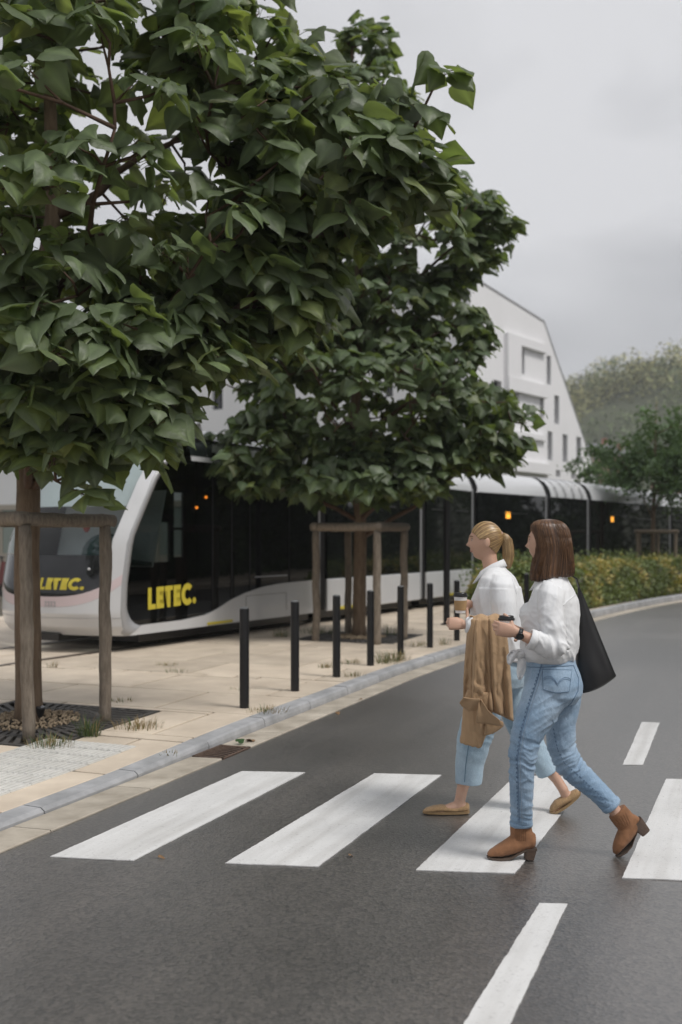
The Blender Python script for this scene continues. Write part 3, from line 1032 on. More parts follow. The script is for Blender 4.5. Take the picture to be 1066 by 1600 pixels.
for u, v, lab in BOLL:
    p = gnd(u, v, 0.08); p.z = ph(p.x, p.y)
    B = thing('bollard', lab, 'bollard', p, 'black bollards along the kerb')
    inst('post', post_me, B, p); inst('cap', cap_me, B, p)
p = gnd(698, 976, 0.08); p.z = 0.08
mast = thing('mast', 'tall slim black mast standing behind the bollards', 'pole', p)
m = MB(); m.lathe(p, [(0.058, -0.05), (0.058, 3.2), (0.05, 3.25), (0.05, 4.7)], 18); obj('shaft', m, M_BLACK, mast)
m = MB(); m.lathe(p, [(0.11, 0.0), (0.11, 0.012), (0.062, 0.03), (0.0585, 0.03)], 18); obj('base_plate', m, M_BLACK, mast)
m = MB(); m.lathe(p, [(0.052, 4.70), (0.052, 4.73), (0.02, 4.75)], 18); obj('cap', m, M_BLACK, mast)

# ================================================================== tram
M_TW = mat('tram_white', (0.62, 0.63, 0.65), 0.30, var=0.03, scale=2, coat=0.6)
M_TG = mat('tram_silver', (0.36, 0.365, 0.38), 0.35, var=0.04, scale=2, coat=0.5)
M_TBLK = mat('tram_black', (0.010, 0.010, 0.011), 0.30)
M_TGL = mat('tram_dark_glass', (0.006, 0.007, 0.007), 0.025, spec=0.65)
M_TGC = glass_mat('tram_cab_glass', (0.20, 0.23, 0.22))
M_TWS = glass_mat('tram_windscreen_glass', (0.74, 0.80, 0.80))
M_RUB = mat('bellows_rubber', (0.018, 0.018, 0.019), 0.6)
M_YEL = mat('letec_yellow', (0.62, 0.52, 0.055), 0.45)
M_PINKREFL = mat('tram_pink_reflection', (0.64, 0.53, 0.545), 0.3, coat=0.5)  # pink paint standing in for a reflection on the nose
M_ORANGE = emit_mat('orange_display', (1.0, 0.42, 0.05), 0.9)
M_AMBER = emit_mat('amber_lamp', (1.0, 0.30, 0.03), 0.5)
TW_ = 2.2
tdirA = Vector((0.4848, 0.8746, 0)).normalized()
N0 = Vector((-2.955, 13.53, 0))
J = [N0, Vector((-0.32, 18.29, 0)), Vector((1.78, 22.08, 0)), Vector((3.22, 24.70, 0)), Vector((5.62, 27.75, 0)), Vector((7.25, 29.85, 0)), Vector((11.6, 36.0, 0)), Vector((16.5, 42.6, 0))]
tram = thing('tram', 'white and black low-floor tram with yellow LETEC. lettering, standing behind the trees', 'tram', (-2.955, 13.53, 0.08))

def module_frame(a, b):
    d = (b - a).normalized(); pn = Vector((-d.y, d.x, 0))
    def P(l, w, z): return a + d * l + pn * w + Vector((0, 0, z))
    return P, (b - a).length, d, pn
ROOF = [(0.0, 2.74), (0.02, 2.86), (0.09, 3.02), (0.22, 3.17), (0.42, 3.27), (0.75, 3.32), (1.1, 3.335), (1.45, 3.32), (1.78, 3.27), (1.98, 3.17), (2.11, 3.02), (2.18, 2.86), (2.2, 2.74)]
def roof_loft(P, l0, l1, mt=None, name='roof', ribs=0, off=0.0):
    m = MB()
    ring = lambda l: [P(l, w, z) for w, z in ROOF]
    m.grid([ring(l0), ring(l0 + 0.03), ring((l0 + l1) / 2), ring(l1 - 0.03), ring(l1)])
    R = obj(name, m, mt or M_TW, tram, smooth=True)
    for k in range(ribs):
        lc = l0 + (l1 - l0) * (k + 0.7) / (ribs + 0.4)
        q = MB()
        pr = [(w - 0.012 if w < 1.1 else w + 0.012, z + 0.012) for w, z in ROOF]
        for (a_, b_) in ((lc - 0.07, lc + 0.07),):
            q.grid([[P(a_, w, z - 0.012) for w, z in pr], [P(a_ + 0.01, w, z) for w, z in pr], [P(b_ - 0.01, w, z) for w, z in pr], [P(b_, w, z - 0.012) for w, z in pr]])
        obj('roof_rib', q, M_TG, R, smooth=False)
    return R

def quad_panel(P, l0, l1, z0, z1, w0, w1, name, mt, parent=None, bevel=0.012):
    """panel on the near side, from w0 (outer) to w1 (inner)"""
    m = MB()
    m.loft([[P(l0 + q, w, z0 + q), P(l1 - q, w, z0 + q), P(l1 - q, w, z1 - q), P(l0 + q, w, z1 - q)] for w, q in ((w1, 0), (w0 + bevel, 0), (w0, bevel))])
    return obj(name, m, mt, parent or tram)

def car_module(a, b, panes, door=None, ribs=0, first=False, orange=None, skirt_from=0.0):
    P, L, d, pn = module_frame(a, b)
    g0, g1 = (0.0 if first else 0.16), L - 0.16
    # core
    m = MB(); m.loft([[P(l, w, z) for w, z in ((0.05, 0.42), (0.05, 2.73), (TW_ - 0.02, 2.73), (TW_ - 0.02, 0.42))] for l in ((g0 + 0.02) if not first else 4.55, g1 - 0.02)])
    obj('body_shell', m, M_TBLK, tram)
    m = MB(); m.loft([[P(l, w, z) for w, z in ((0.22, 0.16), (0.22, 0.45), (TW_ - 0.2, 0.45), (TW_ - 0.2, 0.16))] for l in (g0 + (0.7 if first else 0.1), g1)])
    obj('underframe', m, M_TBLK, tram)
    roof_loft(P, g0 if not first else 1.60, g1, ribs=ribs)
    # skirt
    if not first:
        n = max(1, int(round((g1 - g0) / 1.3)))
        for k in range(n):
            x0 = g0 + (g1 - g0) * k / n; x1 = g0 + (g1 - g0) * (k + 1) / n
            quad_panel(P, x0 + 0.006, x1 - 0.006, 0.30, 0.875, 0.0, 0.05, 'skirt_panel', M_TW)
        # window band
        x = g0
        tot = sum(panes)
        for k, pw in enumerate(panes):
            x1 = x + (g1 - g0) * pw / tot
            wd = quad_panel(P, x + 0.006, x1 - 0.006, 0.885, 2.735, 0.006, 0.05, 'window', M_TGL, bevel=0.006)
            if pw > 1.2:
                q = MB(); q.tube([P(x + 0.25, -0.004, 2.25), P(x1 - 0.25, -0.004, 2.25)], 0.012, n=6); obj('vent_rail', q, M_TBLK, wd)
            x = x1
    if door:
        for (x0, x1) in door:
            quad_panel(P, x0, x1, 0.305, 0.36, -0.02, 0.0, 'door_step', M_YEL, bevel=0.006)
    if orange:
        for (l, z, w, h) in orange:
            quad_panel(P, l, l + w, z, z + h, -0.004, 0.006, 'display', M_ORANGE, bevel=0.002)
    # edge strip and bellows at the far end
    quad_panel(P, g1 - 0.001, g1 + 0.05, 0.32, 2.80, -0.012, 0.04, 'edge_strip', M_TG)
    m = MB()
    nb = 5
    for k in range(nb):
        l0 = g1 + 0.052 + k * 0.042
        ins = 0.06
        pr = [(w + (ins if w < 1.1 else -ins), z - ins * 0.8) for w, z in [(0.0, 0.38)] + ROOF + [(2.2, 0.38)]]
        po = [(w + (0.02 if w < 1.1 else -0.02), z - 0.012) for w, z in [(0.0, 0.36)] + ROOF + [(2.2, 0.36)]]
        m.grid([[P(l0, w, z) for w, z in pr], [P(l0 + 0.015, w, z) for w, z in po], [P(l0 + 0.027, w, z) for w, z in po], [P(l0 + 0.042, w, z) for w, z in pr]])
    obj('bellows', m, M_RUB, tram)
    return P, L
P_, L_ = car_module(J[1], J[2], [0.75, 0.75, 1.6, 1.0], door=[(0.35, 1.45)], orange=None)
car_module(J[2], J[3], [1.3, 1.3], door=[(1.1, 2.1)])
car_module(J[3], J[4], [1.0, 1.7, 0.8], orange=[(1.55, 2.12, 0.22, 0.16)])
car_module(J[4], J[5], [1.2, 1.2], ribs=4)
car_module(J[5], J[6], [1.2, 0.8, 0.8, 1.6, 1.2], orange=[(1.72, 2.12, 0.22, 0.16)])
car_module(J[6], J[7], [1.4, 1.4, 1.4])
# --- driving car
PA, LA, dA, pA = module_frame(J[0], J[1])
car_module(J[0], J[1], [1], first=True)
EZ = [0.30, 0.42, 0.60, 1.0, 1.6, 2.41, 2.99, 3.22, 3.33]
EL = [0.22, 0.10, 0.06, 0.08, 0.20, 0.70, 1.22, 1.55, 1.95]
def edge(z): return float(np.interp(z, EZ, EL))
def noseB(z): return float(np.interp(z, [0.3, 0.6, 1.0, 2.0, 3.0, 3.33], [0.30, 0.42, 0.44, 0.40, 0.34, 0.30]))
def nose(q, z, out=0.0):
    """front surface: q from 0 (near corner) to 1"""
    x = abs(2 * q - 1)
    inset = 0.10 * max(0, (z - 2.3)) ** 1.3 if z > 2.3 else 0.0
    rc = 0.0
    l = edge(z) - noseB(z) * (1 - x ** 2.6) - out
    return PA(l, TW_ * q + (inset if q < 0.5 else -inset) * x, z)
def zb(q):     # lower edge of the black mask
    x = abs(2 * q - 1)
    return 0.83 + 0.30 * x ** 4
def patch(qa, qb, za, zc, name, mt, nq=22, nz_=10, out=0.0, parent=None):
    rows = []
    for i in range(nz_ + 1):
        row = []
        for j in range(nq + 1):
            q = qa + (qb - qa) * j / nq
            lo = za(q) if callable(za) else za
            hi = zc(q) if callable(zc) else zc
            row.append(nose(q, lo + (hi - lo) * i / nz_, out))
        rows.append(row)
    m = MB(); m.grid(rows)
    return obj(name, m, mt, parent or tram, smooth=True)
QE = 0.065
patch(0, 1, 0.30, 0.545, 'lower_bumper', M_TW)
patch(0, 1, 0.552, lambda q: zb(q) - 0.14, 'bumper', M_TW)
patch(0, 1, lambda q: zb(q) - 0.138, lambda q: zb(q), 'pink_reflection', M_PINKREFL, nz_=3)  # painted-in pink reflection below the black mask
patch(0, QE, zb, 2.98, 'pillar', M_TW, nq=3)
patch(1 - QE, 1, zb, 2.98, 'pillar', M_TW, nq=3)
mask = patch(QE, 1 - QE, zb, 1.385, 'black_mask', mat('tram_mask', (0.013, 0.014, 0.016), 0.08, spec=0.6), nz_=4)
ws = patch(QE, 1 - QE, 1.392, 2.98, 'windscreen', M_TWS)
patch(0, 1, 2.982, 3.335, 'roof_front', M_TW, nz_=6)
m = MB(); m.grid([[nose(q / 12, 3.335) for q in range(13)], [PA(1.99, TW_ * q / 12, 3.32 - 0.5 * abs(2 * q / 12 - 1) ** 6) for q in range(13)]])
obj('roof_cap', m, M_TW, tram, smooth=True)
# near side: white loop, glass, swoosh skirt
def side_ring(off, z0, z1, l1, rc):
    pts = []
    for z in np.linspace(z1, z0 + rc, 16):
        pts.append((edge(z) + off, z))
    e = edge(z0 + rc) + off
    for k in range(1, 9):
        a = PI / 2 * k / 8
        pts.append((e + rc * (1 - math.cos(a)), z0 + rc * (1 - math.sin(a))))
    return pts
outer = side_ring(0.0, 0.30, 3.22, 0, 0.10)
inner = side_ring(0.115, 0.425, 3.03, 0, 0.30)
outer2, inner2 = outer + [(5.28, 0.30)], inner + [(2.0, 0.425)]
m = MB()
no = len(outer)
rows = []
for off in (0.05, -0.005, -0.016):
    pass
m.grid([[PA(l, 0.06, z) for l, z in outer], [PA(l, -0.006, z) for l, z in outer], [PA(l, -0.014, z) for l, z in [(o[0] * 0.5 + i[0] * 0.5, o[1] * 0.5 + i[1] * 0.5) for o, i in zip(outer, inner)]],
        [PA(l, -0.006, z) for l, z in inner], [PA(l, 0.05, z) for l, z in inner]])
obj('side_loop', m, M_TG, tram, smooth=True)
# skirt with rising curve
sw = [(inner[-1][0], 0.425), (1.4, 0.43), (1.95, 0.47), (2.25, 0.545), (2.6, 0.66), (3.0, 0.75), (3.5, 0.825), (4.1, 0.862), (5.27, 0.876)]
low = [(l, 0.30) for l, z in sw]; low[0] = (outer[-1][0] + 0.0, 0.30)
m = MB(); m.grid([[PA(l, 0.05, z) for l, z in low], [PA(l, -0.004, z) for l, z in low], [PA(l, -0.004, z) for l, z in sw], [PA(l, 0.05, z) for l, z in sw]])
sk = obj('skirt', m, M_TW, tram)
m = MB()
for a_, b_ in (((3.0, 0.70), (4.2, 0.70)), ((4.2, 0.70), (4.2, 0.42)), ((3.0, 0.42), (3.0, 0.70))):
    m.tube([PA(a_[0], -0.005, a_[1]), PA(b_[0], -0.005, b_[1])], 0.004, n=4)
obj('panel_joint', m, M_TBLK, sk)
# cab side glass
poly = [PA(l, 0.012, z) for l, z in inner] + [PA(2.12, 0.012, 0.50), PA(2.12, 0.012, 3.03)]
m = MB(); m.add(poly, [tuple(range(len(poly)))]); obj('cab_window', m, M_TGC, tram)
# doors and windows behind the cab
for l0, l1 in ((2.135, 2.62), (2.632, 3.12), (3.13, 4.3), (4.31, 5.27)):
    lo = [(l, float(np.interp(l, [q[0] for q in sw], [q[1] for q in sw])) + 0.004) for l in np.linspace(l0, l1, 6)]
    m = MB(); m.grid([[PA(l, 0.008, z) for l, z in lo], [PA(l, 0.008, 2.9) for l, z in lo]])
    obj('window', m, M_TGL, tram)
for l in (2.127, 2.626, 3.125, 4.305):
    m = MB(); m.tube([PA(l, 0.004, float(np.interp(l, [q[0] for q in sw], [q[1] for q in sw]))), PA(l, 0.004, 2.9)], 0.012, n=5); obj('window_bar', m, M_TBLK, tram)
quad_panel(PA, 1.98, 2.62, 0.315, 0.355, -0.02, 0.0, 'door_step', M_YEL, bevel=0.006)
m = MB(); m.tube([PA(3.25, -0.012, 0.99), PA(4.2, -0.012, 0.99)], 0.012, n=6); obj('grab_rail', m, M_TG, tram)
for l, z in ((1.95, 2.22), (1.72, 2.06)):
    m = MB(); m.sphere(PA(l, -0.004, z), 0.022, nu=10, nv=6); obj('marker_lamp', m, M_AMBER, tram)
# cab interior: floor, ceiling, far wall with two windows, partition, dash, seat, blind
M_CABIN = mat('cab_dark', (0.02, 0.02, 0.021), 0.6)
m = MB(); m.prism([PA(0.3, 0.05, 0.46), PA(4.5, 0.05, 0.46), PA(4.5, 2.15, 0.46), PA(0.3, 2.15, 0.46)], (0, 0, 0.03)); obj('cab_floor', m, M_CABIN, tram)
m = MB(); m.prism([PA(1.75, 0.08, 3.06), PA(4.5, 0.08, 3.06), PA(4.5, 2.12, 3.06), PA(1.75, 2.12, 3.06)], (0, 0, 0.03)); obj('cab_ceiling', m, M_CABIN, tram)
m = MB()
def wallq(l0, l1, z0, z1): m.prism([PA(l0, 2.14, z0), PA(l1, 2.14, z0), PA(l1, 2.14, z1), PA(l0, 2.14, z1)], pA * 0.05)
wallq(0.75, 3.37, 0.46, 2.99) if False else None
mm = [(0.30, 3.37, 0.46, 1.30), (0.62, 3.37, 1.30, 2.30), (1.2, 3.37, 2.30, 3.05), (3.37, 3.79, 0.46, 1.20), (3.37, 3.79, 1.89, 3.05), (3.79, 3.91, 0.46, 3.05), (3.91, 4.18, 0.46, 1.28), (3.91, 4.18, 2.42, 3.05), (4.18, 4.55, 0.46, 3.05)]
for q in mm: wallq(*q)
m.prism([PA(3.91, 2.14, 1.76), PA(4.18, 2.14, 1.76), PA(4.18, 2.14, 1.80), PA(3.91, 2.14, 1.80)], pA * 0.05)
obj('far_wall', m, M_CABIN, tram)
m = MB(); m.prism([PA(4.5, 0.06, 0.46), PA(4.5, 2.13, 0.46), PA(4.5, 2.13, 3.05), PA(4.5, 0.06, 3.05)], dA * 0.04); obj('partition', m, M_CABIN, tram)
M_BLIND = mat('grey_blind', (0.66, 0.68, 0.69), 0.8, var=0.06, scale=3)
patch(QE + 0.02, 1 - QE - 0.02, 2.05, 2.9, 'sun_blind', M_BLIND, out=-0.10)
m = MB(); m.prism([PA(0.95, 0.2, 1.2), PA(0.95, 2.05, 1.2), PA(1.25, 2.05, 2.3), PA(1.25, 0.2, 2.3)], dA * 0.03); obj('cab_back_panel', m, M_BLIND, tram)
m = MB(); m.prism([PA(0.28, 0.2, 1.30), PA(0.28, 2.0, 1.30), PA(0.95, 2.0, 1.22), PA(0.95, 0.2, 1.22)], (0, 0, 0.05)); obj('dashboard', m, mat('dash_teal', (0.035, 0.06, 0.06), 0.6), tram)
m = MB(); m.sphere(PA(0.62, 0.75, 1.38), (0.20, 0.42, 0.30), (dA, pA, Vector((0, 0, 1)))); obj('driver_seat', m, mat('seat_teal', (0.04, 0.085, 0.085), 0.7), tram, smooth=True)
m = MB(); m.sphere(PA(0.55, 1.05, 1.80), (0.03, 0.07, 0.11), (dA, pA, Vector((0, 0, 1)))); obj('red_hanger', m, mat('red_plastic', (0.55, 0.06, 0.03), 0.5), tram, smooth=True)
# wiper, lamp, plate marks
m = MB(); m.tube([nose(0.62, 1.33, 0.03), nose(0.68, 1.75, 0.03), nose(0.72, 2.05, 0.03)], [0.012, 0.012, 0.008], n=6); m.tube([nose(0.55, 1.34, 0.03), nose(0.62, 1.31, 0.03)], 0.02, n=6); obj('wiper', m, M_TBLK, tram)
m = MB(); m.sphere(nose(0.16, 1.20, 0.004), 0.02, nu=10, nv=6); obj('lamp', m, M_TW, tram)
m = MB(); m.tube([nose(q / 20, 0.5485, 0.002) for q in range(21)], 0.005, n=4); obj('bumper_joint', m, M_TG, tram)
m = MB(); m.prism([PA(-0.15, 0.9, 0.22), PA(-0.15, 1.3, 0.22), PA(0.5, 1.3, 0.22), PA(0.5, 0.9, 0.22)], (0, 0, 0.10)); obj('coupler', m, M_TBLK, tram)

# --- lettering LETEC.
def letters():
    """list of polygons (x, y) in units of cap height"""
    t = 0.27
    out = []
    x = 0.0
    def L(): return [[(0, 0), (0.60, 0), (0.60, 0.23), (0.27, 0.23), (0.27, 1), (0, 1)]], 0.66
    def E(): return [[(0, 0), (0.60, 0), (0.60, 0.21), (0.25, 0.21), (0.25, 0.40), (0.55, 0.40), (0.55, 0.60), (0.25, 0.60), (0.25, 0.79), (0.60, 0.79), (0.60, 1), (0, 1)]], 0.67
    def T(): return [[(0.20, 0), (0.46, 0), (0.46, 0.78), (0.66, 0.78), (0.66, 1), (0.0, 1), (0.0, 0.78), (0.20, 0.78)]], 0.73
    def C():
        o = [(0.5 + 0.52 * math.cos(a), 0.5 + 0.53 * math.sin(a)) for a in np.linspace(math.radians(42), math.radians(318), 22)]
        i = [(0.5 + 0.23 * math.cos(a), 0.5 + 0.24 * math.sin(a)) for a in np.linspace(math.radians(318), math.radians(42), 22)]
        return [o + i], 0.93
    def D(): return [[(0.16 + 0.155 * math.cos(a), 0.155 + 0.155 * math.sin(a)) for a in np.linspace(0, 2 * PI, 14, endpoint=False)]], 0.3
    for g_ in (L, E, T, E, C, D):
        ps, adv = g_()
        for p in ps: out.append([(x + a, b) for a, b in p])
        x += adv
    return out, x
def flat_text(place, parent, off, dens=1):
    polys, wd = letters()
    import bmesh
    V, F = [], []
    for p in polys:
        # C needs a strip so that it stays valid: split every polygon by ear clipping through bmesh
        bm = bmesh.new()
        vs2 = [bm.verts.new((a, b, 0)) for a, b in p]
        bm.faces.new(vs2)
        bmesh.ops.triangulate(bm, faces=bm.faces)
        bm.verts.index_update()
        k = len(V)
        V += [place(v.co.x, v.co.y, wd) for v in bm.verts]
        F += [tuple(v.index + k for v in f.verts) for f in bm.faces]
        bm.free()
    m_ = MB(); m_.v, m_.f = [tuple(v) for v in V], F
    return obj('lettering', m_, M_YEL, parent, fixn=False)
# side: cap height ~0.31 m between l=0.63 and l=1.72
def place_side(x, y, wd):
    l0, l1 = 0.62, 1.70
    return PA(l0 + (l1 - l0) * x / wd, -0.004, 0.625 + 0.30 * y + 0.03 * x / wd)
flat_text(place_side, tram, None)
def place_front(x, y, wd):
    f = x / wd
    q = 0.475 - 0.300 * (x + 0.16 * y) / wd
    return nose(q, 0.925 + 0.155 * y, 0.008)
flat_text(place_front, mask, None)
# small grey fleet mark on the bumper, too blurred to read
m = MB()
for k in range(4):
    q = 0.43 - k * 0.022
    m.add([nose(q, 0.70, 0.004), nose(q - 0.017, 0.70, 0.004), nose(q - 0.017, 0.712, 0.004), nose(q, 0.712, 0.004)], [(0, 1, 2, 3)])
    m.add([nose(q, 0.755, 0.004), nose(q - 0.017, 0.755, 0.004), nose(q - 0.017, 0.767, 0.004), nose(q, 0.767, 0.004)], [(0, 1, 2, 3)])
    m.add([nose(q - 0.004 - 0.004 * (k % 2), 0.7125, 0.004), nose(q - 0.010 - 0.004 * (k % 2), 0.7125, 0.004), nose(q - 0.013, 0.7545, 0.004), nose(q - 0.006, 0.7545, 0.004)], [(0, 1, 2, 3)])
obj('fleet_mark', m, M_TG, tram, fixn=False)

# --- rails in the paving
track = tag(empty('tram_track', (-2.5, 14, 0.08)), 'grooved tram rails set in the paving', kind='structure')
M_RAIL = mat('rail_steel', (0.14, 0.115, 0.095), 0.45, var=0.3, scale=12, metal=0.6)
TP = [PA(-9, 0, 0), PA(-3, 0, 0)] + [Vector(j) for j in J]
tc = catmull([(p.x, p.y) for p in TP], 0.5)
for off in (0.38, 1.82):
    rows = [[], [], [], []]
    for i, p in enumerate(tc):
        d = (tc[min(i + 1, len(tc) - 1)] - tc[max(i - 1, 0)]).normalized(); n = Vector((-d.y, d.x, 0))
        z = ph(p.x, p.y) + 0.004
        for k, (o, zz) in enumerate(((off - 0.055, -0.02), (off - 0.055, 0.003), (off + 0.055, 0.003), (off + 0.055, -0.02))):
            q = p + n * o; rows[k].append((q.x, q.y, z + zz))
    m = MB(); m.grid(rows); obj('rail', m, M_RAIL, track)
# ================================================================== white building
M_WALL = mat('white_render', (0.80, 0.795, 0.805), 0.8, var=0.025, scale=0.6)
M_WIN = mat('window_glass_dark', (0.015, 0.018, 0.024), 0.06, spec=0.6)
M_FRAME = mat('window_frame', (0.10, 0.10, 0.105), 0.5)
BC = Vector((5.68, 45, 0)); BDIR = Vector((0.616, 0.788, 0)).normalized(); BLEFT = Vector((-0.86, 0.51, 0)).normalized()
bld = thing('white_building', 'white angular building with cut-off gable and slit windows behind the tram', 'building', BC)
BN = Vector((BDIR.y, -BDIR.x, 0))          # outward normal of the gable wall (towards the camera side)
def G_(l, z, o=0.0): return BC + BDIR * l + BN * o + Vector((0, 0, z))
def px_l(u):
    k = (u - 533) / FOCAL
    y = (BC.x - BDIR.x / BDIR.y * BC.y) / (k - BDIR.x / BDIR.y)
    return (y - BC.y) / BDIR.y, y
def px_z(u, v):
    l, y = px_l(u)
    return l, CAM_H + (HORIZON - v) / FOCAL * y
# gable wall with real openings: rectangles cut by a fine panel grid
wins = []
for (u0, v0, u1, v1) in ((814, 543, 819, 584), (854.5, 555, 860, 600), (806, 602, 810, 640), (844, 611, 849, 653), (866.5, 617, 873, 662), (771, 593, 783, 634), (856, 673.5, 862.5, 719), (879.5, 678, 886, 722), (901, 682, 907.5, 724), (869, 734, 875, 745), (893, 737, 899, 748)):
    l0, za = px_z(u0, v0); l1, zc = px_z(u1, v1)
    l0b, zbm = px_z(u0, v1)
    wins.append((l0, l1 + 0.06, zbm, za))
outline = [px_z(735, 431), px_z(850, 503), px_z(929, 735), (17.6, 0.0)]
def top_at(l):
    L = [0, outline[1][0], outline[2][0], 17.6]; Z = [outline[0][1], outline[1][1], outline[2][1], 0.0]
    return float(np.interp(l, L, Z))
xs = sorted(set([0.0, outline[1][0], outline[2][0], 17.55] + [w[0] for w in wins] + [w[1] for w in wins]))
m = MB()
for a, b in zip(xs[:-1], xs[1:]):
    if b - a < 1e-4: continue
    mid = (a + b) / 2
    segs = sorted([(w[2], w[3]) for w in wins if w[0] <= mid <= w[1]])
    z = 0.0
    for z0, z1 in segs + [(None, None)]:
        if z0 is None:
            m.add([G_(a, z), G_(b, z), G_(b, max(z, top_at(b))), G_(a, max(z, top_at(a)))], [(0, 1, 2, 3)])
        else:
            m.add([G_(a, z), G_(b, z), G_(b, z0), G_(a, z0)], [(0, 1, 2, 3)])
            z = z1
obj('gable_wall', m, M_WALL, bld)
for (l0, l1, z0, z1) in wins:
    m = MB()
    for q in ([(l0, z0), (l0, z1)], [(l0, z1), (l1, z1)], [(l1, z1), (l1, z0)], [(l1, z0), (l0, z0)]):
        a, b = q
        m.add([G_(a[0], a[1]), G_(b[0], b[1]), G_(b[0], b[1], -0.28), G_(a[0], a[1], -0.28)], [(0, 1, 2, 3)])
    wo = obj('window', m, M_WALL, bld)
    m = MB(); m.add([G_(l0, z0, -0.25), G_(l1, z0, -0.25), G_(l1, z1, -0.25), G_(l0, z1, -0.25)], [(0, 1, 2, 3)]); obj('pane', m, M_WIN, wo)
    m = MB(); m.prism([G_(l0, (z0 + z1) / 2 - 0.03, -0.245), G_(l1, (z0 + z1) / 2 - 0.03, -0.245), G_(l1, (z0 + z1) / 2 + 0.03, -0.245), G_(l0, (z0 + z1) / 2 + 0.03, -0.245)], BN * 0.05); obj('frame', m, M_FRAME, wo)
# projecting box frame round the upper right bay and the shelf below it
def bar(l0, l1, z0, z1, o0, o1, name):
    m = MB(); m.prism([G_(l0, z0, o0), G_(l1, z0, o0), G_(l1, z1, o0), G_(l0, z1, o0)], BN * (o1 - o0)); return obj(name, m, M_WALL, bld)
lA, zA = px_z(788, 520); lB, zB = px_z(809, 533); lC, zC = px_z(850, 600); l0_, z0_ = px_z(788, 588)
bar(lA, lB, z0_, zA, 0.002, 0.22, 'bay_side')
bar(lB + 0.002, lC, zA - 0.42, zA, 0.002, 0.22, 'bay_top')
bar(lA, lC, z0_ - 0.62, z0_ - 0.002, 0.002, 0.26, 'bay_floor')
lA, zA = px_z(770, 668); lC, zC = px_z(850, 690)
bar(lA, lC, zA - 0.25, zA, 0.002, 0.2, 'ledge')
lA, zA = px_z(770, 716); lC, zC = px_z(856, 730)
bar(lA, lC, zA - 0.5, zA, 0.002, 0.35, 'ledge')
# roof edge and long left wall
def H_(l, z, o=0.0): return BC + BLEFT * l + Vector((-BLEFT.y, BLEFT.x, 0)) * -o * -1 + Vector((0, 0, z))
LN = Vector((-BLEFT.y, BLEFT.x, 0)); LN = LN if LN.y < 0 else -LN
def H_(l, z, o=0.0): return BC + BLEFT * l + LN * o + Vector((0, 0, z))
def pxl_left(u):
    k = (u - 533) / FOCAL
    l = (k * BC.y - BC.x) / (BLEFT.x - k * BLEFT.y)
    return l, BC.y + BLEFT.y * l
lw = []
for (u0, v0, u1, v1) in ((722, 527, 734, 551), (270, 578, 288, 650), (4, 705, 31, 726), (330, 560, 348, 640), (430, 570, 447, 650), (150, 590, 168, 660), (600, 560, 614, 620), (512, 420, 528, 470), (640, 420, 652, 460)):
    l0, y0 = pxl_left(u1); l1, y1 = pxl_left(u0)
    yy = (y0 + y1) / 2
    lw.append((max(0.05, l0), l1, CAM_H + (HORIZON - v1) / FOCAL * yy, CAM_H + (HORIZON - v0) / FOCAL * yy))
xs = sorted(set([0.0, 60.0] + [w[0] for w in lw] + [w[1] for w in lw]))
m = MB()
ZT = outline[0][1]
def ltop(l): return ZT - 0.02 * l
for a, b in zip(xs[:-1], xs[1:]):
    mid = (a + b) / 2
    z = 3.6
    for z0, z1 in sorted([(w[2], w[3]) for w in lw if w[0] <= mid <= w[1]]) + [(None, None)]:
        if z0 is None: m.add([H_(a, z), H_(b, z), H_(b, ltop(b)), H_(a, ltop(a))], [(0, 1, 2, 3)])
        else:
            m.add([H_(a, z), H_(b, z), H_(b, z0), H_(a, z0)], [(0, 1, 2, 3)]); z = z1
obj('long_wall', m, M_WALL, bld)
for (l0, l1, z0, z1) in lw:
    m = MB()
    for a, b in (((l0, z0), (l0, z1)), ((l0, z1), (l1, z1)), ((l1, z1), (l1, z0)), ((l1, z0), (l0, z0))):
        m.add([H_(a[0], a[1]), H_(b[0], b[1]), H_(b[0], b[1], -0.3), H_(a[0], a[1], -0.3)], [(0, 1, 2, 3)])
    wo = obj('window', m, M_WALL, bld)
    m = MB(); m.add([H_(l0, z0, -0.26), H_(l1, z0, -0.26), H_(l1, z1, -0.26), H_(l0, z1, -0.26)], [(0, 1, 2, 3)]); obj('pane', m, M_WIN, wo)
    lm_ = (l0 + l1) / 2
    m = MB(); m.prism([H_(lm_ - .04, z0, -0.255), H_(lm_ + .04, z0, -0.255), H_(lm_ + .04, z1, -0.255), H_(lm_ - .04, z1, -0.255)], LN * 0.06); obj('frame', m, M_FRAME, wo)
# ground floor: pale green curtained glazing between posts
M_CURT = mat('curtained_glass', (0.24, 0.28, 0.25), 0.25, var=0.12, scale=3, stretch=(6, 6, 0.3))
M_BEIGE = mat('beige_plinth', (0.40, 0.35, 0.29), 0.8, var=0.05)
l = 2.0
while l < 60:
    m = MB(); m.prism([H_(l + 0.1, 0.75, -0.2), H_(l + 1.9, 0.75, -0.2), H_(l + 1.9, 3.3, -0.2), H_(l + 0.1, 3.3, -0.2)], LN * 0.03); obj('shop_pane', m, M_CURT, bld)
    m = MB(); m.prism([H_(l - 0.1, 0.0, -0.25), H_(l + 0.1, 0.0, -0.25), H_(l + 0.1, 3.58, -0.25), H_(l - 0.1, 3.58, -0.25)], LN * 0.15); obj('post', m, M_BEIGE, bld)
    l += 2.0
m = MB(); m.prism([H_(0, 3.3, -0.3), H_(60, 3.3, -0.3), H_(60, 3.598, -0.3), H_(0, 3.598, -0.3)], LN * 0.29); obj('lintel', m, M_BEIGE, bld)
m = MB(); m.prism([H_(0, 0.0, -0.3), H_(60, 0.0, -0.3), H_(60, 0.74, -0.3), H_(0, 0.74, -0.3)], LN * 0.13); obj('plinth', m, M_BEIGE, bld)
m = MB()
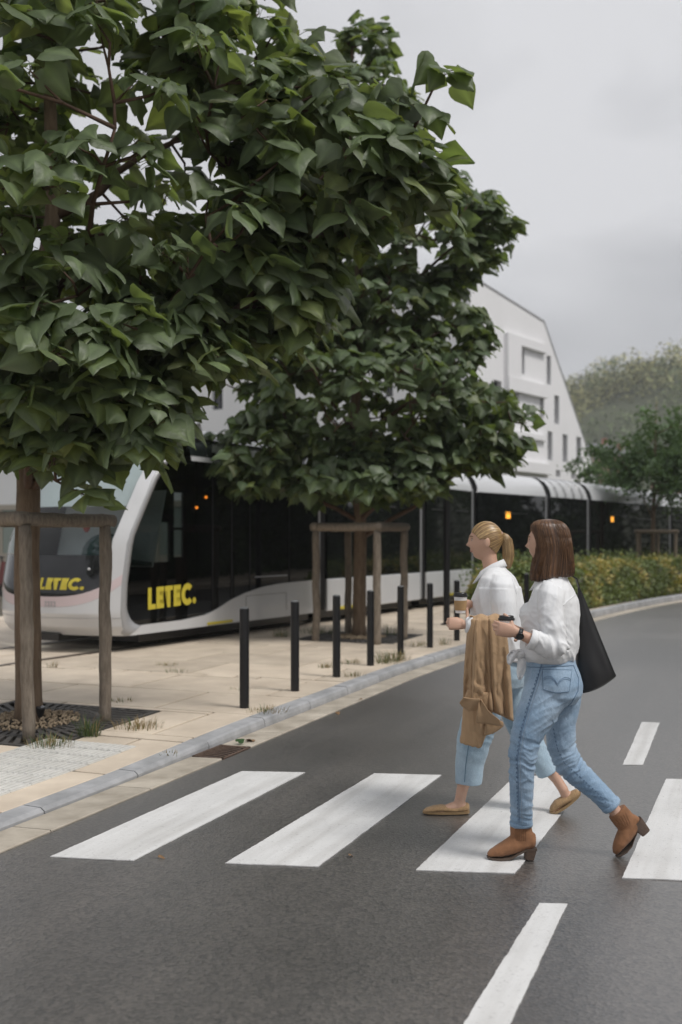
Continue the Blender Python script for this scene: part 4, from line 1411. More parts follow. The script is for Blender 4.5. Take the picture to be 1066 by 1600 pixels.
m.add([G_(0, ZT), G_(outline[1][0], outline[1][1]), G_(outline[1][0], outline[1][1], -9), G_(0, ZT, -9)], [(0, 1, 2, 3)])
m.add([G_(outline[1][0], outline[1][1]), G_(outline[2][0], outline[2][1]), G_(outline[2][0], outline[2][1], -9), G_(outline[1][0], outline[1][1], -9)], [(0, 1, 2, 3)])
m.add([G_(outline[2][0], outline[2][1]), G_(17.55, 0), G_(17.55, 0, -9), G_(outline[2][0], outline[2][1], -9)], [(0, 1, 2, 3)])
obj('roof', m, mat('roof_zinc', (0.22, 0.22, 0.23), 0.6), bld)
def coping(a, b):
    m.prism([G_(a[0], a[1] + 0.003, 0.04), G_(b[0], b[1] + 0.003, 0.04), G_(b[0], b[1] + 0.06, 0.04), G_(a[0], a[1] + 0.06, 0.04)], BN * -0.3)
m = MB(); coping((0, ZT), outline[1]); coping(outline[1], outline[2]); coping(outline[2], (17.55, 0)); obj('coping', m, mat('coping', (0.35, 0.35, 0.36), 0.5), bld)

# ================================================================== leafy masses
def leaf_cards(pts, size, r, up=0.5):
    """small bent leaf faces at the given points"""
    P = np.array(pts); n = len(P)
    d = rng.normal(size=(n, 3)); d /= np.linalg.norm(d, axis=1)[:, None]
    nn = rng.normal(size=(n, 3)); nn[:, 2] += up * 2; nn -= d * (nn * d).sum(1)[:, None]; nn /= np.linalg.norm(nn, axis=1)[:, None]
    b = np.cross(nn, d)
    s = size * rng.uniform(0.6, 1.3, n)[:, None]
    a0 = P - d * s * 0.5; a3 = P + d * s * 0.6; lf = P + b * s * 0.34 - nn * s * 0.08; rt = P - b * s * 0.34 - nn * s * 0.08
    V = np.stack([a0, rt, a3, lf], 1).reshape(-1, 3)
    F = [(4 * i, 4 * i + 1, 4 * i + 2) for i in range(n)] + [(4 * i, 4 * i + 2, 4 * i + 3) for i in range(n)]
    return V, F
def tinted(n_rep, cols):
    return np.repeat(np.clip(cols, 0.003, 1), n_rep, axis=0)
M_FOL = mat('small_leaf', (0.05, 0.08, 0.03), 0.5, attr='tint', transl=0.25, spec=0.4)
M_FAR = mat('far_foliage', (0.05, 0.08, 0.03), 0.8, attr='tint', spec=0.1)

# --- hedge between road and tram
def inside(poly, x, y):
    c = False
    for i in range(len(poly)):
        x0, y0 = poly[i]; x1, y1 = poly[i - 1]
        if (y0 > y) != (y1 > y) and x < (x1 - x0) * (y - y0) / (y1 - y0) + x0: c = not c
    return c
HP = [(2.45, 20.9), (3.55, 20.2), (4.55, 20.6)] + [tuple(kpt(q, 0.45))[:2] for q in np.arange(L0 + 17.4, L0 + 33, 1.0)] + [(14.6, 37.6), (11.0, 33.4), (8.3, 29.7), (6.2, 27.0), (4.4, 24.6), (2.9, 23.0)]
hedge = thing('hedge', 'green and yellow clipped hedge between the road and the tram', 'hedge', (6, 25, 0.08))
def edge_dist(x, y):
    best = 9
    for i in range(len(HP)):
        ax_, ay = HP[i - 1]; bx, by = HP[i]
        t = max(0, min(1, ((x - ax_) * (bx - ax_) + (y - ay) * (by - ay)) / ((bx - ax_) ** 2 + (by - ay) ** 2 + 1e-9)))
        best = min(best, math.hypot(x - ax_ - t * (bx - ax_), y - ay - t * (by - ay)))
    return best
pts, cols = [], []
hx0, hx1, hy0, hy1 = 2.3, 14.8, 20.0, 37.8
r = random.Random(3)
while len(pts) < 40000:
    x, y = r.uniform(hx0, hx1), hy0 + (hy1 - hy0) * r.random() ** 1.5
    if not inside(HP, x, y): continue
    ed = edge_dist(x, y)
    top = 0.10 + 0.92 * min(1, (ed / 0.45)) ** 0.4 + 0.13 * nz(x * 1.7, y * 1.7) + 0.07 * nz(x * 5, y * 5)
    if ed < 0.4 and r.random() < 0.75: z = r.uniform(0.08, top)
    else: z = top - abs(r.gauss(0, 0.09))
    if r.random() < 0.02: z = top + r.uniform(0, 0.16)
    pts.append((x, y, max(0.1, z)))
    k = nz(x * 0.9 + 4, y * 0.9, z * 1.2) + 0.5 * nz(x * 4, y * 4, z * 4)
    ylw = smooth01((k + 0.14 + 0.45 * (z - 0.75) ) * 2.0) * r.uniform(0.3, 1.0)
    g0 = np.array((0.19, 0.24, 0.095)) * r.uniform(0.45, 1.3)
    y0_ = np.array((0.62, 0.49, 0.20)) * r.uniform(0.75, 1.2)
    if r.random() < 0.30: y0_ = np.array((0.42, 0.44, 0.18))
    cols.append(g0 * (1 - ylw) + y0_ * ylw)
V, F = leaf_cards(pts, 0.085, r)
o = obj('foliage', (V, F), M_FOL, hedge, fixn=False); put_color(o, tinted(4, np.array(cols))); tag(o, kind='stuff')
m = MB()
for k in range(150):
    while True:
        x, y = r.uniform(hx0, hx1), r.uniform(hy0, hy1)
        if inside(HP, x, y) and edge_dist(x, y) > 0.12: break
    a = r.uniform(0, 6.28)
    m.tube([(x, y, 0.05), (x + 0.1 * math.cos(a), y + 0.1 * math.sin(a), 0.45), (x + 0.2 * math.cos(a), y + 0.2 * math.sin(a), 0.85)], [0.014, 0.010, 0.005], n=4)
tag(obj('stems', m, M_TWIG, hedge), kind='stuff')
m = MB(); m.add([(x, y, 0.095) for x, y in HP], [tuple(range(len(HP)))])
obj('bed_soil', m, MATS['soil'], hedge)
# pale flowering weeds between hedge and tram
pts, cols = [], []
for k in range(5200):
    q = r.uniform(0, 1)
    l = r.uniform(0, 1)
    i = r.randrange(len(HP) - 6, len(HP) - 1)
    ax_, ay = HP[i]; bx, by = HP[i + 1]
    x, y = ax_ + (bx - ax_) * l + r.gauss(0, 0.2), ay + (by - ay) * l + r.gauss(0, 0.2)
    h = 1.15 + 0.35 * nz(x * 1.3, y * 1.3)
    pts.append((x, y, h * r.uniform(0.55, 1.05)))
    cols.append(np.array((0.15, 0.20, 0.08)) * r.uniform(0.7, 1.3))
V, F = leaf_cards(pts, 0.07, r, 0.2)
o = obj('weeds', (V, F), M_FOL, hedge, fixn=False); put_color(o, tinted(4, np.array(cols))); tag(o, kind='stuff')

# --- smaller trees behind the hedge
def far_tree(name, label, base, h, rad, zc, n, tone, trunk_r, size, seed, group, lean=0.0, mtl=None, flat=0.8):
    r = random.Random(seed)
    T = thing(name, label, 'tree', base, group)
    bx, by, bz = base
    m = MB()
    m.tube([(bx, by, bz - 0.1), (bx + 0.02, by, bz + h * 0.3), (bx + lean * 0.5, by, bz + h * 0.6), (bx + lean, by, bz + h * 0.92)], [trunk_r, trunk_r * 0.85, trunk_r * 0.5, trunk_r * 0.12], n=10)
    ends = []
    for k in range(16):
        a = k * 2.4 + r.uniform(-.3, .3); f = r.uniform(0.28, 0.78)
        s0 = Vector((bx + lean * f, by, bz + h * f))
        e = Vector((bx + lean, by, bz + zc)) + Vector((math.cos(a) * rad * r.uniform(.5, .95), math.sin(a) * rad * r.uniform(.5, .95), r.uniform(-.75, .85) * rad * flat))
        m.tube([s0, s0.lerp(e, 0.5) + Vector((0, 0, 0.08 * rad)), e], [trunk_r * 0.34, trunk_r * 0.2, trunk_r * 0.06], n=5)
        ends.append(e); ends.append(s0.lerp(e, 0.6))
    obj('trunk', m, M_BARK, T, smooth=True)
    pts, cols = [], []
    ncl = n // 60
    for c in range(ncl):
        e = ends[c % len(ends)]
        cc = e + Vector((r.gauss(0, 1), r.gauss(0, 1), r.gauss(0, .8))) * rad * 0.20
        cr = rad * r.uniform(0.10, 0.20)
        tint = np.array(tone) * r.uniform(0.75, 1.25)
        for k in range(60):
            d = Vector((r.gauss(0, 1), r.gauss(0, 1), r.gauss(0, 0.65))) * cr * 0.75
            pts.append(tuple(cc + d)); cols.append(tint * r.uniform(0.8, 1.2))
    V, F = leaf_cards(pts, size, r)
    o = obj('crown', (V, F), mtl or M_FOL, T, fixn=False); put_color(o, tinted(4, np.array(cols))); tag(o, kind='stuff')
    return T
RIGHT_TREE = (9.43, 31.0, 0.15)
far_tree('young_tree', 'slender young tree with log guard behind the hedge at right', RIGHT_TREE, 6.1, 1.65, 4.0, 8400, (0.095, 0.155, 0.07), 0.075, 0.13, 21, 'young trees by the tram', lean=0.12)
far_tree('young_tree', 'bushy young tree in front of the far tram cars, left of the guarded one', (10.6, 41.5, 0.0), 4.9, 1.35, 3.5, 5200, (0.095, 0.15, 0.075), 0.07, 0.15, 22, 'young trees by the tram')
far_tree('young_tree', 'young tree cut off by the right edge of the picture', (11.3, 33.0, 0.12), 5.8, 1.5, 3.9, 5600, (0.09, 0.14, 0.06), 0.075, 0.14, 24, 'young trees by the tram')
gx, gy = RIGHT_TREE[0], RIGHT_TREE[1]
Gd = thing('tree_guard', 'small log guard round the slender young tree behind the hedge', 'tree guard', RIGHT_TREE, 'log guards round the street trees')
cs = [(gx - 0.55, gy - 0.35), (gx + 0.60, gy - 0.30), (gx + 0.30, gy + 0.45), (gx - 0.28, gy + 0.40)]
M_LOGP = mat('pale_log', (0.22, 0.175, 0.13), 0.85, var=0.2, scale=12)
for i, (x, y) in enumerate(cs): obj('stake', log([(x, y, 0.1), (x, y, 1.0), (x, y, 1.78)], 0.05, 80 + i), M_LOGP, Gd, smooth=True)
for i in range(4):
    a, b = Vector((*cs[i], 1.82)), Vector((*cs[(i + 1) % 4], 1.82)); d = (b - a).normalized()
    obj('rail', log([a - d * 0.09, b + d * 0.09], 0.055, 90 + i), M_LOGP, Gd, smooth=True)

# --- wooded hill, houses at its foot
hill_pts = [(u, v) for u, v in ((820, 640), (860, 612), (890, 592), (930, 572), (985, 556), (1040, 551), (1100, 556), (1200, 570), (1400, 600))]
def hill_top(x):
    y = 300.0
    u = 533 + x / y * FOCAL
    return CAM_H + (HORIZON - float(np.interp(u, [p[0] for p in hill_pts], [p[1] for p in hill_pts]))) / FOCAL * y
rows = []
xs_ = np.linspace(30, 260, 40)
for f in np.linspace(0, 1, 14):
    y = 165 + 135 * f
    rows.append([(x * (y / 300.0) ** 0.15, y, -0.1 + (hill_top(x) - 5) * smooth01(f) ** 0.8 * (1 + 0.05 * nz(x * 0.03, f * 4))) for x in xs_])
rows.append([(x, 420, hill_top(x) * 0.8) for x in xs_])
m = MB(); m.grid(rows)
hill = tag(obj('hill', m, mat('hill_ground', (0.06, 0.07, 0.035), 0.9, var=0.3, scale=0.05), smooth=True), kind='structure')
pts, cols = [], []
r = random.Random(8)
for k in range(900):
    x = r.uniform(40, 150); f = r.random() ** 0.7
    y = 172 + 126 * f
    zg = -0.1 + (hill_top(x) - 5) * smooth01(f) ** 0.8
    up_band = smooth01((f - 0.45) * 3)
    R_ = r.choice((2.0, 3.0, 4.0, 5.5, 7.5)) * r.uniform(0.85, 1.15)
    zg += r.uniform(-8.5, -3.0)
    dark = np.array((0.12, 0.175, 0.09)); olive = np.array((0.36, 0.35, 0.17))
    tint = dark * (1 - up_band) + olive * up_band
    if r.random() < 0.25: tint = np.array((0.17, 0.21, 0.12))
    tint = tint * r.choice((0.55, 0.8, 1.0, 1.15, 1.3))
    for j in range(int(26 * R_ ** 1.35)):
        d = Vector((r.gauss(0, 1), r.gauss(0, 1), r.gauss(0, 1))).normalized() * R_ * r.uniform(0.75, 1.05)
        if d.z < -0.5 * R_: continue
        pts.append((x + d.x, y + d.y, zg + 2.2 + d.z * 1.15)); cols.append(tint * r.uniform(0.82, 1.15))
V, F = leaf_cards(pts, 0.85, r)
wood = obj('hillside_wood', (V, F), M_FAR, fixn=False); put_color(wood, tinted(4, np.array(cols)))
tag(wood, 'olive and dark green woodland covering the hill at right', 'wood', kind='stuff')
def house(label, u0, u1, v0, v1, y, wallc, roofc, group='houses at the foot of the hill'):
    a, b = at(u0, v1, y), at(u1, v0, y)
    x0, x1, z0, z1 = a.x, b.x, a.z, b.z
    H = thing('house', label, 'house', ((x0 + x1) / 2, y, z0 - 6), group)
    m = MB(); m.box(((x0 + x1) / 2, y + 3, (z0 + z1) / 2 - 3), (x1 - x0, 6, z1 - z0 + 6)); obj('wall', m, mat('wall_' + wallc[0], wallc[1], 0.85, var=0.08, scale=0.7), H)
    m = MB(); rz = (x1 - x0) * 0.28
    m.prism([(x0 - .3, y - .3, z1), (x1 + .3, y - .3, z1), (x1 + .3, y + 3, z1 + rz), (x0 - .3, y + 3, z1 + rz)], (0, 0, 0.25))
    m.prism([(x0 - .3, y + 6.3, z1), (x1 + .3, y + 6.3, z1), (x1 + .3, y + 3.001, z1 + rz), (x0 - .3, y + 3.001, z1 + rz)], (0, 0, 0.25))
    R_ = obj('roof', m, mat('roof_' + roofc[0], roofc[1], 0.8, var=0.1, scale=1.5), H)
    m = MB(); m.box((x0 + (x1 - x0) * 0.75, y + 2, z1 + rz), (0.7, 0.7, 1.8)); obj('chimney', m, mat('chimney_brick', (0.30, 0.14, 0.10), 0.9), R_)
    nw = max(2, int((x1 - x0) / 2.2))
    for k in range(nw):
        xx = x0 + (x1 - x0) * (k + 0.5) / nw
        for zz in (z1 - 1.7, z1 - 4.4):
            m = MB(); m.box((xx, y - 0.02, zz), (0.9, 0.1, 1.3)); obj('window', m, M_WIN, H)
PINK_ = ('pink', (0.42, 0.25, 0.20)); CREAM = ('cream', (0.46, 0.38, 0.31)); SL = ('slate', (0.17, 0.17, 0.19)); RT = ('tile', (0.30, 0.17, 0.12))
house('grey-roofed pale house at the hill foot beside the white gable', 925, 958, 702, 724, 150, CREAM, SL)
house('pink house at the hill foot left of the slender tree', 948, 985, 712, 740, 140, PINK_, SL)
house('pinkish house at the hill foot at the right edge', 1038, 1080, 722, 760, 140, PINK_, RT)

# --- street trees across the road, out of frame: they darken the tram windows
proto = None
for k in range(11):
    q = kpt(L0 + 6 + k * 4.2, -11.5)
    if (q.x - 4.2) / max(q.y, 1) < 0.36: continue
    lab = 'leafy tree across the road, mirrored in the tram windows'
    if proto is None:
        proto = far_tree('roadside_tree', lab, (q.x, q.y, 0.12), 9.0, 3.4, 4.3, 5400, (0.045, 0.075, 0.03), 0.14, 0.46, 60, 'trees across the road', flat=1.15)
    else:
        c = proto.copy(); COL.objects.link(c); c.location = (q.x, q.y, 0.12)
        c.rotation_euler = (0, 0, k * 1.3)
        for ch in proto.children:
            d = ch.copy(); COL.objects.link(d); d.parent = c

# tall shrubs across the road, likewise out of frame
r = random.Random(77)
pts, cols = [], []
for k in range(17000):
    l = L0 + r.uniform(2, 62); o_ = -9.3 - r.random() ** 0.6 * 1.6
    q = kpt(l, o_)
    top = 2.7 + 0.7 * nz(l * 0.5, 3) + 0.3 * nz(l * 1.7, 8)
    pts.append((q.x, q.y, 0.15 + r.random() * top)); cols.append(np.array((0.08, 0.12, 0.05)) * r.uniform(0.5, 1.4))
a_, b_ = kpt(LMAX - 6, -14), kpt(LMAX - 6, 9)  # foliage wall added across the road end, blocks sky in the window reflections
for k in range(9000):
    f_ = r.random(); q = a_.lerp(b_, f_)
    pts.append((q.x + r.gauss(0, 1), q.y + r.gauss(0, 1), r.random() * (7 + 3 * nz(f_ * 9, 4)))); cols.append(np.array((0.06, 0.09, 0.04)) * r.uniform(0.6, 1.3))
for k in range(16000):
    l = L0 + r.uniform(55, LMAX - L0 - 6); q = kpt(l, -9.3 - r.random() * 2.0)
    pts.append((q.x, q.y, r.random() * (5.5 + 1.5 * nz(l * 0.4, 4)))); cols.append(np.array((0.05, 0.08, 0.03)) * r.uniform(0.6, 1.3))
V, F = leaf_cards(pts, 0.36, r)
sh = obj('shrubbery', (V, F), M_FAR, fixn=False); put_color(sh, tinted(4, np.array(cols)))
tag(sh, 'dark tall shrubbery across the road with added foliage closing its end, mirrored in the tram windows', 'shrubbery', kind='stuff')
# ================================================================== people
M_SKIN = mat('skin', (0.58, 0.36, 0.26), 0.5, var=0.06, scale=14, sub=0.12, bump=0.05, bscale=200)
def cloth_mat(name, col, var=0.05, rough=0.85, bump=0.25, bscale=260, bdist=0.002, crease=0.0, cscale=14, **k):
    m = mat(name, col, rough, var=var, scale=k.pop('scale', 7), bump=bump, bscale=bscale, bdist=bdist, spec=0.25, **k)
    t = m.node_tree; p = t.nodes['Principled BSDF']; L = t.links.new
    p.inputs['Sheen Weight'].default_value = 0.15
    if crease > 0:       # fine creases on top of the modelled folds
        ge = t.nodes.new('ShaderNodeNewGeometry'); mp = t.nodes.new('ShaderNodeMapping'); mp.inputs['Scale'].default_value = (1.0, 1.0, 0.55); mp.inputs['Rotation'].default_value = (0.2, 0.45, 0.3)
        L(ge.outputs['Position'], mp.inputs['Vector'])
        n = t.nodes.new('ShaderNodeTexNoise'); n.inputs['Scale'].default_value = cscale; n.inputs['Detail'].default_value = 2.5; n.inputs['Distortion'].default_value = 0.9
        L(mp.outputs[0], n.inputs['Vector'])
        sb_ = t.nodes.new('ShaderNodeMath'); sb_.operation = 'SUBTRACT'; sb_.inputs[1].default_value = 0.5; L(n.outputs['Fac'], sb_.inputs[0])
        ab = t.nodes.new('ShaderNodeMath'); ab.operation = 'ABSOLUTE'; L(sb_.outputs[0], ab.inputs[0])
        b2 = t.nodes.new('ShaderNodeBump'); b2.inputs['Strength'].default_value = crease; b2.inputs['Distance'].default_value = 0.03; b2.invert = True
        L(ab.outputs[0], b2.inputs['Height'])
        if p.inputs['Normal'].links:
            L(p.inputs['Normal'].links[0].from_socket, b2.inputs['Normal'])
        L(b2.outputs[0], p.inputs['Normal'])
    return m
M_SHIRT = cloth_mat('white_cotton', (0.79, 0.80, 0.815), var=0.012, crease=0.38, cscale=11)
M_COAT = cloth_mat('tan_cotton', (0.43, 0.285, 0.165), var=0.08, bump=0.35, crease=0.5, cscale=12)
M_SUEDE = cloth_mat('tan_suede', (0.265, 0.130, 0.066), var=0.22, rough=0.9, scale=22)
M_LEATHER = mat('black_leather', (0.012, 0.012, 0.013), 0.42, bump=0.5, bscale=300, bdist=0.003, spec=0.45)
M_HEEL = mat('stacked_heel', (0.095, 0.062, 0.045), 0.55, var=0.35, scale=60, stretch=(1, 1, 8))
M_SOLE = mat('boot_sole', (0.085, 0.06, 0.045), 0.7, var=0.2)
M_SHOE = cloth_mat('woven_tan_leather', (0.36, 0.235, 0.125), var=0.22, scale=90, bump=0.8, bscale=190, bdist=0.003)
M_SHOESOLE = mat('tan_sole', (0.30, 0.20, 0.10), 0.6, var=0.15)
def denim(name, c_dark, c_light):
    m = cloth_mat(name, c_dark, col2=c_light, scale=4.2, bump=0.5, bscale=420, bdist=0.0022, detail=8, crease=0.35, cscale=16)
    t = m.node_tree; p = t.nodes['Principled BSDF']; L = t.links.new
    src = p.inputs['Base Color'].links[0].from_socket
    g_ = t.nodes.new('ShaderNodeNewGeometry')
    n = t.nodes.new('ShaderNodeTexNoise'); n.inputs['Scale'].default_value = 330; n.inputs['Detail'].default_value = 2
    L(g_.outputs['Position'], n.inputs['Vector'])
    r_ = t.nodes.new('ShaderNodeValToRGB'); r_.color_ramp.elements[0].color = (0.72, 0.75, 0.8, 1); r_.color_ramp.elements[1].color = (1.25, 1.22, 1.18, 1)
    r_.color_ramp.elements[0].position = 0.3; r_.color_ramp.elements[1].position = 0.7
    L(n.outputs['Fac'], r_.inputs[0])
    x = t.nodes.new('ShaderNodeMixRGB'); x.blend_type = 'MULTIPLY'; x.inputs[0].default_value = 0.8
    L(src, x.inputs[1]); L(r_.outputs[0], x.inputs[2]); L(x.outputs[0], p.inputs['Base Color'])
    return m
M_JEAN1 = denim('mid_blue_denim', (0.185, 0.295, 0.43), (0.40, 0.52, 0.65))
M_JEAN2 = denim('pale_blue_denim', (0.30, 0.43, 0.54), (0.44, 0.56, 0.65))
M_STITCH = mat('denim_seam', (0.12, 0.19, 0.29), 0.9)
M_STITCHL = mat('denim_thread', (0.30, 0.36, 0.44), 0.9)
M_HAIR = mat('hair', (0.2, 0.12, 0.07), 0.36, attr='tint', spec=0.55)
M_EYE = mat('eye_white', (0.42, 0.38, 0.36), 0.3); M_IRIS = mat('iris', (0.05, 0.035, 0.025), 0.2); M_LASH = mat('lash', (0.03, 0.02, 0.015), 0.7)
M_BROW = mat('brow_hair', (0.16, 0.10, 0.055), 0.8); M_LIP = mat('lip', (0.45, 0.19, 0.16), 0.4)
M_CUP = mat('white_cup', (0.74, 0.73, 0.72), 0.45); M_LID = mat('black_lid', (0.014, 0.014, 0.014), 0.35); M_KRAFT = mat('kraft_sleeve', (0.42, 0.27, 0.13), 0.85, var=0.06, scale=40)

class Fig:
    """modelling frame of one person: positions taken off the photograph at depth y0"""
    def __init__(s, y0): s.y0 = y0
    def P(s, u, v, dy=0.0): return at(u, v, s.y0 + dy)
    def limb(s, pts, n=18, sq=1.0):
        """rings (u, v, dy, half width in px, half depth in m)"""
        C = [s.P(*p[:3]) for p in pts]
        rings = []
        for i, p in enumerate(pts):
            t = C[min(i + 1, len(C) - 1)] - C[max(i - 1, 0)]
            t = Vector((t.x, 0, t.z)).normalized() if Vector((t.x, 0, t.z)).length > 1e-6 else Vector((0, 0, 1))
            N = Vector((-t.z, 0, t.x))
            k = (s.y0 + p[2]) / FOCAL
            D = Vector((0, 1, 0))
            rings.append([C[i] + N * p[3] * k * math.cos(2 * PI * j / n) + D * p[4] * math.sin(2 * PI * j / n) for j in range(n)])
        m = MB(); m.loft(rings); return m
    def stack(s, pts, f, n=24):
        """horizontal body rings (u, v, dy, half side-to-side m, half front-back m); f = facing direction"""
        f = Vector((f[0], f[1], 0)).normalized(); l = Vector((-f.y, f.x, 0))
        rings = []
        for p in pts:
            c = s.P(*p[:3])
            rings.append([c + l * p[3] * math.copysign(abs(math.cos(a)) ** 0.9, math.cos(a)) + f * p[4] * math.copysign(abs(math.sin(a)) ** 0.9, math.sin(a)) + Vector((0, 0, (p[5] if len(p) > 5 else 0) * math.sin(a)))
                          for a in [2 * PI * j / n for j in range(n)]])
        m = MB(); m.loft(rings); return m

def head_mesh(c, f, size=1.0, tilt=0.0):
    """head with brow, nose, lips, chin and ears; c = centre, f = facing"""
    f = Vector(f).normalized(); l = Vector((0, 0, 1)).cross(f).normalized(); u = f.cross(l).normalized()
    m = MB(); m.sphere((0, 0, 0), 1.0, nu=56, nv=44)
    out = []
    for x, y, z in m.v:
        X, Y, Z = 0.096 * x, 0.074 * y, 0.113 * z
        if z < 0.1:                       # jaw narrows, nape tucks in
            k = (0.1 - z) / 1.1
            Y *= 1 - 0.30 * k ** 1.3
            if x < 0: X *= 1 - 0.50 * k
            else: X *= 1 + 0.02 * k
        if x > 0:
            g = lambda cy, cz, sy, sz: math.exp(-((y - cy) / sy) ** 2 - ((z - cz) / sz) ** 2)
            fx = x ** 0.5
            X += fx * (0.006 * g(0, 0.30, 0.6, 0.10) - 0.007 * (g(0.36, 0.10, 0.18, 0.11) + g(-0.36, 0.10, 0.18, 0.11)))
            X += fx * (0.010 * g(0, 0.08, 0.12, 0.16) + 0.021 * g(0, -0.14, 0.13, 0.10) + 0.008 * g(0, -0.20, 0.20, 0.06))
            X += fx * (0.008 * g(0, -0.42, 0.20, 0.055) + 0.007 * g(0, -0.53, 0.18, 0.05) - 0.004 * g(0, -0.475, 0.20, 0.022) - 0.005 * g(0, -0.62, 0.25, 0.06) + 0.015 * g(0, -0.80, 0.30, 0.16))
            X += fx * 0.004 * (g(0.5, -0.22, 0.25, 0.2) + g(-0.5, -0.22, 0.25, 0.2))
        out.append(Vector(c) + (f * X + l * Y + u * Z) * size)
    h = MB(); h.add(out, m.f)
    for sg in (-1, 1):
        ec = Vector(c) + (f * -0.008 + l * sg * 0.074 + u * -0.008) * size
        h.sphere(ec, (0.017 * size, 0.008 * size, 0.030 * size), (( f * 0.95 + l * sg * 0.3).normalized(), (l - f * sg * 0.35).normalized(), (u - f * 0.15).normalized()), nu=14, nv=10)
    return h, (f, l, u)

def hand_mesh(wrist, xd, palm_n, curl=(0.5, 0.7, 0.5), spread=0.10, thumb=(0.75, 0.55, 0.5), size=1.0, tcurl=0.5, wob=0.0):
    """palm, four fingers, thumb; xd = wrist to knuckles, palm_n = palm facing; thumb on the side palm_n x xd"""
    x = Vector(xd).normalized(); z = Vector(palm_n); z = (z - x * z.dot(x)).normalized(); y = z.cross(x)
    W_ = Vector(wrist)
    Q = lambda a, b, c: W_ + (x * a + y * b + z * c) * size
    parts = []
    m = MB()
    rings = []
    for a, hw, ht in ((-0.02, 0.024, 0.019), (0.01, 0.030, 0.017), (0.04, 0.038, 0.016), (0.07, 0.040, 0.014), (0.092, 0.037, 0.011)):
        rings.append([Q(a, hw * math.cos(t), ht * math.sin(t)) for t in [2 * PI * j / 14 for j in range(14)]])
    m.loft(rings); parts.append(m)
    for k, (b, ln) in enumerate(((0.029, 0.068), (0.010, 0.076), (-0.010, 0.070), (-0.028, 0.055))):
        p = Vector((0.084 - 0.006 * abs(k - 1.2), b, 0.0))
        d = Vector((1, b * spread * 30 * 0.1, 0)).normalized()
        ang = 0.0
        pts, rad = [Q(p.x - 0.02, p.y, 0)], [0.0095]
        pts.append(Q(*p)); rad.append(0.0098)
        seg = (0.45, 0.30, 0.25)
        for j in range(3):
            ang += curl[j] * (1 + 0.12 * (k - 1) + wob * ((k * 37) % 5 - 2) * 0.1)
            p = p + Vector((math.cos(ang) * d.x, d.y * 0.5, math.sin(ang))) * ln * seg[j]
            pts.append(Q(*p)); rad.append(0.0090 - 0.0008 * j)
        f_ = MB(); f_.tube(pts, [q * size for q in rad], n=10)
        f_.sphere(pts[-1], 0.0074 * size, nu=10, nv=6); parts.append(f_)
    p = Vector((0.018, 0.026, 0.004)); d = Vector((thumb[0], thumb[1], thumb[2])).normalized()
    pts, rad = [Q(p.x - 0.01, p.y - 0.012, p.z), Q(*p)], [0.013, 0.0125]
    for j, s_ in enumerate((0.034, 0.028, 0.022)):
        p = p + d * s_
        d = (d + Vector((0.2, -0.55 * tcurl, 0.25 * tcurl))).normalized()
        pts.append(Q(*p)); rad.append(0.0112 - 0.0012 * j)
    t_ = MB(); t_.tube(pts, [q * size for q in rad], n=10); t_.sphere(pts[-1], 0.0085 * size, nu=10, nv=6); parts.append(t_)
    return parts

def fold(V, N, fn):
    return V + N * np.array([fn(p) for p in V])[:, None]
def fbm(x, y, z): return nz(x, y, z) + 0.5 * nz(2.1 * x, 2.1 * y, 2.1 * z + 7)
def ridge(x): return 1 - 2 * abs(x) ** 0.8

def bvh_of(V, F): return BVHTree.FromPolygons([Vector(p) for p in V], F)
def on_surf(bv, u, v, off=0.002):
    """point of a garment's surface at a place measured in the photograph"""
    d = (at(u, v, 5) - Vector((0, 0, CAM_H))).normalized()
    h = bv.ray_cast(Vector((0, 0, CAM_H)), d)
    return (h[0] + h[1] * off) if h[0] is not None else None
def seam(bv, pts, r_, step=3.0, off=0.0012):
    P = []
    for (a, b) in zip(pts[:-1], pts[1:]):
        n = max(1, int(math.hypot(b[0] - a[0], b[1] - a[1]) / step))
        for k in range(n): P.append((a[0] + (b[0] - a[0]) * k / n, a[1] + (b[1] - a[1]) * k / n))
    P.append(pts[-1])
    Q = [q for q in (on_surf(bv, u, v, off) for u, v in P) if q is not None]
    keep = [Q[0]]
    for q in Q[1:]:
        if (q - keep[-1]).length < 0.05: keep.append(q)
    m = MB(); m.tube(keep, r_, n=5); return m
def puckers(bv, pts, r_, name, material, parent, step=6.5, ln=3.2):
    m_ = MB()
    acc = 0.0
    for (a, b) in zip(pts[:-1], pts[1:]):
        L_ = math.hypot(b[0] - a[0], b[1] - a[1]); q = acc
        while q < L_:
            e = min(L_, q + ln)
            p0 = on_surf(bv, a[0] + (b[0] - a[0]) * q / L_, a[1] + (b[1] - a[1]) * q / L_, 0.0012); p1 = on_surf(bv, a[0] + (b[0] - a[0]) * e / L_, a[1] + (b[1] - a[1]) * e / L_, 0.0012)
            if p0 and p1 and (p0 - p1).length < 0.03: m_.tube([p0, p0.lerp(p1, .5), p1], [r_ * .5, r_, r_ * .5], n=5)
            q += step * random.uniform(0.8, 1.2)
        acc = 0.0
    if m_.v: tag(obj(name, m_, material, parent, smooth=True), kind='stuff')
def patch_on(bv, poly, off, n=9):
    """cloth patch following a garment: bilinear grid over four corners"""
    (a, b, c, d) = poly
    rows = []
    for i in range(n + 1):
        f = i / n; row = []
        for j in range(n + 1):
            g_ = j / n
            u = (a[0] * (1 - g_) + b[0] * g_) * (1 - f) + (d[0] * (1 - g_) + c[0] * g_) * f
            v = (a[1] * (1 - g_) + b[1] * g_) * (1 - f) + (d[1] * (1 - g_) + c[1] * g_) * f
            if f > 0.99 or f > 0.85: v += 3.2 * (1 - abs(2 * g_ - 1)) * (f - 0.85) / 0.15
            row.append(on_surf(bv, u, v, off))
        rows.append(row)
    return rows

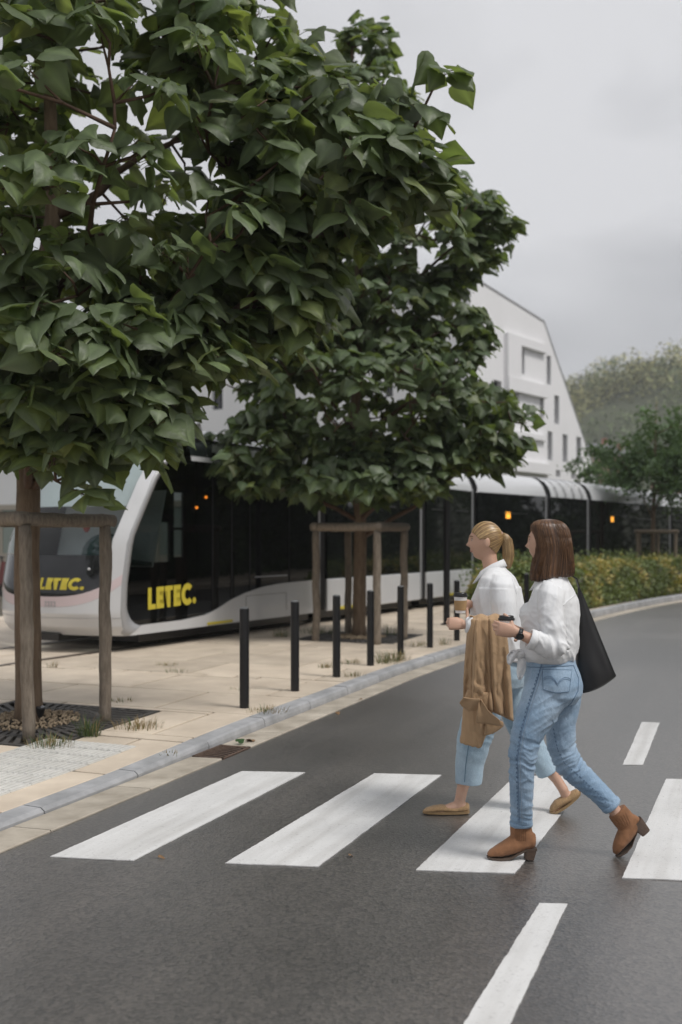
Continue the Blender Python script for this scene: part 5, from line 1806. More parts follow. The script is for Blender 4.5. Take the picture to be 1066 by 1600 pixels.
def hair_color(base, light, r):
    k = r.random() ** 1.6
    return np.array(base) * (1 - k) + np.array(light) * k

# ------------------------------------------------------------------ woman in front
A = Fig(5.13)
fA = (-0.93, 0.36)
pos = A.P(870, 1342, 0); pos.z = 0
W1 = thing('person', 'woman with brown bob, white tied shirt, blue jeans and tan ankle boots striding left', 'person', pos, 'women walking across the crossing')
head, (hf, hl, hu) = head_mesh(A.P(855, 848, 0.0), (-0.86, 0.50, 0.0), 0.98)
neck = A.limb([(856, 872, 0.0, 15, 0.047), (862, 893, 0.0, 15, 0.050), (866, 912, 0.0, 18, 0.062)])
torso = A.stack([(866, 906, 0, 0.08, 0.055), (866, 922, 0, 0.15, 0.07), (866, 950, 0, 0.155, 0.085), (862, 985, 0, 0.13, 0.08), (861, 1020, 0, 0.13, 0.085), (862, 1062, 0, 0.14, 0.10), (864, 1085, 0, 0.13, 0.09)], fA)
legL = A.limb([(853, 1085, -0.07, 24, 0.07), (820, 1150, -0.085, 17, 0.055), (814, 1190, -0.085, 14, 0.046), (814, 1235, -0.08, 13, 0.045), (813, 1280, -0.03, 10, 0.032), (813, 1300, -0.02, 9.5, 0.032)])
legR = A.limb([(880, 1085, 0.07, 22, 0.07), (877, 1155, 0.09, 16, 0.055), (890, 1197, 0.10, 15, 0.045), (915, 1219, 0.08, 13, 0.045), (945, 1246, 0.045, 10.5, 0.034), (963, 1270, 0.03, 10, 0.032), (972, 1284, 0.03, 9.5, 0.03)])
armL = A.limb([(862, 930, -0.15, 13, 0.042), (868, 975, -0.19, 12, 0.04), (871, 1012, -0.215, 11.5, 0.036)])
foreL = A.limb([(873, 1014, -0.215, 11, 0.034), (850, 1006, -0.222, 10.5, 0.034), (826, 997, -0.225, 8.8, 0.028), (812, 990.5, -0.225, 7.6, 0.022), (803, 986, -0.222, 7.8, 0.02)])
armR = A.limb([(874, 930, 0.16, 13, 0.042), (866, 980, 0.20, 12, 0.04), (862, 1008, 0.20, 11, 0.036)])
foreR = A.limb([(864, 1010, 0.20, 10, 0.034), (835, 998, 0.07, 9, 0.03), (812, 988, -0.06, 7.5, 0.024)])
cupc = A.P(791.5, 976, -0.195)
handL = hand_mesh(A.P(806, 988, -0.228), (-0.97, 0.12, 0.20), (0.12, 0.97, 0.0), curl=(0.45, 0.75, 0.55), thumb=(0.55, 0.75, 0.35), tcurl=0.25, size=0.92)
handR = hand_mesh(A.P(812, 987, -0.06), (-0.86, -0.45, 0.15), (-0.3, -0.9, 0.1), curl=(0.5, 0.6, 0.4), thumb=(0.5, 0.5, 0.6), size=0.88)
V, N, F = soft([head, neck, torso, legL, legR, armL, foreL, armR, foreR] + handL + handR, 0.0048, 2, 0.4)
body1 = obj('body', (V, F), M_SKIN, W1, smooth=True)

# jeans
pel = A.stack([(861, 1024, 0, 0.145, 0.112), (861, 1036, 0, 0.152, 0.120), (863, 1052, 0, 0.168, 0.134), (865, 1068, 0, 0.174, 0.142), (866, 1084, 0.0, 0.168, 0.138), (864, 1098, 0.0, 0.13, 0.115)], (-0.9, 0.43))
jl = A.limb([(858, 1066, -0.075, 34, 0.082), (852, 1088, -0.078, 36, 0.088), (835, 1120, -0.085, 29.5, 0.086), (822, 1150, -0.088, 24, 0.079), (816, 1185, -0.088, 20.5, 0.069), (815.5, 1220, -0.08, 19.2, 0.062), (815, 1255, -0.06, 17.4, 0.056), (814.5, 1291, -0.025, 16.6, 0.053)], 24)
jr = A.limb([(882, 1075, 0.075, 28, 0.085), (880, 1100, 0.085, 27, 0.088), (876, 1130, 0.09, 23.5, 0.083), (877, 1165, 0.095, 22.5, 0.074), (888, 1193, 0.098, 21, 0.066), (910, 1215, 0.09, 18.8, 0.060), (936, 1238, 0.06, 16.4, 0.054), (957, 1260, 0.035, 15.6, 0.050)], 24)
V, N, F = soft([pel, jl, jr], 0.0052, 6, 0.5)
knL, knR = A.P(817, 1187, -0.088), A.P(890, 1196, 0.098)
cro = A.P(852, 1112, -0.05)
def jf(p):
    p = Vector(p)
    d = 0.0016 * fbm(p.x * 16, p.y * 16, p.z * 16)
    for k_, w_, dirx in ((knL, 0.12, 0.45), (knR, 0.13, -0.7)):
        q = p - k_; w = math.exp(-(q.length / w_) ** 2)
        d += 0.012 * w * ridge(nz(q.x * 7 + 3, q.y * 6, (q.z + dirx * q.x) * 34 + 0.8 * nz(q.x * 20, q.z * 20)))
    q = p - cro; w = math.exp(-(q.length / 0.14) ** 2)
    d += 0.0115 * w * ridge(nz(q.x * 5, q.y * 5 + 1, (q.z - 0.55 * q.x) * 26))
    zz = p.z
    d += 0.005 * math.exp(-((zz - 0.24) / 0.10) ** 2) * ridge(nz(p.x * 8, p.y * 8, zz * 38 + p.x * 9))
    return d - 0.001
V = fold(V, N, jf)
bv = bvh_of(V, F)
jeans1 = obj('jeans', (V, F), M_JEAN1, W1, smooth=True)
obj('side_seam', seam(bv, [(848, 1034), (840, 1062), (826, 1105), (815, 1145), (809, 1185), (810, 1230), (812, 1285)], 0.0016), M_STITCH, jeans1, smooth=True)
puckers(bv, [(846, 1040), (838, 1062), (824, 1105), (813, 1145), (807, 1185), (808, 1230), (810, 1285)], 0.0030, 'seam_puckers', M_STITCH, jeans1)
puckers(bv, [(864, 1132), (867, 1150), (872, 1172), (882, 1192), (907, 1214), (934, 1239), (947, 1254)], 0.0025, 'inner_seam_puckers', M_STITCH, jeans1)
obj('side_stitching', seam(bv, [(851, 1034), (844, 1062), (830, 1105), (819, 1145), (813, 1185), (814, 1230), (816, 1285)], 0.0011), M_STITCHL, jeans1, smooth=True)
obj('inner_seam', seam(bv, [(864, 1124), (866, 1145), (870, 1170), (880, 1190), (905, 1212), (932, 1237), (947, 1254)], 0.0014), M_STITCH, jeans1, smooth=True)
obj('back_seam', seam(bv, [(896, 1040), (904, 1060), (903, 1080), (893, 1098), (880, 1110)], 0.0018), M_STITCH, jeans1, smooth=True)
obj('waist_seam', seam(bv, [(824, 1042), (845, 1043), (870, 1041), (897, 1040)], 0.0018), M_STITCH, jeans1, smooth=True)
rows = patch_on(bv, [(848, 1046), (893, 1047), (889, 1080), (849, 1077)], 0.0035)
if all(q is not None for row in rows for q in row):
    m = MB(); m.grid(rows); pk = obj('back_pocket', m, M_JEAN1, jeans1, smooth=True)
    obj('pocket_stitch', seam(bv, [(848, 1046), (849, 1077), (869, 1083), (889, 1080), (893, 1047), (848, 1046)], 0.0014, off=0.0035), M_STITCH, pk, smooth=True)
    arc = [(850, 1060), (855, 1056.5), (861, 1057), (866, 1061), (871, 1069), (875, 1062.5), (881, 1058.5), (887, 1059), (891, 1062)]
    obj('pocket_arc', seam(bv, arc, 0.0009, off=0.0046), M_STITCH, pk, smooth=True)
    obj('pocket_arc', seam(bv, [(a_, b_ + 2.6) for a_, b_ in arc], 0.0009, off=0.0046), M_STITCH, pk, smooth=True)
for c, d_, nm in (((814.5, 1289, -0.025), (16.8, 0.054), 0), ((956, 1259, 0.036), (15.9, 0.051), 1)):
    ctr = A.P(*c)
    t = Vector((0, 0, 1)) if nm == 0 else (A.P(936, 1237, 0.06) - ctr).normalized()
    N_ = Vector((t.z, 0, -t.x)).normalized(); k = 5.13 / FOCAL; D = Vector((0, 1, 0))
    m = MB()
    pr = []
    for h_, e in ((-0.004, -0.006), (-0.004, 0.002), (0.008, 0.0045), (0.020, 0.002), (0.020, -0.006)):
        pr.append([ctr + t * h_ + N_ * (d_[0] * k + e) * math.cos(2 * PI * j / 28) + D * (d_[1] + e) * math.sin(2 * PI * j / 28) for j in range(28)])
    m.loft(pr + [pr[0]], cap=False); obj('hem', m, M_JEAN1, jeans1, smooth=True)

# shirt
tor = A.stack([(866, 899, 0, 0.074, 0.060), (866, 908, 0, 0.115, 0.072), (866, 920, 0.0, 0.175, 0.092), (866, 938, 0, 0.188, 0.116), (863, 960, 0, 0.182, 0.134), (860, 985, 0, 0.172, 0.138), (859, 1008, 0, 0.170, 0.136), (859, 1022, 0, 0.164, 0.128), (860, 1031, 0, 0.150, 0.116)], fA, 30)
bust = MB(); bust.sphere(A.P(832, 962, 0.0), (0.062, 0.125, 0.072))
slL = A.limb([(866, 915, -0.11, 18, 0.06), (862, 928, -0.15, 19, 0.064), (861, 950, -0.175, 18.5, 0.062), (865, 980, -0.20, 18, 0.058), (869, 1004, -0.215, 17.5, 0.055), (873, 1016, -0.22, 17, 0.052)], 22)
slF = A.limb([(878, 1016, -0.22, 14, 0.05), (866, 1012, -0.222, 17, 0.055), (850, 1006, -0.225, 16.5, 0.052), (838, 1001.5, -0.226, 14.5, 0.046), (831, 999, -0.226, 13.2, 0.042)], 22)
slR = A.limb([(876, 920, 0.12, 18, 0.06), (874, 935, 0.17, 20, 0.066), (867, 980, 0.21, 19, 0.06), (862, 1010, 0.21, 17, 0.055)], 18)
slRF = A.limb([(868, 1012, 0.20, 15, 0.05), (850, 1005, 0.14, 15, 0.05), (832, 998, 0.06, 12, 0.042)], 18)
V, N, F = soft([tor, bust, slL, slF, slR, slRF], 0.0055, 8, 0.5)
elb, waist, sho = A.P(872, 1014, -0.22), A.P(860, 1018, -0.1), A.P(862, 935, -0.17)
def sf(p):
    p = Vector(p)
    d = 0.0055 * fbm(p.x * 8, p.y * 8, p.z * 5)
    q = p - elb; w = math.exp(-(q.length / 0.15) ** 2)
    d += 0.010 * w * ridge(nz(q.x * 24 + q.z * 16, q.y * 6, q.z * 9 - q.x * 6))
    q = p - sho; w = math.exp(-((q.x / 0.10) ** 2 + (q.z / 0.2) ** 2))
    d += 0.0065 * w * ridge(nz(q.x * 19 - q.z * 7, q.y * 5, q.z * 4 + 3))
    w = math.exp(-((p.z - 1.03) / 0.075) ** 2)
    d += 0.011 * w * ridge(nz(p.x * 17 + p.z * 8, p.y * 10, p.z * 3.5))
    w = math.exp(-((p.z - 1.2) / 0.09) ** 2) * (1 if p.x < 0.98 else 0.25)
    d += 0.0045 * w * ridge(nz(p.x * 9 + p.z * 24, p.y * 9, p.z * 13 - p.x * 10))
    return d
V = fold(V, N, sf)
bvs = bvh_of(V, F)
shirt1 = obj('shirt', (V, F), M_SHIRT, W1, smooth=True)
obj('yoke_seam', seam(bvs, [(880, 946), (887, 939), (896, 932), (906, 925)], 0.0022), M_SHIRT, shirt1, smooth=True)
# turned-up cuff
m = MB(); C0, C1 = A.P(838, 1001.8, -0.226), A.P(826.5, 997.3, -0.226)
t = (C1 - C0).normalized(); N_ = Vector((-t.z, 0, t.x)); pr = []
for f_, e in ((0, 0.002), (0.02, 0.0065), (0.5, 0.008), (0.98, 0.0065), (1.0, 0.002), (0.97, -0.003), (0.5, -0.004)):
    c_ = C0.lerp(C1, f_)
    pr.append([c_ + N_ * (0.0415 + e + 0.002 * nz(j * .7, f_ * 3)) * math.cos(2 * PI * j / 26) + Vector((0, 1, 0)) * (0.043 + e) * math.sin(2 * PI * j / 26) for j in range(26)])
m.loft(pr, cap=False); obj('cuff', m, M_SHIRT, shirt1, smooth=True)
# collar
def collar(c, f, tilt, r0, drop, name, parent, flare=0.022, front=0.02, hback=0.034):
    f = Vector((f[0], f[1], 0)).normalized(); l = Vector((-f.y, f.x, 0)); up = Vector((0, 0, 1))
    rows = [[], [], [], [], []]
    n = 40
    for j in range(n + 1):
        a = math.radians(12) + (2 * PI - math.radians(24)) * j / n     # gap at the throat
        ca, sa = math.cos(a), math.sin(a)
        fr_ = max(0, ca)
        top = hback * (1 - 0.35 * fr_)
        dv = f * ca + l * sa
        e = 1.0 + 0.12 * fr_
        base_ = Vector(c) + up * (tilt * ca)
        rows[0].append(base_ + dv * r0[0] * e * 0.98)
        rows[1].append(base_ + dv * r0[0] * e * 0.97 + up * top * 0.9)
        rows[2].append(base_ + dv * (r0[0] * e + 0.004) + up * top)
        rows[3].append(base_ + dv * (r0[0] * e + flare * 0.6) + up * (top - drop * 0.45))
        rows[4].append(base_ + dv * (r0[0] * e + flare + front * fr_ ** 3) + up * (top - drop * (1 + 0.9 * fr_ ** 4)))
    m = MB(); m.grid(rows)
    o = obj(name, m, M_SHIRT, parent, smooth=True)
    s_ = o.modifiers.new('thick', 'SOLIDIFY'); s_.thickness = 0.004; s_.offset = 0
    return o
collar(A.P(864, 906, 0), fA, -0.016, (0.066,), 0.034, 'collar', shirt1)
# knot and two tails at the front
kn = A.P(812, 1022, -0.06)
m = MB(); m.sphere(kn, (0.030, 0.035, 0.026)); 
obj('knot', m, M_SHIRT, shirt1, smooth=True)
def tail(pts, name):
    rows = []
    for (u, v, dy, hw) in pts:
        c_ = A.P(u, v, dy); k = 5.13 / FOCAL
        rows.append([c_ + Vector((x * hw * k, 0.010 * math.cos(x * 3 + v * .1), -abs(x) * 0.004)) for x in np.linspace(-1, 1, 9)])
    m_ = MB(); m_.grid(rows); o = obj(name, m_, M_SHIRT, shirt1, smooth=True)
    s_ = o.modifiers.new('thick', 'SOLIDIFY'); s_.thickness = 0.004; s_.offset = 0
tail([(811, 1020, -0.07, 4), (806, 1016, -0.08, 8), (800, 1024, -0.085, 7.5), (797, 1034, -0.085, 4), (796.5, 1038, -0.085, 0.6)], 'shirt_tail')
tail([(815, 1024, -0.07, 4.5), (816, 1034, -0.08, 6.5), (815, 1046, -0.085, 7), (813, 1056, -0.085, 4.5), (811.5, 1061, -0.085, 0.8)], 'shirt_tail')

# bob haircut: overlapping locks around a cap
def sup(x, e): return math.copysign(abs(x) ** e, x)
def locks(name, parent, cap_rings, n, jag, base, light, seed, ridge_amp=0.0035, ex=1.0):
    """hair volume made of n vertical locks; rings = (centre, axis_a vec, axis_b vec)"""
    r_ = random.Random(seed)
    lock = [r_.gauss(0, 1) for _ in range(n)]
    fine = [r_.gauss(0, 1) for _ in range(n)]
    tint = [hair_color(base, light, r_) for _ in range(n)]
    ends = [r_.uniform(-1, 1) for _ in range(n)]
    rings, cols = [], []
    R_ = len(cap_rings)
    for i, (c, a_, b_) in enumerate(cap_rings):
        f = i / (R_ - 1)
        ring = []
        for j in range(n):
            th = 2 * PI * j / n
            q = 1 + ridge_amp / max(0.03, a_.length) * (0.7 * lock[j] + 0.8 * nz(j * 0.31, seed, f * 1.3)) * min(1, 0.25 + f * 1.5)
            p = Vector(c) + a_ * sup(math.cos(th), ex) * q + b_ * sup(math.sin(th), ex) * q
            if i >= R_ - 2: p.z += jag * ends[j] * (1 if i == R_ - 1 else 0.4)
            ring.append(p)
            k = 0.90 + 0.35 * nz(j * 0.45, f * 2.2, seed)
            cols.append(tint[j] * k)
        rings.append(ring)
    m = MB(); m.loft(rings)
    o = obj(name, m, M_HAIR, parent, smooth=True, fixn=True)
    put_color(o, np.array(cols))
    return o
def hr(v, ul, ur, dep, dy=0.0, sl=0.0):
    c_ = A.P((ul + ur) / 2, v, dy); k = 5.13 / FOCAL
    a_ = Vector(((ur - ul) / 2 * k, 0, sl)); b_ = Vector((0, dep, 0))
    return (c_, a_, b_)
rings1 = [hr(811, 852, 860, 0.018), hr(812.2, 843, 869, 0.045), hr(815, 836, 876, 0.066), hr(820, 831.5, 882, 0.082), hr(828, 831, 887, 0.093), hr(840, 834, 890, 0.098), hr(854, 837, 892, 0.099), hr(868, 835.5, 893.5, 0.098, 0, 0.002), hr(882, 832, 895, 0.099, 0, 0.006), hr(893, 830, 895.5, 0.098, 0, 0.012), hr(900, 830, 895, 0.094, 0, 0.014), hr(902, 833, 892, 0.085, 0, 0.014)]
hair1 = locks('hair', W1, rings1, 300, 0.010, (0.048, 0.022, 0.012), (0.21, 0.105, 0.050), 5, ex=0.62, ridge_amp=0.0016)
# loose strands over the volume
def strands(name, parent, paths, base, light, seed, rr=0.0011):
    r_ = random.Random(seed); m_ = MB(); cols = []
    for p in paths:
        k0 = len(m_.v); m_.tube(p, [rr, rr, rr, rr * 0.5] if len(p) == 4 else rr, n=4)
        c_ = hair_color(base, light, r_); cols += [c_] * (len(m_.v) - k0)
    o = obj(name, m_, M_HAIR, parent, smooth=True); put_color(o, np.array(cols)); return o
r_ = random.Random(2); paths = []
for k in range(700):
    th = r_.uniform(0, 2 * PI); i0 = r_.randint(1, 5); p = []
    i1 = min(len(rings1) - 2, i0 + r_.randint(3, 7))
    for q in range(5):
        i = i0 + (i1 - i0) * q / 4; ia = int(i); fr_ = i - ia
        c0, a0, b0 = rings1[ia]; c1, a1, b1 = rings1[min(ia + 1, len(rings1) - 1)]
        th += r_.uniform(-0.03, 0.03)
        e = 1.012 + r_.uniform(-.004, .012)
        p.append(c0.lerp(c1, fr_) + a0.lerp(a1, fr_) * sup(math.cos(th), 0.62) * e + b0.lerp(b1, fr_) * sup(math.sin(th), 0.62) * e)
    paths.append(p)
strands('loose_strands', hair1, paths, (0.06, 0.028, 0.013), (0.30, 0.155, 0.07), 4, rr=0.0007)

def face_bits(parent, c, fr, size):
    f, l, u = fr
    c = Vector(c)
    for sg in (-1, 1):
        e = c + (f * 0.0715 + l * sg * 0.029 + u * 0.010) * size
        m = MB(); m.sphere(e, 0.0125 * size, nu=14, nv=10); eo = obj('eye', m, M_EYE, parent, smooth=True)
        m = MB(); m.sphere(e + (f * 0.0090 - u * 0.001) * size, 0.0050 * size, nu=12, nv=8); obj('iris', m, M_IRIS, eo, smooth=True)
        m = MB(); m.tube([e + (f * 0.007 + l * sg * -0.013 + u * 0.004) * size, e + (f * 0.0125 + u * 0.0095) * size, e + (f * 0.003 + l * sg * 0.015 + u * 0.005) * size], 0.0016 * size, n=5); obj('eyelash', m, M_LASH, eo)
        m = MB(); m.tube([c + (f * 0.094 + l * sg * 0.010 + u * 0.028) * size, c + (f * 0.090 + l * sg * 0.026 + u * 0.034) * size, c + (f * 0.074 + l * sg * 0.048 + u * 0.029) * size], [0.003 * size, 0.003 * size, 0.0015 * size], n=6); obj('eyebrow', m, M_BROW, parent, smooth=True)
face_bits(W1, A.P(855, 848, 0), (hf, hl, hu), 0.98)

# ankle boots: one with the sole flat, one lifted at the heel
def boot(toe, ball, heel_b, heel_top, shaft_bot, shaft_top, dy, parent, heel_poly, sole_pts, label_dir):
    B = empty('ankle_boot', A.P(*ball, dy)); B.parent = parent; B.location = ORIGIN[B.name] - ORIGIN[parent.name]
    return B
def make_boot(foot, shaft, sole, heel, dy, elastic):
    base_ = A.P(foot[0][0], foot[0][1], dy)
    up = soft([A.limb([(u, v, dy, w, d) for u, v, w, d in foot], 20), A.limb([(u, v, dy, w, d) for u, v, w, d in shaft], 20)], 0.0045, 4, 0.5)
    V, N, F = up
    V = fold(V, N, lambda p: 0.0012 * fbm(p[0] * 40, p[1] * 40, p[2] * 40))
    B = obj('ankle_boot', (V, F), M_SUEDE, W1, smooth=True, origin=base_)
    m = MB(); rings = []
    for (u, v, hw, th) in sole:
        c_ = A.P(u, v, dy)
        rings.append([c_ + Vector((0, y_, z_)) for y_, z_ in ((-hw, 0), (-hw, th), (hw, th), (hw, 0))])
    m.loft(rings); obj('sole', m, M_SOLE, B)
    m = MB(); rings = []
    for (u, v, hu_, hd) in heel:
        c_ = A.P(u, v, dy)
        rings.append((c_, hu_ * 5.13 / FOCAL, hd))
    ax_ = (rings[-1][0] - rings[0][0]).normalized(); nx = Vector((ax_.z, 0, -ax_.x))
    nx = -nx if nx.x < 0 else nx
    pr = []
    for c_, h_, hd in rings:
        pr.append([c_ + nx * h_ * (abs(math.cos(t)) ** 0.6 * math.copysign(1, math.cos(t))) + Vector((0, 1, 0)) * hd * (abs(math.sin(t)) ** 0.6 * math.copysign(1, math.sin(t))) for t in [2 * PI * j / 20 for j in range(20)]])
    m.loft(pr); obj('heel', m, M_HEEL, B)
    bv_ = bvh_of(V, F)
    for k, ln in enumerate(elastic):
        try: obj('elastic_rib', seam(bv_, ln, 0.0012, off=0.0006), mat('elastic', (0.20, 0.095, 0.045), 0.9), B, smooth=True)
        except Exception: pass
    return B
make_boot([(762.5, 1336, 3.0, 0.016), (768, 1333, 6.0, 0.030), (780, 1329, 9.5, 0.040), (793, 1324, 12.5, 0.040), (806, 1318, 15, 0.036), (820, 1313, 16, 0.034), (832, 1312, 14, 0.030), (837, 1312, 9, 0.02)],
          [(818, 1322, 16, 0.034), (816, 1308, 18, 0.037), (814, 1296, 17.2, 0.038), (813.5, 1288, 16.5, 0.038)],
          [(761.0, 1339.6, 0.012, 0.008), (768, 1341.4, 0.031, 0.010), (782, 1341.8, 0.041, 0.010), (797, 1340.2, 0.037, 0.010), (808, 1334.5, 0.031, 0.010), (820, 1328.5, 0.030, 0.010), (838, 1327.0, 0.028, 0.010)],
          [(828.5, 1325.5, 9.8, 0.031), (828.2, 1330, 9.2, 0.029), (826.5, 1341.6, 7.6, 0.026)], -0.03,
          [[(806 + k * 3.2, 1294), (806.5 + k * 3.0, 1305), (808 + k * 2.6, 1314)] for k in range(6)])
make_boot([(961, 1334, 3.2, 0.016), (963, 1328, 6.5, 0.030), (968, 1318, 9.5, 0.040), (975, 1307, 12.5, 0.040), (982, 1296, 14.5, 0.036), (987, 1287, 14.5, 0.034), (991, 1278, 11, 0.028), (993, 1274, 6, 0.02)],
          [(984, 1292, 16, 0.035), (975, 1281, 17, 0.037), (966, 1270, 16.5, 0.038), (963.5, 1267, 16, 0.037)],
          [(962.5, 1338.8, 0.012, 0.005), (968, 1336.0, 0.030, 0.006), (977, 1329, 0.040, 0.006), (985, 1320, 0.036, 0.006), (990, 1308, 0.030, 0.006), (994, 1299, 0.029, 0.006)],
          [(993, 1284, 11.5, 0.031), (997, 1288, 10.8, 0.029), (1008.5, 1300.5, 8.2, 0.026)], 0.03,
          [[(962 + k * 3.1, 1283 - k * 2.6), (967 + k * 2.9, 1290 - k * 2.2), (972 + k * 2.6, 1297 - k * 1.8)] for k in range(6)])

# wrist watch
wp = A.P(811, 990.5, -0.225); t = (A.P(803, 986, -0.225) - A.P(826, 997, -0.225)).normalized(); N_ = Vector((-t.z, 0, t.x))
m = MB(); pr = []
for f_, e in ((-0.010, 0), (-0.010, 0.003), (0.010, 0.003), (0.010, 0)):
    pr.append([wp + t * f_ + N_ * (0.0258 + e) * math.cos(2 * PI * j / 24) + Vector((0, 1, 0)) * (0.0235 + e) * math.sin(2 * PI * j / 24) for j in range(24)])
m.loft(pr + [pr[0]], cap=False); wt = obj('wrist_watch', m, mat('watch_band', (0.02, 0.02, 0.022), 0.4), W1, smooth=True)
fd = Vector((0.05, -0.92, -0.35)).normalized(); fx = t - fd * t.dot(fd); fx.normalize(); fy = fd.cross(fx)
fc = wp + fd * 0.025
m = MB(); m.loft([[fc + fd * h_ + (fx * math.cos(2 * PI * j / 24) + fy * math.sin(2 * PI * j / 24)) * q for j in range(24)] for h_, q in ((-0.004, 0.018), (0.004, 0.0185), (0.006, 0.017), (0.005, 0.015))]); obj('watch_case', m, mat('watch_steel', (0.03, 0.03, 0.032), 0.25, metal=0.7), wt)
m = MB(); m.loft([[fc + fd * h_ + (fx * math.cos(2 * PI * j / 24) + fy * math.sin(2 * PI * j / 24)) * q for j in range(24)] for h_, q in ((0.0055, 0.0145), (0.0062, 0.0145))]); obj('watch_dial', m, mat('watch_glass', (0.008, 0.008, 0.01), 0.08), wt)

# paper cups
def cup(label, c, r0, r1, h, sleeve, tilt=0.0):
    C_ = thing('paper_cup', label, 'cup', (c[0], c[1], c[2]), 'take-away coffee cups')
    m = MB(); m.lathe(c, [(r0 * 0.94, 0.004), (r0, 0.0), (r0 * 1.005, 0.003), (r1, h), (r1 + 0.0015, h)], 32); obj('cup_body', m, M_CUP, C_, smooth=False)
    m = MB(); m.lathe((c[0], c[1], c[2] + h), [(r1 + 0.0025, -0.006), (r1 + 0.0035, 0.0), (r1 + 0.003, 0.004), (r1 - 0.001, 0.005), (r1 - 0.002, 0.013), (r1 - 0.004, 0.016), (r1 - 0.007, 0.0155), (r1 - 0.009, 0.011), (0.002, 0.011)], 32); obj('lid', m, M_LID, C_, smooth=False)
    if sleeve:
        ra, rb = r0 + (r1 - r0) * sleeve[0], r0 + (r1 - r0) * sleeve[1]
        m = MB(); m.lathe(c, [(ra - 0.001, h * sleeve[0]), (ra + 0.0018, h * sleeve[0]), (rb + 0.0018, h * sleeve[1]), (rb - 0.001, h * sleeve[1])], 32); obj('sleeve', m, M_KRAFT, C_)
    return C_
cb = A.P(791.5, 993, -0.185)
cup('white paper cup with black lid in the hand wearing the watch', cb, 0.028, 0.037, 0.080, None)

# black slouchy shoulder bag behind her back
bag = thing('shoulder_bag', 'black grained leather shoulder bag hanging behind the brown-haired woman', 'bag', A.P(930, 1080, 0.1))
L_e = [(903, 915), (903, 950), (902, 1000), (900, 1040), (903, 1075), (906, 1085)]
R_e = [(908, 922), (922, 955), (938, 995), (951, 1028), (960, 1050), (963.5, 1056)]
rows = []
for i in range(17):
    f_ = i / 16 * 5; k = min(int(f_), 4); g_ = f_ - k
    a_ = (L_e[k][0] + (L_e[k + 1][0] - L_e[k][0]) * g_, L_e[k][1] + (L_e[k + 1][1] - L_e[k][1]) * g_)
    b_ = (R_e[k][0] + (R_e[k + 1][0] - R_e[k][0]) * g_, R_e[k][1] + (R_e[k + 1][1] - R_e[k][1]) * g_)
    th = 0.012 + 0.050 * smooth01(i / 16 * 1.3) - (0.030 * smooth01((i - 14.2) / 2))
    ring = []
    n = 28
    for j in range(n):
        t = 2 * PI * j / n
        x = (1 - math.cos(t)) / 2; s_ = math.sin(t)
        c_ = A.P(a_[0] + (b_[0] - a_[0]) * x, a_[1] + (b_[1] - a_[1]) * x + (4 * math.sin(x * PI) if i > 12 else 0), 0.10)
        ring.append(c_ + Vector((0, -math.copysign(abs(s_) ** 0.6, s_) * th * (1 + 0.25 * nz(x * 3 + 2, i * 0.25)), 0)))
    rows.append(ring)
m = MB(); m.loft(rows); bo = obj('bag_body', m, M_LEATHER, bag, smooth=True)
sb = bo.modifiers.new('s', 'SUBSURF'); sb.levels = 1; sb.render_levels = 1
m = MB(); pr = []
for (u, v, dy, w) in ((906, 925, 0.10, 0.016), (900, 905, 0.10, 0.015), (888, 897, 0.13, 0.014), (876, 905, 0.19, 0.014)):
    c_ = A.P(u, v, dy); pr.append([c_ + Vector((0, -w, 0)), c_ + Vector((0.004, -w, 0.004)), c_ + Vector((0.004, w, 0.004)), c_ + Vector((0, w, 0))])
m.loft(pr); obj('strap', m, M_LEATHER, bag)
m = seam(bvh_of([tuple(v) for v in m.v], m.f), [(0, 0), (0, 1)], 0.001) if False else None

# ------------------------------------------------------------------ woman behind
Bq = Fig(5.96)
fB = (-0.96, 0.28)
pos = Bq.P(780, 1271, 0); pos.z = 0
W2 = thing('person', 'blonde woman with ponytail, loose white shirt, pale cropped jeans and woven flats', 'person', pos, 'women walking across the crossing')
HC = Bq.P(760, 846, 0)
head, (gf, gl, gu) = head_mesh(HC, (-0.985, 0.17, -0.02), 1.0)
neck = Bq.limb([(763, 864, 0, 12.5, 0.046), (766, 880, 0, 12, 0.048), (772, 897, 0, 15, 0.06)])
torso = Bq.stack([(776, 895, 0, 0.09, 0.055), (777, 910, 0, 0.15, 0.07), (776, 940, 0, 0.15, 0.085), (776, 975, 0, 0.13, 0.08), (778, 1010, 0, 0.135, 0.085), (782, 1045, 0, 0.14, 0.095), (784, 1060, 0, 0.13, 0.09)], fB)
lgF = Bq.limb([(778, 1055, -0.07, 20, 0.07), (758, 1110, -0.075, 15, 0.055), (742, 1160, -0.05, 12.5, 0.046), (730, 1205, -0.02, 11, 0.042), (722, 1235, 0, 9, 0.034), (719, 1250, 0, 8.5, 0.033), (715, 1260, 0, 7.5, 0.036)])
lgR = Bq.limb([(792, 1055, 0.07, 20, 0.07), (806, 1110, 0.08, 15, 0.055), (826, 1155, 0.07, 13, 0.046), (852, 1195, 0.04, 10.5, 0.04), (870, 1218, 0.02, 8, 0.032), (880, 1233, 0.0, 7.8, 0.032), (884, 1243, 0.0, 7.5, 0.032)])
ftF = Bq.limb([(731, 1262, 0, 5.5, 0.024), (722, 1258, 0, 8, 0.032), (708, 1261, 0, 7.5, 0.036), (690, 1265.5, 0, 5, 0.04), (670, 1268, 0, 3.0, 0.036), (664, 1268.6, 0, 2.0, 0.024)])
ftR = Bq.limb([(902, 1241, 0.0, 5, 0.024), (893, 1243, 0.0, 7, 0.032), (881, 1251, 0.0, 7, 0.036), (871, 1260, 0.0, 4.6, 0.04), (863, 1266, 0.0, 2.6, 0.034)])
aL = Bq.limb([(784, 908, -0.16, 12, 0.045), (787, 945, -0.20, 11, 0.042), (787, 972, -0.22, 10, 0.038)])
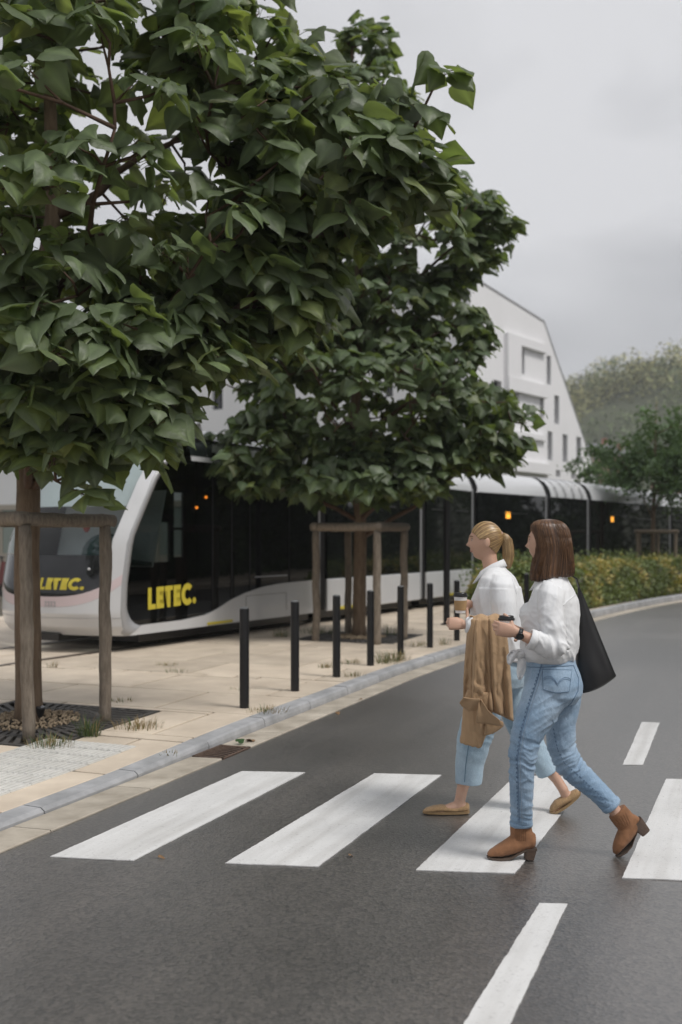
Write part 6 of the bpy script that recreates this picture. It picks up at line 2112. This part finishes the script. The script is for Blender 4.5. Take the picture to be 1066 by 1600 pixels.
fL = Bq.limb([(789, 975, -0.22, 9.5, 0.036), (765, 976, -0.25, 9, 0.034), (738, 977, -0.27, 7, 0.028), (726, 976, -0.275, 6.2, 0.023), (722, 975.5, -0.275, 6.2, 0.022)])
aR = Bq.limb([(770, 908, 0.16, 12, 0.045), (766, 940, 0.20, 11, 0.042), (766, 962, 0.20, 10, 0.038)])
fR = Bq.limb([(768, 964, 0.20, 9, 0.034), (752, 955, 0.10, 8, 0.03), (738, 947, -0.02, 6.5, 0.026), (731, 944, -0.07, 6.2, 0.022)])
hL = hand_mesh(Bq.P(725, 976, -0.275), (-0.98, 0.0, 0.10), (0.1, 0.95, -0.3), curl=(1.0, 1.35, 0.9), thumb=(0.75, 0.35, 0.55), tcurl=0.6, size=0.92)
cup2 = Bq.P(718.5, 957, -0.16)
hR = hand_mesh(Bq.P(733, 944, -0.075), (-0.80, -0.42, 0.05), (-0.35, -0.90, 0.0), curl=(0.45, 0.75, 0.65), thumb=(0.25, 0.80, 0.75), tcurl=0.0, size=0.92)
V, N, F = soft([head, neck, torso, lgF, lgR, ftF, ftR, aL, fL, aR, fR] + hL + hR, 0.0048, 2, 0.4)
obj('body', (V, F), M_SKIN, W2, smooth=True)
face_bits(W2, HC, (gf, gl, gu), 1.0)
m = MB(); lp = [HC + gf * 0.0925 + gu * -0.0475 + gl * y_ + gf * (-abs(y_) * 0.7) for y_ in (-0.022, -0.011, 0, 0.011, 0.022)]
m.tube(lp, [0.0012, 0.0034, 0.0036, 0.0034, 0.0012], n=8); m.tube([p - gu * 0.0080 - gf * 0.001 for p in lp], [0.0012, 0.0036, 0.004, 0.0036, 0.0012], n=8)
obj('lips', m, M_LIP, W2, smooth=True)

# slicked hair: cap with ridges running to the tie, then the ponytail
tie = Bq.P(782.5, 837, 0.01)
m = MB(); cols = []
r_ = random.Random(6)
BASE2, LIGHT2 = (0.19, 0.105, 0.042), (0.56, 0.385, 0.185)
nA, nB = 150, 56
axis = (tie - HC).normalized()
e1 = axis.orthogonal().normalized(); e2 = axis.cross(e1)
grid, ok = [], []
tn = [hair_color(BASE2, LIGHT2, r_) for _ in range(nA)]
for i in range(nB + 1):
    th = 0.06 + (PI * 0.86) * i / nB
    for j in range(nA):
        ph_ = 2 * PI * j / nA
        d = axis * math.cos(th) + (e1 * math.cos(ph_) + e2 * math.sin(ph_)) * math.sin(th)
        x, y, z = d.dot(gf), d.dot(gl), d.dot(gu)
        k = 1 / math.sqrt((x / 0.096) ** 2 + (y / 0.074) ** 2 + (z / 0.113) ** 2)
        X, Y, Z = x * k, y * k, z * k
        un = Z / 0.113
        if un < 0.1:
            kk = (0.1 - un) / 1.1; Y *= 1 - 0.30 * kk ** 1.3
            if X < 0: X *= 1 - 0.42 * kk
        keep = Z > -0.020 + 0.92 * X + 0.003 * nz(j * 0.6, 4.4) and not (X > -0.006 and Z < 0.012 and X < 0.03) 
        e = 1.035 + 0.012 * tn[j][0] + 0.016 * nz(j * 0.55, i * 0.12, 2) + (0.012 if Z > 0.05 else 0)
        grid.append(HC + gf * X * e + gl * Y * e + gu * Z * e); ok.append(keep); cols.append(tn[j] * (0.95 + 0.4 * nz(j * 0.6, i * 0.18)))
fs = []
for i in range(nB):
    for j in range(nA):
        a_, b_ = i * nA + j, i * nA + (j + 1) % nA
        if all(ok[q] for q in (a_, b_, a_ + nA, b_ + nA)): fs.append((a_, b_, b_ + nA, a_ + nA))
hair2 = obj('hair', (np.array([tuple(p) for p in grid]), fs), M_HAIR, W2, smooth=True)
# from_pydata keeps loose vertices, so the tint order holds
put_color(hair2, np.array(cols))
sd = hair2.modifiers.new('thick', 'SOLIDIFY'); sd.thickness = 0.008; sd.offset = -1
def hr2(u, v, w, dep, dy, tx, tz):
    k = 5.96 / FOCAL
    return (Bq.P(u, v, dy), Vector((w * k * tx, 0, w * k * tz)), Vector((0, dep, 0)))
rp = [hr2(779, 838, 4, 0.014, 0.0, 0.3, 1), hr2(784, 836.5, 5.0, 0.018, 0.0, 0.5, 0.8), hr2(789, 838, 6.0, 0.024, 0.0, 0.8, 0.5), hr2(792.5, 844, 7.2, 0.029, 0.0, 1, 0.2), hr2(794, 854, 8.2, 0.032, 0.0, 1, 0), hr2(794.5, 866, 8.5, 0.032, 0.0, 1, 0), hr2(794, 877, 7.2, 0.028, 0.0, 1, -0.1), hr2(794, 884, 5.0, 0.020, 0.0, 1, -0.1), hr2(794.5, 888, 2.2, 0.010, 0.0, 1, 0)]
pt_ = locks('ponytail', hair2, rp, 120, 0.006, (0.24, 0.14, 0.058), (0.60, 0.43, 0.22), 8, ridge_amp=0.0018)
paths = []
for k in range(220):
    th = r_.uniform(0, 2 * PI); p = []
    for q in range(4):
        i = 1 + q * 2.1 + r_.uniform(-.3, .3); ia = min(int(i), 7); fr_ = min(1, i - ia)
        c0, a0, b0 = rp[ia]; c1, a1, b1 = rp[min(ia + 1, 8)]
        e = 1.03 + r_.uniform(0, 0.10)
        p.append(c0.lerp(c1, fr_) + a0.lerp(a1, fr_) * math.cos(th) * e + b0.lerp(b1, fr_) * math.sin(th) * e)
    paths.append(p)
strands('ponytail_strands', hair2, paths, (0.24, 0.14, 0.058), (0.62, 0.45, 0.24), 3, rr=0.0007)
m = MB(); tc_ = Bq.P(782, 837, 0.0)
pr = []
for j in range(16):
    t = 2 * PI * j / 16
    cc = tc_ + Vector((0.3, 0, 1)).normalized() * 0.020 * math.cos(t) + Vector((0, 1, 0)) * 0.020 * math.sin(t)
    od = (cc - tc_).normalized(); fx_ = Vector((1, 0, -0.3)).normalized()
    pr.append([cc + (od * math.cos(s_) + fx_ * math.sin(s_)) * 0.0075 for s_ in [2 * PI * q / 8 for q in range(8)]])
m.loft(pr + [pr[0]], cap=False); obj('hair_tie', m, mat('pink_tie', (0.50, 0.33, 0.28), 0.8), hair2, smooth=True)

# cropped jeans
pel = Bq.stack([(779, 1003, 0, 0.145, 0.112), (780, 1018, 0, 0.155, 0.122), (783, 1040, 0, 0.172, 0.138), (785, 1056, 0, 0.172, 0.140), (785, 1072, 0, 0.15, 0.125)], fB)
jf_ = Bq.limb([(778, 1045, -0.07, 28, 0.09), (768, 1075, -0.075, 31, 0.098), (752, 1120, -0.07, 29, 0.098), (740, 1160, -0.05, 26, 0.094), (734, 1195, -0.02, 22.5, 0.088), (732.5, 1224, -0.005, 20.5, 0.082)], 24)
jb_ = Bq.limb([(792, 1045, 0.07, 28, 0.09), (800, 1080, 0.08, 28, 0.095), (812, 1125, 0.075, 24, 0.09), (830, 1165, 0.06, 21, 0.085), (849, 1196, 0.04, 17.5, 0.078), (856, 1208, 0.03, 16, 0.075)], 24)
V, N, F = soft([pel, jf_, jb_], 0.0065, 4, 0.5)
kF, kB_ = Bq.P(742, 1150, -0.07), Bq.P(826, 1155, 0.06)
def jf2(p):
    p = Vector(p); d = 0.002 * fbm(p.x * 12, p.y * 12, p.z * 12)
    for k_ in (kF, kB_):
        q = p - k_; w = math.exp(-(q.length / 0.16) ** 2); d += 0.006 * w * ridge(nz(q.x * 8, q.y * 6, q.z * 22 + q.x * 12))
    d += 0.006 * math.exp(-((p.z - 0.25) / 0.12) ** 2) * nz(p.x * 16, p.y * 16, p.z * 3)
    return d
V = fold(V, N, jf2); bv2 = bvh_of(V, F)
jeans2 = obj('cropped_jeans', (V, F), M_JEAN2, W2, smooth=True)
obj('side_seam', seam(bv2, [(756, 1080), (744, 1120), (733, 1160), (728, 1195), (726, 1222)], 0.0024), mat('pale_seam', (0.16, 0.25, 0.34), 0.9), jeans2, smooth=True)

# loose shirt
tor = Bq.stack([(773, 884, 0, 0.066, 0.056), (775, 893, 0, 0.112, 0.070), (777, 903, 0, 0.172, 0.100), (778, 920, 0, 0.192, 0.128), (777, 945, 0, 0.190, 0.150), (777, 975, 0, 0.188, 0.158), (779, 1005, 0, 0.186, 0.158), (781, 1030, 0, 0.184, 0.158)], fB, 30)
sL = Bq.limb([(786, 899, -0.12, 16, 0.06), (786, 912, -0.165, 19, 0.068), (788, 940, -0.20, 19.5, 0.070), (789, 964, -0.22, 19, 0.066), (789, 980, -0.23, 16, 0.058)], 22)
sLF = Bq.limb([(799, 978, -0.225, 13, 0.05), (785, 978, -0.24, 14.5, 0.054), (762, 977.5, -0.26, 13.5, 0.050), (740, 977.5, -0.275, 12, 0.043), (729, 977, -0.277, 11.2, 0.038)], 22)
sR = Bq.limb([(772, 899, 0.12, 16, 0.06), (769, 915, 0.17, 18, 0.066), (767, 945, 0.21, 18, 0.066), (767, 966, 0.21, 15, 0.055)], 18)
sRF = Bq.limb([(772, 967, 0.20, 13, 0.05), (758, 959, 0.12, 13, 0.048), (744, 951, 0.03, 11, 0.042)], 18)
V, N, F = soft([tor, sL, sLF, sR, sRF], 0.0058, 10, 0.5)
def sf2(p):
    p = Vector(p); d = 0.005 * fbm(p.x * 6, p.y * 6, p.z * 3.2)
    d += 0.0095 * ridge(nz(p.x * 12 + p.z * 3, p.y * 7, p.z * 2.2)) * (1 if p.z < 1.32 else 0.35)
    return d
V = fold(V, N, sf2); bvs2 = bvh_of(V, F)
shirt2 = obj('shirt', (V, F), M_SHIRT, W2, smooth=True)
collar(Bq.P(770, 891, 0), fB, -0.030, (0.060,), 0.040, 'collar', shirt2, front=0.030)
obj('back_pleat', seam(bvs2, [(800, 903), (806, 925), (811, 950)], 0.0016), M_SHIRT, shirt2, smooth=True)

# woven flats
def flat_shoe(rings, sole, dy):
    m1 = Bq.limb([(u, v, dy, w, d) for u, v, w, d in rings], 20)
    V, N, F = soft([m1], 0.0045, 3, 0.5)
    S = obj('woven_flat', (V, F), M_SHOE, W2, smooth=True, origin=Bq.P(rings[0][0], rings[0][1], dy))
    m = MB(); pr = []
    for (u, v, hw, th) in sole:
        c_ = Bq.P(u, v, dy); pr.append([c_ + Vector((0, y_, z_)) for y_, z_ in ((-hw, 0), (-hw, th), (hw, th), (hw, 0))])
    m.loft(pr); obj('sole', m, M_SHOESOLE, S)
    return S
flat_shoe([(661.5, 1267.5, 1.8, 0.020), (667, 1266, 3.6, 0.036), (678, 1264.0, 5.2, 0.044), (690, 1262.5, 5.6, 0.046), (700, 1263.5, 5.0, 0.046), (712, 1264.0, 5.0, 0.044), (724, 1262.0, 7.0, 0.039), (731, 1261, 7.6, 0.030), (733.5, 1261, 5.0, 0.018)],
          [(660.5, 1269.6, 0.016, 0.007), (668, 1269.9, 0.034, 0.012), (690, 1270, 0.045, 0.014), (712, 1270, 0.041, 0.014), (730, 1269.6, 0.033, 0.014), (733.5, 1269.4, 0.018, 0.014)], 0.0)
flat_shoe([(860, 1266.5, 2.2, 0.020), (864, 1263, 5.0, 0.036), (871, 1256.5, 7.0, 0.044), (880, 1251, 6.6, 0.045), (889, 1247.5, 6.6, 0.042), (898, 1241.5, 7.2, 0.038), (903, 1238, 6.5, 0.029), (905, 1236.5, 4.0, 0.018)],
          [(859.5, 1269.8, 0.018, 0.009), (867, 1269.5, 0.036, 0.014), (878, 1263.5, 0.044, 0.016), (890, 1255, 0.041, 0.016), (902, 1245, 0.033, 0.016), (906.5, 1240.5, 0.018, 0.016)], -0.005)

cup('kraft-sleeved paper cup held by the blonde woman', (cup2.x, cup2.y - 0.035, cup2.z), 0.028, 0.038, 0.098, (0.16, 0.72))

# tan coat folded over her forearm
coat = thing('coat', 'tan cotton trench coat draped over the blonde woman\'s forearm', 'coat', Bq.P(760, 1168, -0.3))
def drape(Le, Re, n_v, n_u, dyf, fold_fn, name, parent, thick=0.006):
    rows = []
    K = len(Le) - 1
    for i in range(n_v + 1):
        f_ = i / n_v * K; k = min(int(f_), K - 1); g_ = f_ - k
        a_ = [Le[k][q] + (Le[k + 1][q] - Le[k][q]) * g_ for q in range(2)]; b_ = [Re[k][q] + (Re[k + 1][q] - Re[k][q]) * g_ for q in range(2)]
        row = []
        for j in range(n_u + 1):
            x = j / n_u
            row.append(Bq.P(a_[0] + (b_[0] - a_[0]) * x, a_[1] + (b_[1] - a_[1]) * x, dyf(i / n_v, x) + fold_fn(i / n_v, x)))
        rows.append(row)
    m_ = MB(); m_.grid(rows); o = obj(name, m_, M_COAT, parent, smooth=True)
    s_ = o.modifiers.new('thick', 'SOLIDIFY'); s_.thickness = thick; s_.offset = 0
    return o
# path of the cloth: (v at left, v at right, dy, u left, u right), up behind the forearm, over it and down in front
PATH = [(1078, 1088, -0.175, 733, 798), (1040, 1045, -0.185, 732, 795), (1000, 1002, -0.195, 732.5, 793), (978, 978, -0.200, 733, 790), (966, 965, -0.225, 734, 787), (961.5, 960.5, -0.262, 735, 784), (963, 962, -0.305, 734, 785),
        (970, 968, -0.332, 732.5, 788), (985, 984, -0.340, 730.5, 791), (1010, 1010, -0.338, 728.5, 794), (1040, 1045, -0.332, 726, 797), (1065, 1085, -0.325, 724.5, 800), (1091, 1127, -0.320, 724.0, 802)]
def folds(y, x):
    d = 0.017 * math.sin(x * 17 + 1.2 * nz(y * 2, x * 2) + 0.6) + 0.008 * math.sin(x * 33 + y * 3 + 2)
    d += 0.034 * math.exp(-((x - 0.55 - 0.05 * y) / 0.030) ** 2)       # deep vertical fold
    d += 0.020 * math.exp(-((x - 0.20 + 0.03 * y) / 0.020) ** 2)
    d += 0.015 * ridge(nz(x * 5 + y * 4, y * 9 - x * 4, 3)) * smooth01((y - 0.25) * 2)
    return d
rows = []
NP = 72
for i in range(NP + 1):
    f_ = i / NP * (len(PATH) - 1); k = min(int(f_), len(PATH) - 2); g_ = smooth01(f_ - k) * 0.35 + (f_ - k) * 0.65
    q = [PATH[k][j] + (PATH[k + 1][j] - PATH[k][j]) * g_ for j in range(5)]
    fr_ = smooth01((i / NP - 0.46) / 0.5)
    row = []
    for j in range(65):
        x = j / 64
        rnd = 0.05 * (2 * x - 1) ** 6 * (1 if i / NP > 0.45 else -1)
        row.append(Bq.P(q[3] + (q[4] - q[3]) * x, q[0] + (q[1] - q[0]) * x + 1.6 * math.sin(x * 14) * (1 - fr_) * (1 if 0.3 < i / NP < 0.55 else 0), q[2] + rnd + folds(i / NP * 2 - 1, x) * (0.15 + 0.85 * fr_)))
    rows.append(row)
m = MB(); m.grid(rows)
cf = obj('coat_body', m, M_COAT, coat, smooth=True)
s_ = cf.modifiers.new('thick', 'SOLIDIFY'); s_.thickness = 0.006; s_.offset = 0
# hanging sleeve end, turned collar flap and hem
def tubef(pts, name):
    m_ = Bq.limb(pts, 28); V_, N_2, F_2 = soft([m_], 0.006, 3, 0.5)
    V_ = fold(V_, N_2, lambda p: 0.006 * ridge(nz(p[0] * 26 + p[2] * 5, p[1] * 20, p[2] * 5)))
    return obj(name, (V_, F_2), M_COAT, coat, smooth=True)
tubef([(752, 1080, -0.285, 22, 0.040), (748, 1105, -0.285, 23, 0.042), (744, 1130, -0.285, 21, 0.042), (739, 1152, -0.285, 18.5, 0.040), (736, 1164, -0.285, 17.5, 0.038)], 'coat_sleeve')
drape([(724.5, 1090), (721, 1094), (718, 1098), (722, 1103)], [(750, 1092), (748, 1102), (746, 1112), (745, 1120)], 8, 14, lambda y, x: -0.355 + 0.045 * y, lambda y, x: 0.006 * math.sin(x * 5 + y * 3), 'coat_flap', coat)
drape([(749, 1092), (747, 1106), (745, 1120), (744, 1129)], [(752, 1093), (764, 1112), (780, 1124), (785, 1134)], 10, 16, lambda y, x: -0.350 - 0.012 * math.sin(y * 3), lambda y, x: 0.010 * math.sin(x * 4), 'coat_lapel', coat)
drape([(762, 1115), (760, 1128), (758, 1140), (757, 1150)], [(786, 1128), (787, 1134), (780, 1140), (770, 1146)], 8, 12, lambda y, x: -0.335, lambda y, x: 0.006 * math.sin(x * 6), 'coat_hem', coat)
# ================================================================== weeds and litter
M_GRASS = mat('weed_blade', (0.10, 0.12, 0.045), 0.7, attr='tint', transl=0.2)
def tuft(label, p, n, h, spread, dry, seed, group='weeds in the paving joints'):
    r = random.Random(seed)
    V, F, C = [], [], []
    for k in range(n):
        a = r.uniform(0, 6.28); q = spread * r.random() ** 0.7
        b = Vector((p[0] + q * math.cos(a) * 1.3, p[1] + q * math.sin(a), p[2]))
        a2 = a + r.uniform(-.8, .8); hh = h * r.uniform(0.4, 1.1); ln = hh * r.uniform(0.3, 1.0)
        w = Vector((-math.sin(a2), math.cos(a2), 0)) * r.uniform(0.0015, 0.0035)
        m1 = b + Vector((math.cos(a2) * ln * 0.35, math.sin(a2) * ln * 0.35, hh * 0.65)); e = b + Vector((math.cos(a2) * ln, math.sin(a2) * ln, hh))
        k0 = len(V); V += [b - w, b + w, m1 + w * .8, m1 - w * .8, e]; F += [(k0, k0 + 1, k0 + 2, k0 + 3), (k0 + 3, k0 + 2, k0 + 4)]
        c = np.array((0.075, 0.115, 0.04)) if r.random() > dry else np.array((0.27, 0.20, 0.10))
        C += [c * r.uniform(0.7, 1.3)] * 5
    o = obj('weed_tuft', (np.array([tuple(v) for v in V]), F), M_GRASS, origin=p, fixn=False)
    put_color(o, np.array(C)); tag(o, label, 'weed', group)
    return o
def pv(u, v):
    p = gnd(u, v, 0.07); p.z = ph(p.x, p.y); q = gnd(u, v, p.z); q.z = p.z; return q
for i, (u, v, n, h, sp, dry, lab) in enumerate((
    (140, 1150, 130, 0.17, 0.07, 0.15, 'upright green grass tuft on the iron grate beside the right stake'),
    (78, 1168, 170, 0.10, 0.14, 0.5, 'low half-dry grass along the near edge of the iron grate'),
    (215, 1137, 150, 0.08, 0.16, 0.8, 'dry straggly grass at the right corner of the iron grate'),
    (190, 1096, 50, 0.04, 0.10, 0.6, 'flat weed in the paving right of the leftmost stake'),
    (420, 1112, 120, 0.05, 0.16, 0.75, 'dry grass on the kerb behind the nearest bollard'),
    (265, 1180, 30, 0.035, 0.07, 0.7, 'tiny dry weed on the kerb edge left of the drain'),
    (440, 995, 110, 0.14, 0.12, 0.2, 'green weed clump behind the second bollard'),
    (511, 1043, 80, 0.06, 0.10, 0.7, 'sparse dry weed left of the third bollard'),
    (545, 1037, 90, 0.07, 0.14, 0.5, 'weed patch between third and fourth bollards'),
    (553, 1057, 60, 0.06, 0.10, 0.5, 'small green weed on the kerb by the third bollard'),
    (603, 1036, 130, 0.16, 0.16, 0.3, 'tall leafy weed at the kerb between fourth and fifth bollards'),
    (622, 1032, 120, 0.14, 0.14, 0.7, 'straw-coloured weed at the foot of the fifth bollard'),
    (655, 1009, 90, 0.08, 0.20, 0.6, 'weed strip just left of the sixth bollard'),
    (694, 1008, 60, 0.12, 0.08, 0.5, 'small weed on the kerb below the tall mast'),
    (500, 990, 160, 0.13, 0.25, 0.15, 'dark green weeds at the left stake of the middle tree'),
    (610, 992, 60, 0.22, 0.14, 0.15, 'leafy weed right of the middle tree trunk'),
    (260, 1040, 50, 0.05, 0.14, 0.5, 'flat weed in a paving joint near the tram'),
    (275, 1050, 40, 0.05, 0.12, 0.4, 'low weed in the paving midway to the nearest bollard'),
    (240, 1003, 60, 0.07, 0.18, 0.4, 'weed beside the tram rail below the yellow lettering'),
    (82, 1043, 30, 0.10, 0.05, 0.6, 'small yellowish grass tuft between trunk and right stake'),
    (375, 1078, 40, 0.03, 0.10, 0.5, 'flat weed left of the second bollard'))):
    tuft(lab, pv(u, v), n, h, sp, dry, 100 + i)
# fallen leaf and debris by the drain
p = gnd(372, 1163, 0.012)
v, f = LEAVES[2]
me = mesh_data('fallen_leaf', v * 0.07, f, smooth=True, fixn=False); me.materials.append(M_LEAF)
a_ = me.color_attributes.new('tint', 'FLOAT_COLOR', 'POINT'); q = np.ones((len(v), 4)); q[:, :3] = (0.04, 0.10, 0.03); a_.data.foreach_set('color', q.ravel())
o = bpy.data.objects.new('fallen_leaf', me); COL.objects.link(o); o.location = p + Vector((0, 0, 0.02)); o.rotation_euler = (0.3, -0.3, 0.8)
tag(o, 'green leaf lying on the gutter beside the drain', 'leaf', 'fallen leaves')
M_DRY = mat('dry_leaf', (0.20, 0.12, 0.06), 0.8, var=0.3, scale=60)
for i, (u, v_, s_, lab) in enumerate(((248, 1339, 0.035, 'small dry leaf on the asphalt right of the first stripe'), (392, 1160, 0.09, 'curled dry leaf in the gutter by the drain'), (565, 1093, 0.06, 'dry leaf in the gutter before the fourth bollard'),
                                      (527, 1114, 0.05, 'dry leaf at the gutter edge below the third bollard'), (545, 1337, 0.03, 'tiny dark leaf crumb right of the second stripe'))):
    vv, ff = LEAVES[(i + 3) % 9]
    me = mesh_data('dry_leaf', vv * s_ * np.array([1, 0.8, 1.6]), ff, smooth=True, fixn=False); me.materials.append(M_DRY)
    o = bpy.data.objects.new('dry_leaf', me); COL.objects.link(o); p = gnd(u, v_, 0.008); o.location = p + Vector((0, 0, s_ * 0.25)); o.rotation_euler = (0.2, 0.1, i * 1.7)
    tag(o, lab, 'leaf', 'fallen leaves')

# motor scooter glimpsed beyond the tram at the left edge
p = gnd(2, 925, 0.08); p.y = 26.0; p.x = (-4 - 533) / FOCAL * 26; p.z = 0.08
SC = thing('motor_scooter', 'red and black scooter glimpsed behind the tram at the left edge', 'scooter', p)
def ringm(c, R_, r0, n=24, k=8):
    m_ = MB(); pr = []
    for j in range(n):
        t = 2 * PI * j / n; d = Vector((math.cos(t), 0, math.sin(t)))
        pr.append([Vector(c) + d * (R_ + r0 * math.cos(s_)) + Vector((0, 1, 0)) * r0 * math.sin(s_) for s_ in [2 * PI * q / k for q in range(k)]])
    m_.loft(pr + [pr[0]], cap=False); return m_
for dx in (0.25, -1.0):
    c = (p.x + dx, p.y, p.z + 0.27)
    w = obj('wheel', ringm(c, 0.21, 0.06), mat('tyre', (0.015, 0.015, 0.015), 0.8), SC, smooth=True)
    m = MB(); m.tube([(c[0], c[1] - 0.03, c[2]), (c[0], c[1] + 0.03, c[2])], 0.12, n=16); obj('rim', m, mat('rim', (0.3, 0.3, 0.3), 0.4, metal=0.5), w)
m = MB(); m.loft([[(p.x + x + 0.02 * 0, p.y + y_ * w_, p.z + z) for y_, z in ((-1, z0), (1, z0), (1, z1), (-1, z1))] for x, w_, z0, z1 in ((-1.25, 0.08, 0.55, 0.72), (-0.9, 0.16, 0.4, 0.80), (-0.4, 0.17, 0.3, 0.78), (-0.2, 0.16, 0.22, 0.32), (0.05, 0.16, 0.25, 0.35), (0.15, 0.15, 0.4, 0.95), (0.32, 0.10, 0.55, 0.95))])
obj('body_panels', m, mat('scooter_red', (0.12, 0.03, 0.03), 0.3, coat=0.5), SC)
m = MB(); m.tube([(p.x + 0.22, p.y, p.z + 0.5), (p.x + 0.10, p.y, p.z + 1.05)], 0.025, n=8); m.tube([(p.x + 0.08, p.y - 0.3, p.z + 1.05), (p.x + 0.10, p.y, p.z + 1.07), (p.x + 0.08, p.y + 0.3, p.z + 1.05)], 0.018, n=8); obj('handlebar', m, M_TBLK, SC)
m = MB(); m.sphere((p.x - 0.65, p.y, p.z + 0.82), (0.42, 0.14, 0.07)); obj('seat', m, M_TBLK, SC, smooth=True)
# small leafy shrub against the building at the far left
# ================================================================== air
m = MB(); m.box((300, 290, 60), (900, 640, 124))
hz = obj('haze', m, None, origin=(300, 290, -2))
hm = bpy.data.materials.new('haze_air'); hm.use_nodes = True
t = hm.node_tree
t.nodes.remove(t.nodes['Principled BSDF'])
pvn = t.nodes.new('ShaderNodeVolumePrincipled')
pvn.inputs['Color'].default_value = (0.93, 0.95, 0.98, 1)
pvn.inputs['Density'].default_value = 0.0007
t.links.new(pvn.outputs[0], t.nodes['Material Output'].inputs['Volume'])
hz.data.materials.append(hm)
tag(hz, 'faint pale haze in the air over the street', 'haze', kind='stuff')
